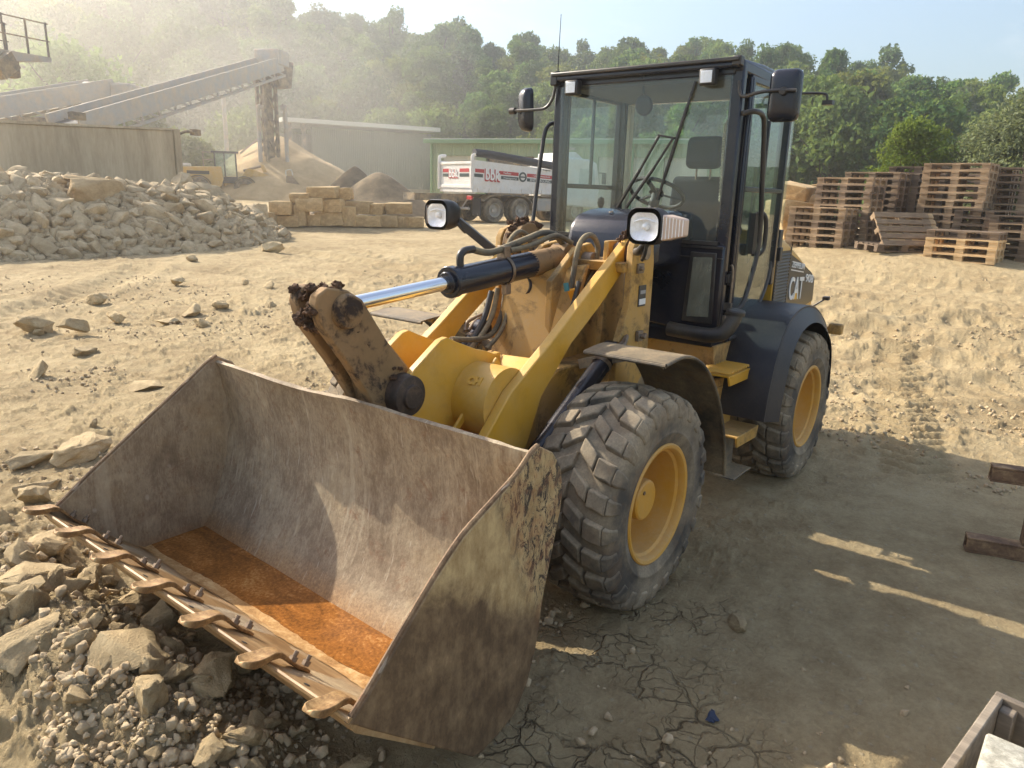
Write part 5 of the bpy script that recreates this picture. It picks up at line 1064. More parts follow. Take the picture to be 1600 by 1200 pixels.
# right arm swollen pivot end with mud on top
m_ = MB(); pr = [(-.60+.135*math.cos(math.radians(t)), 1.55+.135*math.sin(math.radians(t))) for t in range(0, 360, 15)]; m_.prism(pr, -.40, -.30); m_.build('pivot_housing', M['crank'], arms[1], bevel=.006)
clump([(-.60+.14*math.cos(math.radians(t)), -.34+.01*math.sin(t), 1.55+.14*math.sin(math.radians(t))) for t in (-20, 5, 25, 45, 62, 80, 98, 116, 134)], .03, 11, arms[1])
clump([(-.585, .35, 1.64), (-.60, .33, 1.66), (-.62, .36, 1.66), (-.64, .34, 1.63), (-.56, .34, 1.625)], .026, 12, arms[0])
# cross tube with its crank plates
m_ = MB(); m_.cyl((.37, -.325, .93), (.37, .325, .93), .165, 40); ct = m_.build('cross_tube', M['yellow'], LD)
plate = [(.19, 1.112), (.235, 1.11), (.30, 1.135), (.36, 1.15), (.50, 1.205), (.56, 1.232), (.60, 1.225), (.76, 1.122), (.84, 1.03), (.83, .95), (.76, .88), (.66, .80), (.56, .72), (.40, .68), (.25, .75), (.17, .90)]
for y0, y1 in ((.10, .135), (-.135, -.10)): m_ = MB(); m_.prism(plate, y0, y1); m_.build('crank_plate', M['yellow'], ct, bevel=.004)
m_ = MB(); m_.add([(.18, .136, 1.10), (.20, .324, 1.115), (.46, .324, .985), (.17, .136, 1.09), (.19, .324, 1.095), (.45, .324, .965)], [(0, 1, 2), (5, 4, 3), (0, 3, 4, 1), (1, 4, 5, 2), (2, 5, 3, 0)]); m_.build('gusset', M['yellow'], ct, bevel=.003)
m_ = MB(); m_.box((.355, .23, 1.098), (.10, .006, .03)); 
put_text(ct, 'CH', .05, (.505, .20, 1.03), (-.1, 1, 0), (-.62, 0, .78), M['yellow'], depth=.006, bold=.004)
m_ = MB(); m_.prism([(.30, 1.115), (.60, .83), (.58, .80), (.27, 1.08)], .19, .205); m_.build('weld_rib', M['yellow'], ct, bevel=.005)
# hinge ears on the bucket
for y in (.35, -.35):
    for e in (-.06, .06): m_ = MB(); m_.prism([(.97, .55), (.80, .36), (.76, .22), (.82, .14), (.95, .12), (1.1, .12), (.98, .3)], y+e-.014, y+e+.014); m_.build('hinge_ear', M['bkout'], bucket)
for e in (-.06, .06): m_ = MB(); m_.prism([(.975, .95), (.80, .75), (.76, .62), (.84, .56), (.965, .5)], e-.014, e+.014); m_.build('hinge_ear', M['bkout'], bucket)
# ---------------- front frame and tower
m_ = MB(); m_.prism([(.28, .40), (.42, .55), (.38, .78), (.15, .86), (-.1, 1.0), (-.62, 1.0), (-.8, .75), (-.8, .42)], -.27, .27); ff = m_.build('front_frame', M['yellow_dirty'], LD, bevel=.01)
for s_ in (1, -1):
    m_ = MB(); m_.prism([(-.47, 1.60), (-.50, 1.645), (-.60, 1.67), (-.68, 1.63), (-.70, 1.5), (-.70, .95), (-.55, .8), (-.36, .8), (-.37, 1.10), (-.46, 1.30)], s_*.43-.02, s_*.43+.02); o = m_.build('tower_side_plate', M['yellow_dirty'], LD, bevel=.005)
    m_ = MB(); m_.prism([(-.50, 1.62), (-.68, 1.62), (-.70, .95), (-.46, .9)], s_*.27-.015, s_*.27+.015); m_.build('tower_inner_plate', M['yellow_dirty'], LD, bevel=.005)
    m_ = MB(); m_.cyl((-.58, s_*.25, 1.57), (-.58, s_*.47, 1.57), .04, 20); m_.build('arm_pivot_pin', M['steel'], o, bevel=.004)
    if s_ > 0:
        m_ = MB(); m_.box((-.585, .453, 1.345), (.075, .004, .11)); st_ = m_.build('sticker', M['sticker_dark'] if 'sticker_dark' in M else plain('sticker_dark', (.03, .035, .04, 1), .4), o)
        m_ = MB(); m_.box((-.585, .457, 1.315), (.065, .003, .03)); m_.build('sticker_field', M['txt_white'], st_)
        m_ = MB(); m_.box((-.585, .457, 1.365), (.055, .003, .018)); m_.build('sticker_field', plain('grey_print', (.3, .3, .3, 1), .5), st_)
        for z in (1.135, ): 
            m_ = MB(); m_.box((-.57, .462, z), (.05, .02, .055)); m_.cyl((-.57, .47, z), (-.57, .50, z), .014, 6); m_.cyl((-.61, .462, z), (-.61, .485, z), .013, 6); m_.build('bolt_clamp', M['steel'], o, bevel=.003)
        m_ = MB(); m_.box((-.54, .456, 1.49), (.06, .015, .05)); m_.cyl((-.53, .46, 1.49), (-.53, .482, 1.49), .013, 6); m_.build('bolt_plate', M['steel'], o, bevel=.003)
# slanted front face of the tower between the arms
def quadplate(name, p, th, mat, parent, bevel=.006):
    p = [Vector(q) for q in p]; n = (p[1]-p[0]).cross(p[2]-p[0]).normalized()*th; m_ = MB(); k = len(p)
    m_.add(p+[q-n for q in p], [tuple(range(k)), tuple(range(2*k-1, k-1, -1))]+[(i, k+i, k+(i+1) % k, (i+1) % k) for i in range(k)]); return m_.build(name, mat, parent, bevel=bevel)
tf = quadplate('tower_front_plate', [(-.20, -.11, 1.42), (-.20, -.24, .92), (-.14, .16, .92), (-.30, .24, 1.28), (-.42, .23, 1.50), (-.36, -.02, 1.46)], -.03, M['yellow_dirty'], LD)
for (px, py, r, mt) in ((808, 490, .022, 'dark'), (826, 450, .048, 'blackp')):
    c = P(px, py, 'x', -.25); m_ = MB(); ax_ = Vector((1, -.15, .3)).normalized(); m_.lathe([(0, .004), (r*.7, .004), (r, .012), (r*1.08, .0)], c+ax_*.03, ax_, 28); m_.build('pin_hole', M[mt], tf)
for s_ in (1, -1):
    m_ = MB(); m_.prism([(-.20, 1.42), (-.42, 1.58), (-.56, 1.60), (-.66, 1.52), (-.7, .95), (-.2, .92)], s_*.105-.018+.02, s_*.105+.018+.02); m_.build('tower_centre_plate', M['yellow_dirty'], LD, bevel=.006)
m_ = MB(); m_.prism([(-.42, 1.52), (-.66, 1.52), (-.68, 1.47), (-.44, 1.47)], .12, .42); m_.build('tower_cross_plate', M['yellow_dirty'], LD, bevel=.004)
m_ = MB(); m_.cyl((-.50, -.17, 1.515), (-.50, .20, 1.515), .04, 20); m_.build('tower_pin', M['steel'], LD, bevel=.004)
# hoses
def hose(pts, r=.0135, mat='hose', name='hose'): m_ = MB(); m_.tube(pts, r, 12, 6); return m_.build(name, M[mat], LD)
hose([P(x, y, 'y', -.20) for x, y in ((788, 412), (793, 388), (800, 371), (812, 362), (824, 369), (830, 385), (832, 402))], .014)
hose([P(x, y, 'y', .20) for x, y in ((892, 455), (897, 420), (904, 386), (914, 370), (926, 369), (934, 385), (931, 408), (925, 428), (916, 448))], .0145, 'hoseb' if 'hoseb' in M else 'hose')
hose([P(x, y, 'y', .26) for x, y in ((905, 440), (895, 478), (878, 520), (858, 560))], .014, 'blackp')
hose([P(x, y, 'y', -.16) for x, y in ((790, 450), (784, 490), (770, 520), (745, 530), (705, 530))], .014)
hose([P(x, y, 'y', -.17) for x, y in ((778, 450), (770, 490), (755, 520), (735, 545))], .014)
hose([P(x, y, 'y', -.20) for x, y in ((768, 455), (757, 495), (742, 525), (730, 548))], .016, 'blackp')
hose([P(x, y, 'y', -.12) for x, y in ((800, 455), (790, 500), (778, 525), (760, 545))], .012)
m_ = MB(); c = P(898, 462, 'y', .24); m_.box(c, (.03, .05, .075), (.3, .3, .3)); o = m_.build('hose_bracket', plain('orange_yellow', (.70, .30, .01, 1), .5), LD, bevel=.004)
m_ = MB(); c = P(886, 455, 'y', .24); m_.cyl(c, c+Vector((.0, -.01, .04)), .014, 8); m_.build('teal_cap', plain('teal_cap', (.03, .16, .18, 1), .5), LD)
# lift cylinders
for s_ in (1, -1):
    A = Vector((-.34, s_*.43, 1.08)); B = Vector((.42, s_*.43, .60)); d = (B-A).normalized()
    m_ = MB(); m_.cyl(A+d*.06, A+d*.885, .048, 24); m_.cyl(A+Vector((0, -.03, 0)), A+Vector((0, .03, 0)), .055, 20); lc = m_.build('lift_cylinder', M['black'], LD, bevel=.004)
    m_ = MB(); m_.cyl(A+d*.86, B, .024, 20); m_.cyl(B+Vector((0, -.03, 0)), B+Vector((0, .03, 0)), .045, 20); m_.build('piston_rod', M['steel'], lc)
    m_ = MB(); p = A+d*.10; m_.lathe([(.046, -.012), (.051, -.012), (.051, .012), (.046, .012)], p, d, 24, closed=True); m_.tube([p+Vector((0, s_*.03, .05)), p+Vector((-.1, s_*.05, .10)), p+Vector((-.2, s_*.02, .12))], .012, 10, 4); m_.tube([p+Vector((.02, s_*.04, .05)), p+Vector((-.05, s_*.08, .09)), p+Vector((-.15, s_*.05, .13))], .010, 10, 4); m_.build('clamp', M['steel'], lc)
# ---------------- axles and wheels
for x in (0, -2.17):
    m_ = MB(); m_.cyl((x, -.62, .5), (x, .62, .5), .09, 20); m_.lathe([(.09, -.2), (.16, -.14), (.2, 0), (.16, .14), (.09, .2)], (x, 0, .5), (0, 1, 0), 24); m_.box((x, 0, .64), (.24, .5, .16)); m_.build('axle', M['darksteel'], LD, bevel=.005)
TR, TW, RR = .525, .40, .272
def carc(v):           # tread surface radius at lateral v in metres from the centre, |v|<=.21
    a = abs(v)/.20; return TR-.033-.028*a**2.6
def wheel(x, s_, rear=False):
    cy0 = s_*.735; c = Vector((x, cy0, .5)); ax = Vector((0, s_, 0))
    # tyre: carcass lathe (h>0 is the outer side)
    prof = [(RR-.012, -.175), (RR+.01, -.185), (.32, -.198), (.38, -.206), (.43, -.204), (.46, -.196), (.478, -.17), (carc(.12), -.12), (carc(.06), -.06), (carc(0), 0), (carc(.06), .06), (carc(.12), .12), (.478, .17), (.46, .196), (.43, .204), (.38, .206), (.345, .203), (.335, .208), (.32, .200), (RR+.022, .194), (RR+.016, .188), (RR-.012, .178)]
    m_ = MB(); m_.lathe(prof, c, ax, 96)
    e1 = Vector((1, 0, 0)); e2 = ax.cross(e1)
    def pos(u, v, h):   # u arc length at TR, v lateral, h height above carcass
        th = u/TR; 
        if abs(v) <= .185: r = carc(v)+h; lat = v
        else:
            k = (abs(v)-.185)/.11; k = min(k, 1); r = carc(.185)-.012*0-.085*k+h*(1-k)*.75; lat = math.copysign(.185+.012*math.sin(k*1.57)*1.5+h*.55*(1-.3*k), v)
        return c+ax*lat+(e1*math.cos(th)+e2*math.sin(th))*r
    P_ = 24; pitch = 2*math.pi*TR/P_; H = .029; rq = random.Random(int(x*10)+s_)
    def block(poly_uv, H_):
        # poly: list of (u,v) as a strip: left edge list & right edge list of same length
        L_, R2 = poly_uv; n = len(L_); vs = []
        for (a, b) in zip(L_, R2):
            mid = ((a[0]+b[0])/2, (a[1]+b[1])/2); sh = .80
            for (p, q) in ((a, 0), (b, 0)): vs.append(pos(p[0], p[1], -.004))
            for (p, q) in ((a, 0), (b, 0)): vs.append(pos(mid[0]+(p[0]-mid[0])*sh+rq.uniform(-.004, .004), mid[1]+(p[1]-mid[1])*sh+rq.uniform(-.002, .002), H_+rq.uniform(-.004, .002)))
        fs = []
        for i in range(n-1):
            o, q = i*4, (i+1)*4; fs += [(o, q, q+2, o+2), (o+2, q+2, q+3, o+3), (o+3, q+3, q+1, o+1)]
        fs += [(0, 2, 3, 1), ((n-1)*4, (n-1)*4+1, (n-1)*4+3, (n-1)*4+2)]; m_.add(vs, fs)
    for i in range(P_):
        for sd in (1, -1):
            u0 = i*pitch+(pitch/2 if sd > 0 else 0); wv = rq.uniform(.92, 1.05); hh = H*rq.uniform(.86, 1.02)
            # centre block, slanting back
            def seg(va, vb, ua, ub, wa, wb, k=3, hsc=1.0):
                L_ = []; R2 = []
                for j in range(k+1):
                    f = j/k; v = va+(vb-va)*f; uc = u0+ua+(ub-ua)*f; w = (wa+(wb-wa)*f)*wv; L_.append((uc-w/2, sd*v)); R2.append((uc+w/2, sd*v))
                block((L_, R2), hh*hsc)
            dirn = 1
            seg(.004, .090, -.040, .026, .080, .094, 3, 1.0)
            seg(.099, .179, .036, .056, .100, .104, 3, .98)
            seg(.181, .272, .058, .064, .098, .072, 4, .92)
    ty = m_.build('wheel', M['rubber'], LD, ang=60); bv = ty.modifiers.new('bevel', 'BEVEL'); bv.width = .006; bv.segments = 2; bv.limit_method = 'ANGLE'; bv.angle_limit = math.radians(45)
    # rim
    dish = .03 if rear else -.05
    m_ = MB()
    m_.lathe([(0, .03+dish), (.10, .03+dish), (.115, .012+dish), (.150, .000+dish), (.185, -.012+dish), (.205, -.005+dish), (.222, .02+dish), (.232, .06+dish), (.236, .12), (.240, .150), (.252, .160), (.255, .182), (.262, .192), (.276, .196), (.283, .190), (.284, .180), (.272, .176), (.262, .165), (.256, -.16), (.275, -.18)], c, ax, 72)
    rim = m_.build('rim', M['yellow_rim'], ty, ang=30)
    m_ = MB()
    for k in range(8):
        a = k*math.pi/4+.2; p = c+(e1*math.cos(a)+e2*math.sin(a))*.135+ax*(.004+dish); m_.cyl(p, p+ax*.018, .012, 6)
    m_.build('wheel_nuts', M['yellow_rim'], rim, bevel=.001)
    m_ = MB(); hh = .125 if not rear else .075
    m_.lathe([(0, hh), (.086, hh), (.094, hh-.006), (.097, hh-.02), (.10, .0), (.11, -.03)], c, ax, 40); hb = m_.build('hub', M['hubp'] if 'hubp' in M else M['yellow_rim'], rim)
    m_ = MB(); p = c+ax*(hh+.001)+e1*.03-e2*.045; m_.cyl(p, p+ax*.004, .009, 12); m_.build('drain_plug', M['steel'], hb)
    m_ = MB(); a = .9; p = c+(e1*math.cos(a)+e2*math.sin(a))*.238+ax*.06; m_.tube([p, p+ax*.05-e1*.01, p+ax*.075-e1*.02], .006, 8, 3); m_.build('valve', M['steel'], rim)
    return ty
for x in (0, -2.17):
    for s_ in (1, -1): wheel(x, s_, x < -1)
# ---------------- front fenders
def sheet(name, prof, y0, y1, th, mat, parent, lip=0.0, bevel=.002):
    pr = smooth_path([(x, 0, z) for x, z in prof], 5); outp = []; n = len(pr)
    for i, p in enumerate(pr):
        d = (pr[min(i+1, n-1)]-pr[max(i-1, 0)]).normalized(); outp.append(p+Vector((-d.z, 0, d.x))*th)
    m_ = MB(); pts = [(p.x, p.z) for p in pr]+[(p.x, p.z) for p in reversed(outp)]; m_.prism(pts, y0, y1); return m_.build(name, mat, parent, bevel=bevel)
for s_ in (1, -1):
    fr = [(.06, 1.155), (-.12, 1.165), (-.28, 1.12), (-.42, 1.03), (-.53, .92), (-.62, .79), (-.69, .65), (-.735, .52), (-.75, .42)]
    y0, y1 = sorted((s_*.52, s_*.93)); f_ = sheet('front_fender', fr, y0, y1, -.008, M['fenderf'], LD)
    m_ = MB(); pr = smooth_path([(x, s_*.93, z) for x, z in fr], 5); m_.tube(pr, .009, 8, 1); m_.tube([(.06, s_*.52, 1.152), (.06, s_*.93, 1.152)], .009, 8, 1); m_.build('rolled_edge', M['fenderf'], f_)
    clump([(-.14-.05*i, s_*(.66+.02*(i % 3)), 1.14-.016*i) for i in range(5)]+[(-.35, s_*.7, 1.06), (-.3, s_*.6, 1.09)], .024, 20+s_, f_, mat='clod', name='caked_mud')
    for bb in (((-.3, s_*.28, 1.0), (-.3, s_*.60, 1.10)), ((-.70, s_*.30, .62), (-.70, s_*.60, .62))): m_ = MB(); m_.bar(bb[0], bb[1], .05, .05); m_.build('fender_bracket', M['darksteel'], f_)
# ---------------- rear frame, steps
m_ = MB(); m_.prism([(-.85, .50), (-.85, .62), (-1.24, .64), (-1.3, 1.0), (-3.1, 1.0), (-3.15, .62), (-2.9, .45), (-1.1, .42)], -.40, .40); m_.build('rear_frame', M['yellow_dirty'], LD, bevel=.01)
m_ = MB(); m_.cyl((-.82, 0, .4), (-.82, 0, .95), .07, 20); m_.build('articulation_pin', M['darksteel'], LD)
m_ = MB(); m_.prism([(-1.25, 1.0), (-1.9, 1.0), (-1.9, .86), (-1.30, .80)], -.60, .60); m_.build('cab_floor_frame', M['yellow_dirty'], LD, bevel=.006)
m_ = MB(); m_.box((-1.33, .66, .855), (.36, .20, .012)); m_.prism([(-1.13, .86), (-1.52, .86), (-1.50, .795), (-1.16, .80)], .745, .757); 
for k in range(9): m_.prism([(-1.145-.04*k, .872), (-1.165-.04*k, .872), (-1.155-.04*k, .888)], .57, .757)
m_.build('upper_step', M['yellow'], LD, bevel=.002)
m_ = MB(); m_.prism([(-1.25, .80), (-1.62, .76), (-1.64, .62), (-1.58, .55), (-1.27, .60)], .60, .615)
for k in range(4): m_.cyl((-1.30-.09*k, .615, .73), (-1.18-.12*k, .618, .73), .012, 10)
m_.build('step_hanger', M['yellow_dirty'], LD, bevel=.002)
m_ = MB(); m_.box((-1.42, .70, .47), (.34, .20, .012)); m_.prism([(-1.24, .475), (-1.60, .475), (-1.58, .40), (-1.26, .41)], .79, .802); m_.box((-1.42, .62, .54), (.30, .012, .16)); m_.build('lower_step', M['yellow_dirty'], LD, bevel=.003)
m_ = MB(); m_.box((-1.44, .66, .30), (.26, .012, .24)); m_.box((-1.44, .72, .19), (.28, .14, .012)); m_.build('step_flap', M['darksteel'], LD, bevel=.003)
# ---------------- rear fenders
for s_ in (1, -1):
    fr = [(-1.40, .56), (-1.42, .70), (-1.47, .88), (-1.55, 1.04), (-1.69, 1.15), (-1.90, 1.195), (-2.12, 1.175), (-2.32, 1.10), (-2.50, .98), (-2.60, .80), (-2.64, .58)]
    y0, y1 = sorted((s_*.55, s_*.90)); f_ = sheet('rear_fender', fr, y0, y1, -.012, M['fender'], LD, bevel=.003)
    pr = smooth_path([(x, 0, z) for x, z in fr], 5); cx, cz = -2.10, .50; n = len(pr); inner_ = []; outer_ = []
    for p in pr: 
        q = Vector((cx, 0, cz)); v = (p-q); L_ = v.length; inner_.append(Vector((p.x-v.x/L_*.095, s_*.955, p.z-v.z/L_*.095))); outer_.append(Vector((p.x, s_*.90, p.z)))
    m_ = MB(); m_.add(outer_+inner_+[q+Vector((0, -s_*.01, 0)) for q in inner_]+[q+Vector((0, -s_*.012, -.0)) for q in outer_], [(i, i+1, n+i+1, n+i) for i in range(n-1)]+[(n+i, n+i+1, 2*n+i+1, 2*n+i) for i in range(n-1)]+[(2*n+i, 2*n+i+1, 3*n+i+1, 3*n+i) for i in range(n-1)]); m_.build('fender_lip', M['fender'], f_, ang=60)
    m_ = MB(); m_.tube([Vector((p.x, s_*.745, p.z+.004)) for p in pr], .007, 8, 1); m_.build('fender_crease', M['fender'], f_)
    m_ = MB(); 
    for i in (3, 7): p = outer_[i*3]; m_.lathe([(0, .004), (.006, .003), (.008, 0)], (p.x, s_*.87, p.z+.008), (-.4, 0, 1), 12)
    m_.build('fender_screw', M['steel'], f_)
# ---------------- cab
FX, RX, CW, ZR = -1.24, -2.10, .60, 2.53
m_ = MB(); m_.box((-1.67, 0, 1.035), (.86, 1.18, .09)); m_.box((-1.67, -.565, 1.3), (.80, .05, .5)); m_.box((-2.09, 0, 1.3), (.03, 1.12, .52)); cab = m_.build('cab', M['black'], LD, bevel=.01)
def part(mb, name, mat, parent=None, **k): return mb.build(name, M[mat] if isinstance(mat, str) else mat, parent or cab, **k)
for s_ in (1, -1):
    m_ = MB(); m_.bar((FX-.03, s_*.585, 1.06), (FX-.03, s_*.585, ZR+.02), .055, .075, up=(0, 1, 0)); part(m_, 'front_pillar', 'black', bevel=.012)
    m_ = MB(); m_.bar((RX, s_*.585, 1.30), (RX+.02, s_*.585, ZR), .06, .06, up=(0, 1, 0)); part(m_, 'rear_pillar', 'black', bevel=.012)
    m_ = MB(); m_.bar((-1.24, s_*.585, ZR+.015), (-2.12, s_*.585, ZR-.005), .07, .07); part(m_, 'roof_rail', 'black', bevel=.015)
m_ = MB(); m_.box((FX-.02, 0, ZR+.005), (.06, 1.15, .07)); part(m_, 'cross_rail', 'black', bevel=.01)
m_ = MB(); m_.box((RX, 0, ZR-.01), (.06, 1.15, .07)); part(m_, 'cross_rail', 'black', bevel=.01)
# roof
m_ = MB(); top = [(-1.19, 2.565), (-1.22, 2.585), (-1.6, 2.60), (-2.0, 2.59), (-2.15, 2.555), (-2.17, 2.53), (-1.19, 2.53)]
m_.prism(top, -.60, .60); rf = part(m_, 'roof', 'black', bevel=.02, segs=3)
m_ = MB(); m_.box((-1.20, .0, 2.572), (.05, 1.22, .022)); m_.box((-1.21, .595, 2.565), (.05, .05, .05)); m_.box((-1.21, -.595, 2.55), (.05, .05, .08)); part(m_, 'roof_visor', 'blackp', rf, bevel=.006)
# windscreen
m_ = MB(); m_.box((FX+.004, 0, 2.06), (.006, 1.13, .92)); ws = part(m_, 'windscreen', 'glass')
m_ = MB()
for (y0, z0, y1, z1) in ((-.57, 1.60, .57, 1.60),): m_.box((FX+.002, 0, 1.598), (.03, 1.14, .022))
part(m_, 'windscreen_seal', 'blackp', ws)
# lower front panels
for s_ in (1, -1):
    m_ = MB(); ys = sorted((s_*.10, s_*.615)); m_.prism([(ys[0], 1.10), (ys[1], 1.06), (ys[1], 1.59), (ys[0], 1.59)], FX-.02, FX+.012, 'x'); lp = part(m_, 'lower_front_panel', 'black', bevel=.012)
    m_ = MB(); m_.box((FX+.016, s_*.36, 1.575), (.014, .50, .012)); m_.box((FX+.016, s_*.36, 1.515), (.010, .50, .006)); part(m_, 'panel_trim', 'blackp', lp)
    fr = [(.395, 1.135), (.585, 1.135), (.575, 1.545), (.415, 1.545)]; gl = [(.425, 1.165), (.562, 1.175), (.555, 1.52), (.438, 1.515)]
    m_ = MB(); m_.prism([(s_*a, b) for a, b in fr], FX+.012, FX+.026, 'x'); fo = part(m_, 'window_frame', 'blackp', lp, bevel=.005)
    m_ = MB(); m_.prism([(s_*a, b) for a, b in gl], FX+.0265, FX+.029, 'x'); part(m_, 'foot_window', M['glass_foot'] if 'glass_foot' in M else M['glass_side'], lp)
M['hood_int'] = plain('interior_plastic', (.02, .022, .026, 1), .6)
# console cover in front of the windscreen
m_ = MB(); pr = [(-1.24, 1.46), (-1.24, 1.775), (-1.10, 1.765), (-.98, 1.735), (-.91, 1.68), (-.88, 1.58), (-.875, 1.46)]
m_.prism(pr, -.25, .36); co_ = part(m_, 'console_cover', 'black', bevel=.045, segs=4)
m_ = MB(); m_.lathe([(0, .006), (.012, .005), (.014, 0)], (-1.02, -.02, 1.752), (.2, 0, 1), 16); part(m_, 'cover_screw', 'steel', co_)
m_ = MB(); m_.box((-.95, 0, 1.25), (.26, .5, .5)); part(m_, 'bulkhead', 'darksteel')
m_ = MB(); m_.box((-.93, 0, .78), (.30, .50, .30)); m_.cyl((-.95, -.3, .75), (-.95, .3, .75), .12, 16); m_.tube([(-.75, .2, 1.0), (-.85, .30, .90), (-1.05, .33, .88)], .03, 10, 5); m_.build('drive_unit', M['darksteel'], LD, bevel=.01)
# left side: door
def sideframe(s_, door):
    y = s_*.612; 
    m_ = MB(); m_.bar((-1.375, y, 1.02), (-1.375, y, 2.50), .035, .05, up=(0, 1, 0)); m_.bar((-1.345, y+s_*.012, 1.02), (-1.345, y+s_*.012, 2.50), .018, .02, up=(0, 1, 0)); dr = part(m_, 'door' if door else 'side_frame', 'black', bevel=.006)
    m_ = MB(); m_.bar((-2.055, y, 1.42), (-2.055, y, 2.50), .035, .04, up=(0, 1, 0)); m_.bar((-1.36, y, 2.495), (-2.06, y, 2.495), .035, .035); m_.bar((-1.39, y+s_*.004, 1.905), (-2.04, y+s_*.004, 1.905), .03, .03)
    m_.bar((-1.715, y+s_*.004, 1.92), (-1.715, y+s_*.004, 2.48), .02, .02, up=(0, 1, 0)); part(m_, 'window_bar', 'black', dr, bevel=.004)
    # glass: two upper panes, one lower pane cut by the fender
    for (x0, x1) in ((-1.39, -1.71), (-1.725, -2.045)):
        m_ = MB(); m_.box(((x0+x1)/2, y-s_*.004, 2.20), (abs(x1-x0), .006, .57)); part(m_, 'side_window', 'glass_side', dr)
    lowp = [(-1.39, 1.895), (-2.045, 1.895), (-2.045, 1.47), (-1.98, 1.31), (-1.88, 1.20), (-1.76, 1.10), (-1.62, 1.045), (-1.39, 1.035)]
    m_ = MB(); m_.prism(lowp, y-.003, y+.003); part(m_, 'lower_pane', 'glass_side', dr)
    m_ = MB(); m_.tube([(-2.05, y, 1.46), (-1.985, y, 1.30), (-1.88, y, 1.185), (-1.76, y, 1.085), (-1.62, y, 1.03), (-1.38, y, 1.02)], .014, 8, 4); part(m_, 'pane_seal', 'blackp', dr)
    if door:
        m_ = MB(); m_.tube([(-1.245, .63, 2.30), (-1.30, .68, 2.315), (-1.40, .69, 2.30), (-1.445, .69, 2.22), (-1.50, .69, 1.95), (-1.56, .69, 1.62), (-1.52, .68, 1.40), (-1.44, .67, 1.24), (-1.36, .64, 1.20)], .0145, 12, 6); part(m_, 'grab_rail', 'blackp', dr)
        m_ = MB(); m_.tube([(-1.62, .63, 1.76), (-1.62, .67, 1.77), (-1.655, .685, 1.72), (-1.665, .685, 1.58), (-1.64, .67, 1.53), (-1.62, .63, 1.53)], .014, 10, 4); m_.box((-1.60, .635, 1.65), (.06, .03, .24)); part(m_, 'door_handle', 'blackp', dr, bevel=.006)
        for z in (1.16, 1.40): m_ = MB(); m_.cyl((-1.315, .635, z-.04), (-1.315, .635, z+.04), .016, 10); m_.box((-1.30, .63, z), (.05, .02, .05)); part(m_, 'hinge', 'steel' if z < 1.2 else 'blackp', dr, bevel=.003)
        m_ = MB(); m_.tube([(-1.29, .64, 1.48), (-1.30, .65, 1.44), (-1.30, .65, 1.25), (-1.30, .64, 1.18)], .007, 8, 4); part(m_, 'gas_strut', 'steel', dr)
sideframe(1, True); sideframe(-1, False)
m_ = MB(); m_.box((-1.30, .59, 1.33), (.12, .02, .54)); part(m_, 'corner_panel', 'black', bevel=.004)
m_ = MB(); m_.box((-2.125, 0, 2.02), (.006, 1.12, .92)); part(m_, 'rear_window', 'glass_side')
m_ = MB(); m_.prism([(-2.12, 1.42), (-2.12, 2.48), (-2.26, 2.40), (-2.28, 1.50)], .575, .583); part(m_, 'rear_quarter_glass', 'glass')
m_ = MB(); m_.bar((-2.20, .58, 1.0), (-2.20, .58, 1.66), .06, .06, up=(0, 1, 0)); m_.box((-2.19, .60, 1.50), (.05, .05, .09)); part(m_, 'rear_post', 'blackp', bevel=.006)
# right hand grab rail
m_ = MB(); m_.tube([P(874, 196, 'y', -.64), P(862, 193, 'y', -.68), P(852, 205, 'y', -.69), P(846, 240, 'y', -.69), P(838, 300, 'y', -.69), P(832, 352, 'y', -.68)], .0135, 12, 5); part(m_, 'grab_rail', 'blackp')
# lower rubber elbow
m_ = MB(); m_.tube([P(1045, 513, 'x', -1.15), P(1075, 519, 'x', -1.15), P(1110, 524, 'x', -1.15), P(1130, 520, 'x', -1.16), P(1143, 505, 'x', -1.18), P(1150, 487, 'x', -1.20)], .043, 20, 6); ep = part(m_, 'intake_elbow', 'blackp')
c = P(1150, 486, 'x', -1.20); m_ = MB(); m_.lathe([(.047, -.02), (.054, -.02), (.054, .0), (.048, .008), (.0, .012)], c, (0, .1, 1), 28); m_.box(c+Vector((0, -.05, .02)), (.03, .04, .04)); part(m_, 'elbow_clamp', 'blackp', ep)
# wipers
m_ = MB(); W1 = [P(x, y, 'x', FX+.035) for x, y in ((964, 325), (1000, 265), (1030, 212))]; m_.bar(W1[0], W1[1], .022, .014); m_.bar(W1[1], W1[2], .014, .012)
m_.bar(P(978, 325, 'x', FX+.035), P(1022, 262, 'x', FX+.035), .020, .014); m_.bar(P(1022, 262, 'x', FX+.035), P(1053, 214, 'x', FX+.03), .013, .012); m_.bar(P(1028, 211, 'x', FX+.035), P(1054, 216, 'x', FX+.03), .018, .012)
wp = part(m_, 'wiper_arm', 'blackp', bevel=.002)
m_ = MB(); a = P(1087, 127, 'x', FX+.016); b = P(1027, 312, 'x', FX+.016); m_.bar(a, b, .013, .014); m_.bar(a.lerp(b, .2), a.lerp(b, .8), .024, .014); part(m_, 'wiper_blade', 'blackp', wp, bevel=.002)
# work lights under the visor
for px, py in ((893, 137), (1105, 120)):
    c = P(px, py, 'x', -1.17); m_ = MB(); m_.box(c+Vector((-.02, 0, 0)), (.06, .092, .088)); m_.box(c+Vector((-.04, 0, .05)), (.03, .03, .04)); wl_ = part(m_, 'work_light', 'blackp', bevel=.010)
    m_ = MB(); m_.box(c+Vector((.013, 0, 0)), (.004, .066, .062)); part(m_, 'reflector', 'reflector', wl_, bevel=.002)
    m_ = MB(); m_.box(c+Vector((.019, 0, 0)), (.004, .070, .066)); part(m_, 'lamp_lens', 'lens', wl_)
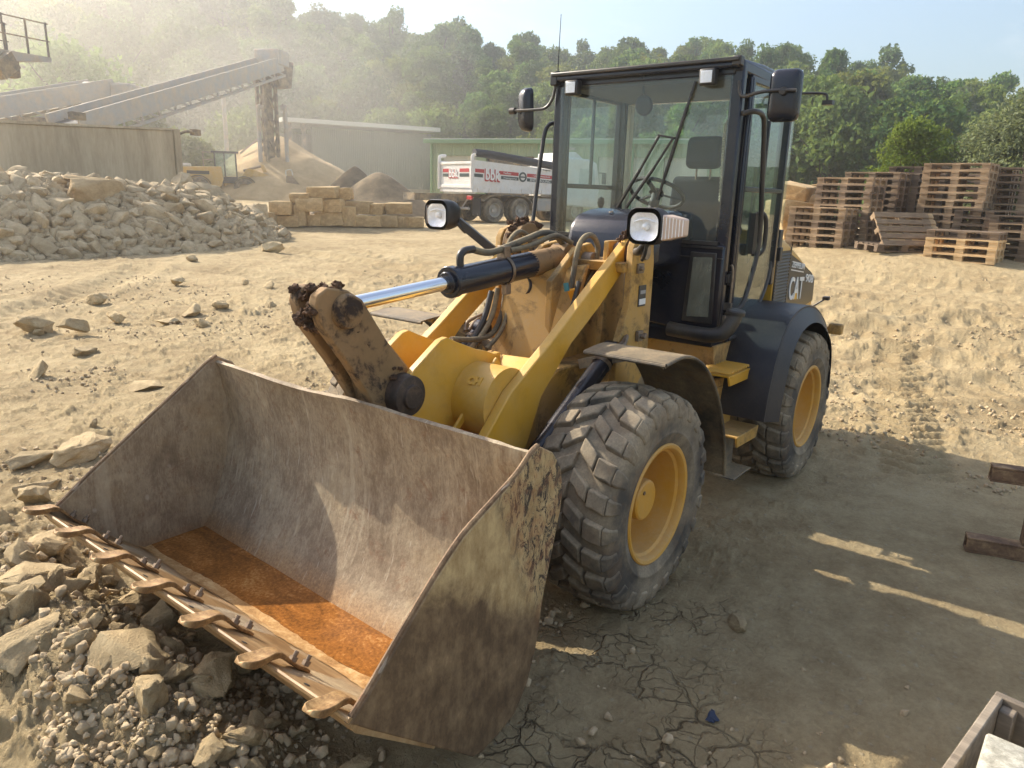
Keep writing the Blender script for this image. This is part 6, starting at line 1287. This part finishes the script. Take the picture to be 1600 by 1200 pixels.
# mirrors
def rrect(cy_, cz_, w, h, r, n=5):
    out = []
    for (sx, sz, a0) in ((1, 1, 0), (-1, 1, 90), (-1, -1, 180), (1, -1, 270)):
        for k in range(n+1):
            a = math.radians(a0+90*k/n); out.append((cy_+sx*(w/2-r)+r*math.cos(a), cz_+sz*(h/2-r)+r*math.sin(a)))
    return out
def shell(name, mat, parent, cx, cy, cz, w, h, dep, r, sgn=1, tilt=0.0, yaw=0.0):
    m_ = MB(); rings = []; vs = []
    steps = [(0, 1.0), (.35, .985), (.65, .93), (.85, .82), (1.0, .62)]
    for (f, sc) in steps: vs += [(sgn*dep*f, y*sc, z*sc) for y, z in rrect(0, 0, w, h, r)]
    n = len(rrect(0, 0, w, h, r)); fs = [(i*n+j, i*n+(j+1) % n, (i+1)*n+(j+1) % n, (i+1)*n+j) for i in range(len(steps)-1) for j in range(n)]
    fs += [tuple(range(n)), tuple((len(steps)-1)*n+j for j in range(n))]; Rm = Euler((0, tilt, yaw)).to_matrix()
    m_.add([Rm@Vector(v)+Vector((cx, cy, cz)) for v in vs], fs); return part(m_, name, mat, parent, ang=50)
mr = shell('mirror', 'black', cab, -1.285, .842, 2.385, .165, .265, .055, .04, 1, .02, .10)
m_ = MB(); m_.box((-1.289, .842, 2.385), (.004, .15, .245), (0, .02, .10)); part(m_, 'mirror_glass', 'chrome', mr)
m_ = MB(); m_.tube([(-1.24, .60, 2.47), (-1.235, .61, 2.41), (-1.225, .64, 2.385), (-1.22, .72, 2.40), (-1.215, .80, 2.405), (-1.215, .92, 2.40)], .0095, 10, 5); m_.lathe([(0, .02), (.018, .018), (.024, 0)], (-1.225, .85, 2.40), (1, 0, 0), 16); part(m_, 'mirror_arm', 'blackp', mr)
mr = shell('mirror', 'black', cab, -1.285, -.852, 2.385, .125, .275, .065, .045, 1, .04, -.45)
m_ = MB(); m_.tube([(-1.22, -.60, 2.52), (-1.215, -.615, 2.44), (-1.21, -.66, 2.385), (-1.21, -.74, 2.375), (-1.21, -.92, 2.375)], .0095, 10, 5); m_.cyl((-1.215, -.915, 2.375), (-1.215, -.955, 2.375), .022, 12); part(m_, 'mirror_arm', 'blackp', mr)
m_ = MB(); m_.cyl((-1.24, -.60, 2.56), (-1.24, -.60, 2.60), .014, 10); m_.tube([(-1.24, -.60, 2.58), (-1.24, -.598, 2.75), (-1.235, -.59, 2.93)], (.004, .0018), 6, 3); part(m_, 'antenna', 'blackp')
m_ = MB(); m_.tube([(-2.10, .60, 2.50), (-2.12, .72, 2.50), (-2.13, .80, 2.49), (-2.13, .81, 2.45)], .008, 8, 4); m_.box((-2.13, .82, 2.44), (.05, .06, .025)); part(m_, 'rear_lamp_bracket', 'blackp')
# inside the cab
m_ = MB(); c = Vector((-1.86, .10, 0)); m_.box(c+Vector((.02, 0, 1.50)), (.46, .46, .13), (0, .06, 0)); st_ = part(m_, 'seat', 'seat', bevel=.04, segs=4)
m_ = MB(); m_.prism([(-1.93, 1.54), (-1.99, 1.98), (-2.045, 2.0), (-2.06, 1.55)], -.125, .325); part(m_, 'backrest', 'seat', st_, bevel=.04, segs=4)
m_ = MB(); m_.box((-1.995, .10, 2.145), (.09, .25, .21), (0, -.08, 0)); part(m_, 'headrest', 'seat', st_, bevel=.042, segs=4)
m_ = MB(); m_.cyl((-2.0, .05, 1.95), (-2.0, .05, 2.1), .007, 8); m_.cyl((-2.0, .15, 1.95), (-2.0, .15, 2.1), .007, 8); part(m_, 'headrest_rod', 'steel', st_)
m_ = MB(); m_.box((-1.86, .10, 1.28), (.36, .36, .34)); part(m_, 'seat_base', 'hood_int', bevel=.02)
for y in (-.20, .40): m_ = MB(); m_.box((-1.80, y, 1.66), (.30, .06, .05), (0, -.08, 0)); m_.cyl((-1.95, y, 1.5), (-1.93, y, 1.66), .02, 8); part(m_, 'armrest', 'hood_int', bevel=.015)
ax_ = Vector((.52, 0, 1)).normalized()*-1; sc_ = Vector((-1.52, .01, 1.87)); tx = Vector((-.55, 0, 1)).normalized()
m_ = MB(); e1 = Vector((0, 1, 0)); axs = Vector((-.5, 0, .86)).normalized(); e2 = axs.cross(e1); ring = [sc_+(e1*math.cos(a)+e2*math.sin(a))*.175 for a in [2*math.pi*i/32 for i in range(33)]]
m_.tube(ring, .0125, 10, 1, False); 
for a in (.5, 2.64, 4.71): m_.bar(sc_, sc_+(e1*math.cos(a)+e2*math.sin(a))*.17, .03, .012)
m_.lathe([(0, .02), (.04, .018), (.05, 0)], sc_, axs, 16); part(m_, 'steering_wheel', 'hood_int')
m_ = MB(); m_.tube([sc_, (-1.42, .01, 1.62), (-1.32, .01, 1.3)], (.03, .05), 12, 3); part(m_, 'steering_column', 'hood_int')
m_ = MB(); m_.box((-1.36, -.05, 1.66), (.16, .75, .16), (0, .3, 0)); part(m_, 'dashboard', 'hood_int', bevel=.03)
m_ = MB(); m_.box((-1.75, -.43, 1.50), (.6, .20, .30)); m_.tube([(-1.55, -.40, 1.6), (-1.52, -.40, 1.78)], .012, 8, 1); m_.lathe([(0, .04), (.02, .03), (.024, 0), (.015, -.03)], (-1.52, -.40, 1.80), (0, 0, 1), 12); part(m_, 'side_console', 'hood_int', bevel=.02)
M['pale_plastic'] = plain('pale_hose', lin(176, 172, 150), .6)
m_ = MB(); pts = [P(1142, 188, 'x', -1.95), P(1136, 205, 'x', -1.95), P(1132, 250, 'x', -1.95), P(1128, 315, 'x', -1.95)]; pa = smooth_path(pts, 12)
for i in range(len(pa)-1): m_.lathe([(.020, -.006), (.025, -.003), (.025, .003), (.020, .006)], pa[i], (pa[i+1]-pa[i]), 14)
m_.tube(pts, .020, 10, 5); part(m_, 'air_hose', 'pale_plastic')
m_ = MB(); m_.bar((-2.08, -.53, 1.45), (-2.08, -.53, 2.48), .05, .03, up=(0, 1, 0)); part(m_, 'pillar_reflection', 'pale_plastic', bevel=.005)  # pale strip added to imitate a reflection along the rear pillar's edge
m_ = MB(); m_.box((-1.68, 0, 2.50), (.78, 1.08, .025)); part(m_, 'headliner', plain('headliner', (.10, .10, .095, 1), .9))
m_ = MB(); m_.lathe([(0, .012), (.05, .010), (.06, 0), (.05, -.01), (0, -.012)], (-1.33, -.02, 2.38), (1, 0, -.2), 20); m_.tube([(-1.33, -.02, 2.42), (-1.30, -.02, 2.5)], .006, 6, 1); part(m_, 'inner_mirror', 'hood_int')
m_ = MB(); m_.box((-1.90, .50, 1.75), (.03, .02, .6)); part(m_, 'seat_belt', 'hood_int')
# ---------------- engine hood
st = [(-2.16, .600, 1.600, .78), (-2.42, .600, 1.575, .72), (-2.68, .600, 1.480, .72), (-2.95, .598, 1.375, .72), (-3.16, .585, 1.275, .72), (-3.25, .550, 1.18, .74), (-3.27, .50, 1.08, .78)]
vs = []; prof_ = lambda w, zs, zb: [(w, zb), (w, (zb+zs)/2), (w, zs-.05), (w-.015, zs-.018), (w-.05, zs+.01), (w-.18, zs+.045), (w-.36, zs+.06), (0, zs+.062)]
for (x, w, zs, zb) in st:
    pr = prof_(w, zs, zb); vs += [(x, y, z) for y, z in pr]+[(x, -y, z) for y, z in reversed(pr[:-1])]
k = 15; n = len(st); fs = [(i*k+j, i*k+j+1, (i+1)*k+j+1, (i+1)*k+j) for i in range(n-1) for j in range(k-1)]+[tuple(range(k)), tuple((n-1)*k+j for j in range(k))]
m_ = MB(); m_.add(vs, fs); hd = m_.build('engine_hood', M['yellow'], LD, bevel=.006, ang=30)
m_ = MB(); m_.box((-3.275, 0, .95), (.03, .8, .35)); part(m_, 'radiator_grille', 'dark', hd)
for s_ in (1, -1):
    m_ = MB(); 
    for i in range(22): m_.box((-2.305, s_*.606, 1.03+i*.022), (.25, .012, .012), (.4*s_, 0, 0))
    m_.box((-2.305, s_*.602, 1.265), (.26, .005, .50)); part(m_, 'louvre_panel', 'blackp', hd)
    m_ = MB(); m_.tube([(-2.455, s_*.604, 1.03), (-2.455, s_*.604, 1.54)], .006, 6, 1); part(m_, 'panel_gap', 'darksteel', hd)
def decal_mat():
    t = NT('decal_film'); x = t.n('ShaderNodeSeparateXYZ'); t.l(t.tc.outputs['Object'], x.inputs[0]); c = t.ramp(x.outputs['Z'], [(.0, lin(128, 104, 60)), (.16, lin(62, 58, 52)), (.3, lin(30, 30, 32))]); return t.pbr(c, .4)
m_ = MB(); m_.prism([(-2.47, 1.485), (-2.72, 1.415), (-3.00, 1.325), (-3.10, 1.27), (-3.12, 1.10), (-2.47, 1.03)], .6005, .6035); dc = part(m_, 'decal', decal_mat(), hd)
put_text(dc, 'ZEPPELIN', .060, (-2.50, .6045, 1.395), (-1, 0, -.12), (0, 0, 1), M['txt_white'], fit=.30, bold=.001)
m_ = MB(); m_.prism([(-2.50, 1.372), (-2.80, 1.336), (-2.80, 1.344), (-2.50, 1.380)], .6036, .6045); part(m_, 'rule', 'txt_white', dc)
put_text(dc, 'CAT', .225, (-2.50, .6045, 1.165), (-1, 0, -.06), (0, 0, 1), M['txt_white'], fit=.32, bold=.004)
m_ = MB(); m_.prism([(-2.585, 1.155), (-2.745, 1.145), (-2.665, 1.235)], .6049, .6062); part(m_, 'triangle', plain('decal_yellow', (.72, .38, .01, 1), .4), dc)
put_text(dc, '908', .085, (-2.86, .6045, 1.265), (-1, 0, -.12), (0, 0, 1), M['txt_white'], fit=.19, bold=.001)
m_ = MB(); m_.tube([(-2.74, .606, .98), (-2.78, .606, 1.0), (-2.84, .606, .98)], .01, 8, 3); m_.box((-2.79, .605, .90), (.02, .01, .16)); part(m_, 'hood_latch', 'yellow_dirty', hd)
m_ = MB(); m_.box((-3.22, .42, .80), (.12, .34, .30)); m_.box((-3.22, -.42, .80), (.12, .34, .30)); m_.box((-3.22, 0, .68), (.14, 1.1, .2)); cw_ = m_.build('counterweight', M['yellow_dirty'], LD, bevel=.03)
c = P(1306, 514, 'y', .82); m_ = MB(); m_.box(c, (.06, .10, .08)); m_.bar(c, (c.x-.0, .50, c.z-.02), .03, .03); tl = m_.build('tail_lamp', M['yellow_dirty'], LD, bevel=.012)
m_ = MB(); m_.box(c+Vector((-.034, 0, 0)), (.008, .08, .06)); part(m_, 'lamp_lens', 'red', tl)
c = P(1291, 466, 'y', .66); m_ = MB(); m_.box(c, (.05, .05, .03)); m_.bar(c, (c.x, .56, c.z-.08), .014, .014); m_.build('rear_knob', M['blackp'], LD, bevel=.006)
# ---------------- headlamps on stalks
def headlamp(s_):
    cx, cz = -.19, 1.715; cy = s_*(.655 if s_ > 0 else .635); w, h = .15, .135
    hl = None
    m_ = MB(); vs = []; pr0 = rrect(0, .003, w+.022, h+.026, .05); n = len(pr0); 
    for (dx, sc) in ((.022, .985), (.012, 1.03), (-.04, 1.02), (-.09, .88), (-.13, .62), (-.145, .3)): vs += [(cx+dx, cy+y*sc, cz+z*sc) for y, z in pr0]
    m_.add(vs, [(i*n+j, i*n+(j+1) % n, (i+1)*n+(j+1) % n, (i+1)*n+j) for i in range(5) for j in range(n)]+[tuple(5*n+j for j in range(n))]); hl = m_.build('headlamp', M['blackp'], LD, ang=50)
    pr = rrect(0, 0, w-.010, h-.010, .042)
    m_ = MB(); vs = []
    for (dx, sc) in ((.013, 1.0), (.006, .80), (.0135-.02, .5), (-.012, .22)): vs += [(cx+dx+.004, cy+y*sc, cz+z*sc) for y, z in pr]
    m_.add(vs, [(i*n+j, i*n+(j+1) % n, (i+1)*n+(j+1) % n, (i+1)*n+j) for i in range(3) for j in range(n)]); part(m_, 'reflector', 'reflector', hl)
    m_ = MB(); m_.lathe([(0, .022), (.014, .018), (.018, 0)], (cx-.006, cy, cz), (1, 0, 0), 16); m_.tube([(cx+.008, cy-.055, cz+.02), (cx+.010, cy, cz+.034), (cx+.008, cy+.055, cz+.02)], .004, 6, 3); part(m_, 'bulb', 'reflector', hl)
    m_ = MB(); vs = []
    for (dx, sc) in ((.016, 1.0), (.026, .85), (.031, .5), (.032, .02)): vs += [(cx+dx, cy+y*sc, cz+z*sc) for y, z in pr]
    m_.add(vs, [(i*n+j, i*n+(j+1) % n, (i+1)*n+(j+1) % n, (i+1)*n+j) for i in range(3) for j in range(n)]); part(m_, 'lamp_lens', 'lens', hl)
    # indicator on the outer side
    o1, o2 = cy+s_*.083, cy+s_*(.175 if s_ > 0 else .12); m_ = MB()
    vs = [(cx+.012, o1, cz+.058), (cx+.012, o1, cz-.060), (cx-.03, o2, cz-.035), (cx-.03, o2, cz+.040), (cx-.09, o1, cz+.058), (cx-.09, o1, cz-.060), (cx-.08, o2, cz-.035), (cx-.08, o2, cz+.040)]
    m_.add(vs, [(0, 1, 2, 3), (7, 6, 5, 4), (3, 2, 6, 7), (0, 3, 7, 4), (1, 5, 6, 2), (0, 4, 5, 1)]); ind = part(m_, 'indicator', 'ind' if 'ind' in M else 'white', hl, bevel=.008)
    m_ = MB()
    for k in range(7):
        f = (k+.5)/7; y = o1+(o2-o1)*f; x = cx+.013+(-.042)*f; m_.bar((x, y, cz+.05-.016*f), (x, y, cz-.055+.022*f), .003, .003, up=(0, 1, 0))
    part(m_, 'indicator_ribs', 'reflector', ind)
    return hl, cx, cy, cz
M['ind'] = paint('indicator_plastic', (.62, .47, .38, 1), .25, .1, 0)
hl, cx, cy, cz = headlamp(1); m_ = MB(); m_.tube([(cx-.10, cy-.01, cz-.03), (-.34, .56, 1.60), (-.46, .47, 1.58), (-.56, .45, 1.585)], .02, 12, 5); m_.tube([(cx-.06, cy-.02, cz-.06), (cx-.07, cy-.03, cz-.12), (cx-.12, cy-.07, cz-.16)], .009, 8, 4); part(m_, 'lamp_stalk', 'blackp', hl)
hl, cx, cy, cz = headlamp(-1); m_ = MB(); a = Vector((cx-.09, cy+.03, cz-.01)); b = P(772, 392, 'x', -.40); m_.bar(a+(a-b)*.05, b+(b-a)*.1, .05, .045); m_.tube([a+Vector((.02, .02, .0)), a+Vector((-.0, .05, -.05)), a+(b-a)*.3+Vector((0, 0, -.03))], .010, 8, 4); part(m_, 'lamp_stalk', 'blackp', hl, bevel=.012)
# ================================================================ things at the right edge
M['rust'] = rough_mat('rusty_beam', [(0.3, lin(70, 54, 42)), (0.48, lin(108, 84, 64)), (0.60, lin(144, 118, 88)), (0.75, lin(176, 150, 116))], 9, 60, .9, .5, .006)
c0 = P(1506, 856, 'z', 0.015); dr_ = (P(1600, 873, 'z', 0.015)-c0); dr_.z = 0; dr_.normalize(); nr_ = Vector((-dr_.y, dr_.x, 0))
bmf = thing('steel_frame', 'rusty steel frame of channel beams standing at the right picture edge', 'frame', (c0.x, c0.y, 0.0), math.atan2(dr_.y, dr_.x))
def channel(a, b, w, h, t=.012):
    m_ = MB(); a = Vector(a); b = Vector(b); m_.bar(a+Vector((0, 0, h/2-t/2)), b+Vector((0, 0, h/2-t/2)), w, t); m_.bar(a+Vector((0, 0, -h/2+t/2)), b+Vector((0, 0, -h/2+t/2)), w, t); m_.bar(a+Vector((0, w/2-t, 0)), b+Vector((0, w/2-t, 0)), t, h-t*2.2); m_.bar(a+Vector((0, -w/2+t/2, 0)), b+Vector((0, -w/2+t/2, 0)), t, h-t*2.2); return m_
channel((0, 0, .055), (1.3, 0, .055), .09, .085).build('lower_beam', M['rust'], bmf, bevel=.003)
up0 = .475
channel((.05, 0, up0), (1.3, 0, up0), .08, .085).build('upper_beam', M['rust'], bmf, bevel=.003)
for x in (.275, 1.0): m_ = MB(); m_.box((x, 0, .27), (.05, .06, .33)); m_.build('upright', M['rust'], bmf, bevel=.003)
# crate of grey blocks in the lower right corner
ca = P(1556, 1083, 'z', .46); cb = P(1470, 1204, 'z', .46); cc = P(1640, 1092, 'z', .46); dy_ = cb-ca; dy_.z = 0; dy_.normalize(); dx_ = Vector((-dy_.y, dy_.x, 0)); 
if dx_.y < 0: dx_ = -dx_

if dy_.dot(cb-ca) < 0: dy_ = -dy_
ang_ = math.atan2(dx_.y, dx_.x); sgn_ = 1 if dy_.dot(Vector((-math.sin(ang_), math.cos(ang_), 0))) > 0 else -1
crate = thing('crate', 'weathered grey wooden crate without a lid in the bottom right corner', 'crate', (ca.x, ca.y, 0), ang_)
M['grey_wood'] = wood('grey_wood', lin(88, 78, 68), lin(128, 116, 100), lin(160, 148, 130))
def cpart(c, s, nm): m_ = MB(); m_.box((c[0], sgn_*c[1], c[2]), s); m_.build(nm, M['grey_wood'], crate, bevel=.004)
for k in range(3): cpart((.45, .0125, .10+.15*k), (.9, .025, .14), 'side_board'); cpart((.0125, .475, .10+.15*k), (.025, .90, .14), 'side_board')
cpart((.45, .46, .03), (.86, .86, .02), 'bottom_board'); cpart((.045, .045, .23), (.04, .04, .44), 'corner_post')
blk = plain('bl', (0, 0, 0, 1)); M['concrete'] = rough_mat('pale_concrete', [(0.3, lin(112, 108, 96)), (0.5, lin(158, 154, 140)), (0.62, lin(186, 182, 168)), (0.75, lin(205, 202, 190))], 10, 70, .9, .6, .008)
for (u, v, z, lb) in ((.36, .16, .47, 'pale concrete block lying at the back of the crate'), (.20, .44, .46, 'pale concrete block with a chipped corner nearest the camera in the crate'), (.52, .46, .44, 'pale concrete block at the right in the crate')):
    o = bpy.data.objects.new('concrete_block', rock_mesh(int(300+u*100), cuts=2, blocky=.98, nz=.008, mats=[M['concrete']])); scene.collection.objects.link(o); w_ = Matrix.Rotation(ang_, 3, 'Z')@Vector((u, sgn_*v, 0)); o.location = (ca.x+w_.x, ca.y+w_.y, z-.02); o.scale = (.29, .25, .26); o.rotation_euler = (.05, .04, ang_+.12); tag(o, lb, 'block')
m_ = MB(); q = P(1115, 1118, 'z', .02); cr_ = rock_mesh(401, cuts=2, blocky=.2, nz=.12, mats=[plain('blue_rag', (.02, .03, .06, 1), .8)]); o = bpy.data.objects.new('rag', cr_); scene.collection.objects.link(o); o.location = (q.x, q.y, .018); o.scale = (.075, .05, .025); tag(o, 'small dark blue rag lying on the shaded clay', 'rag')
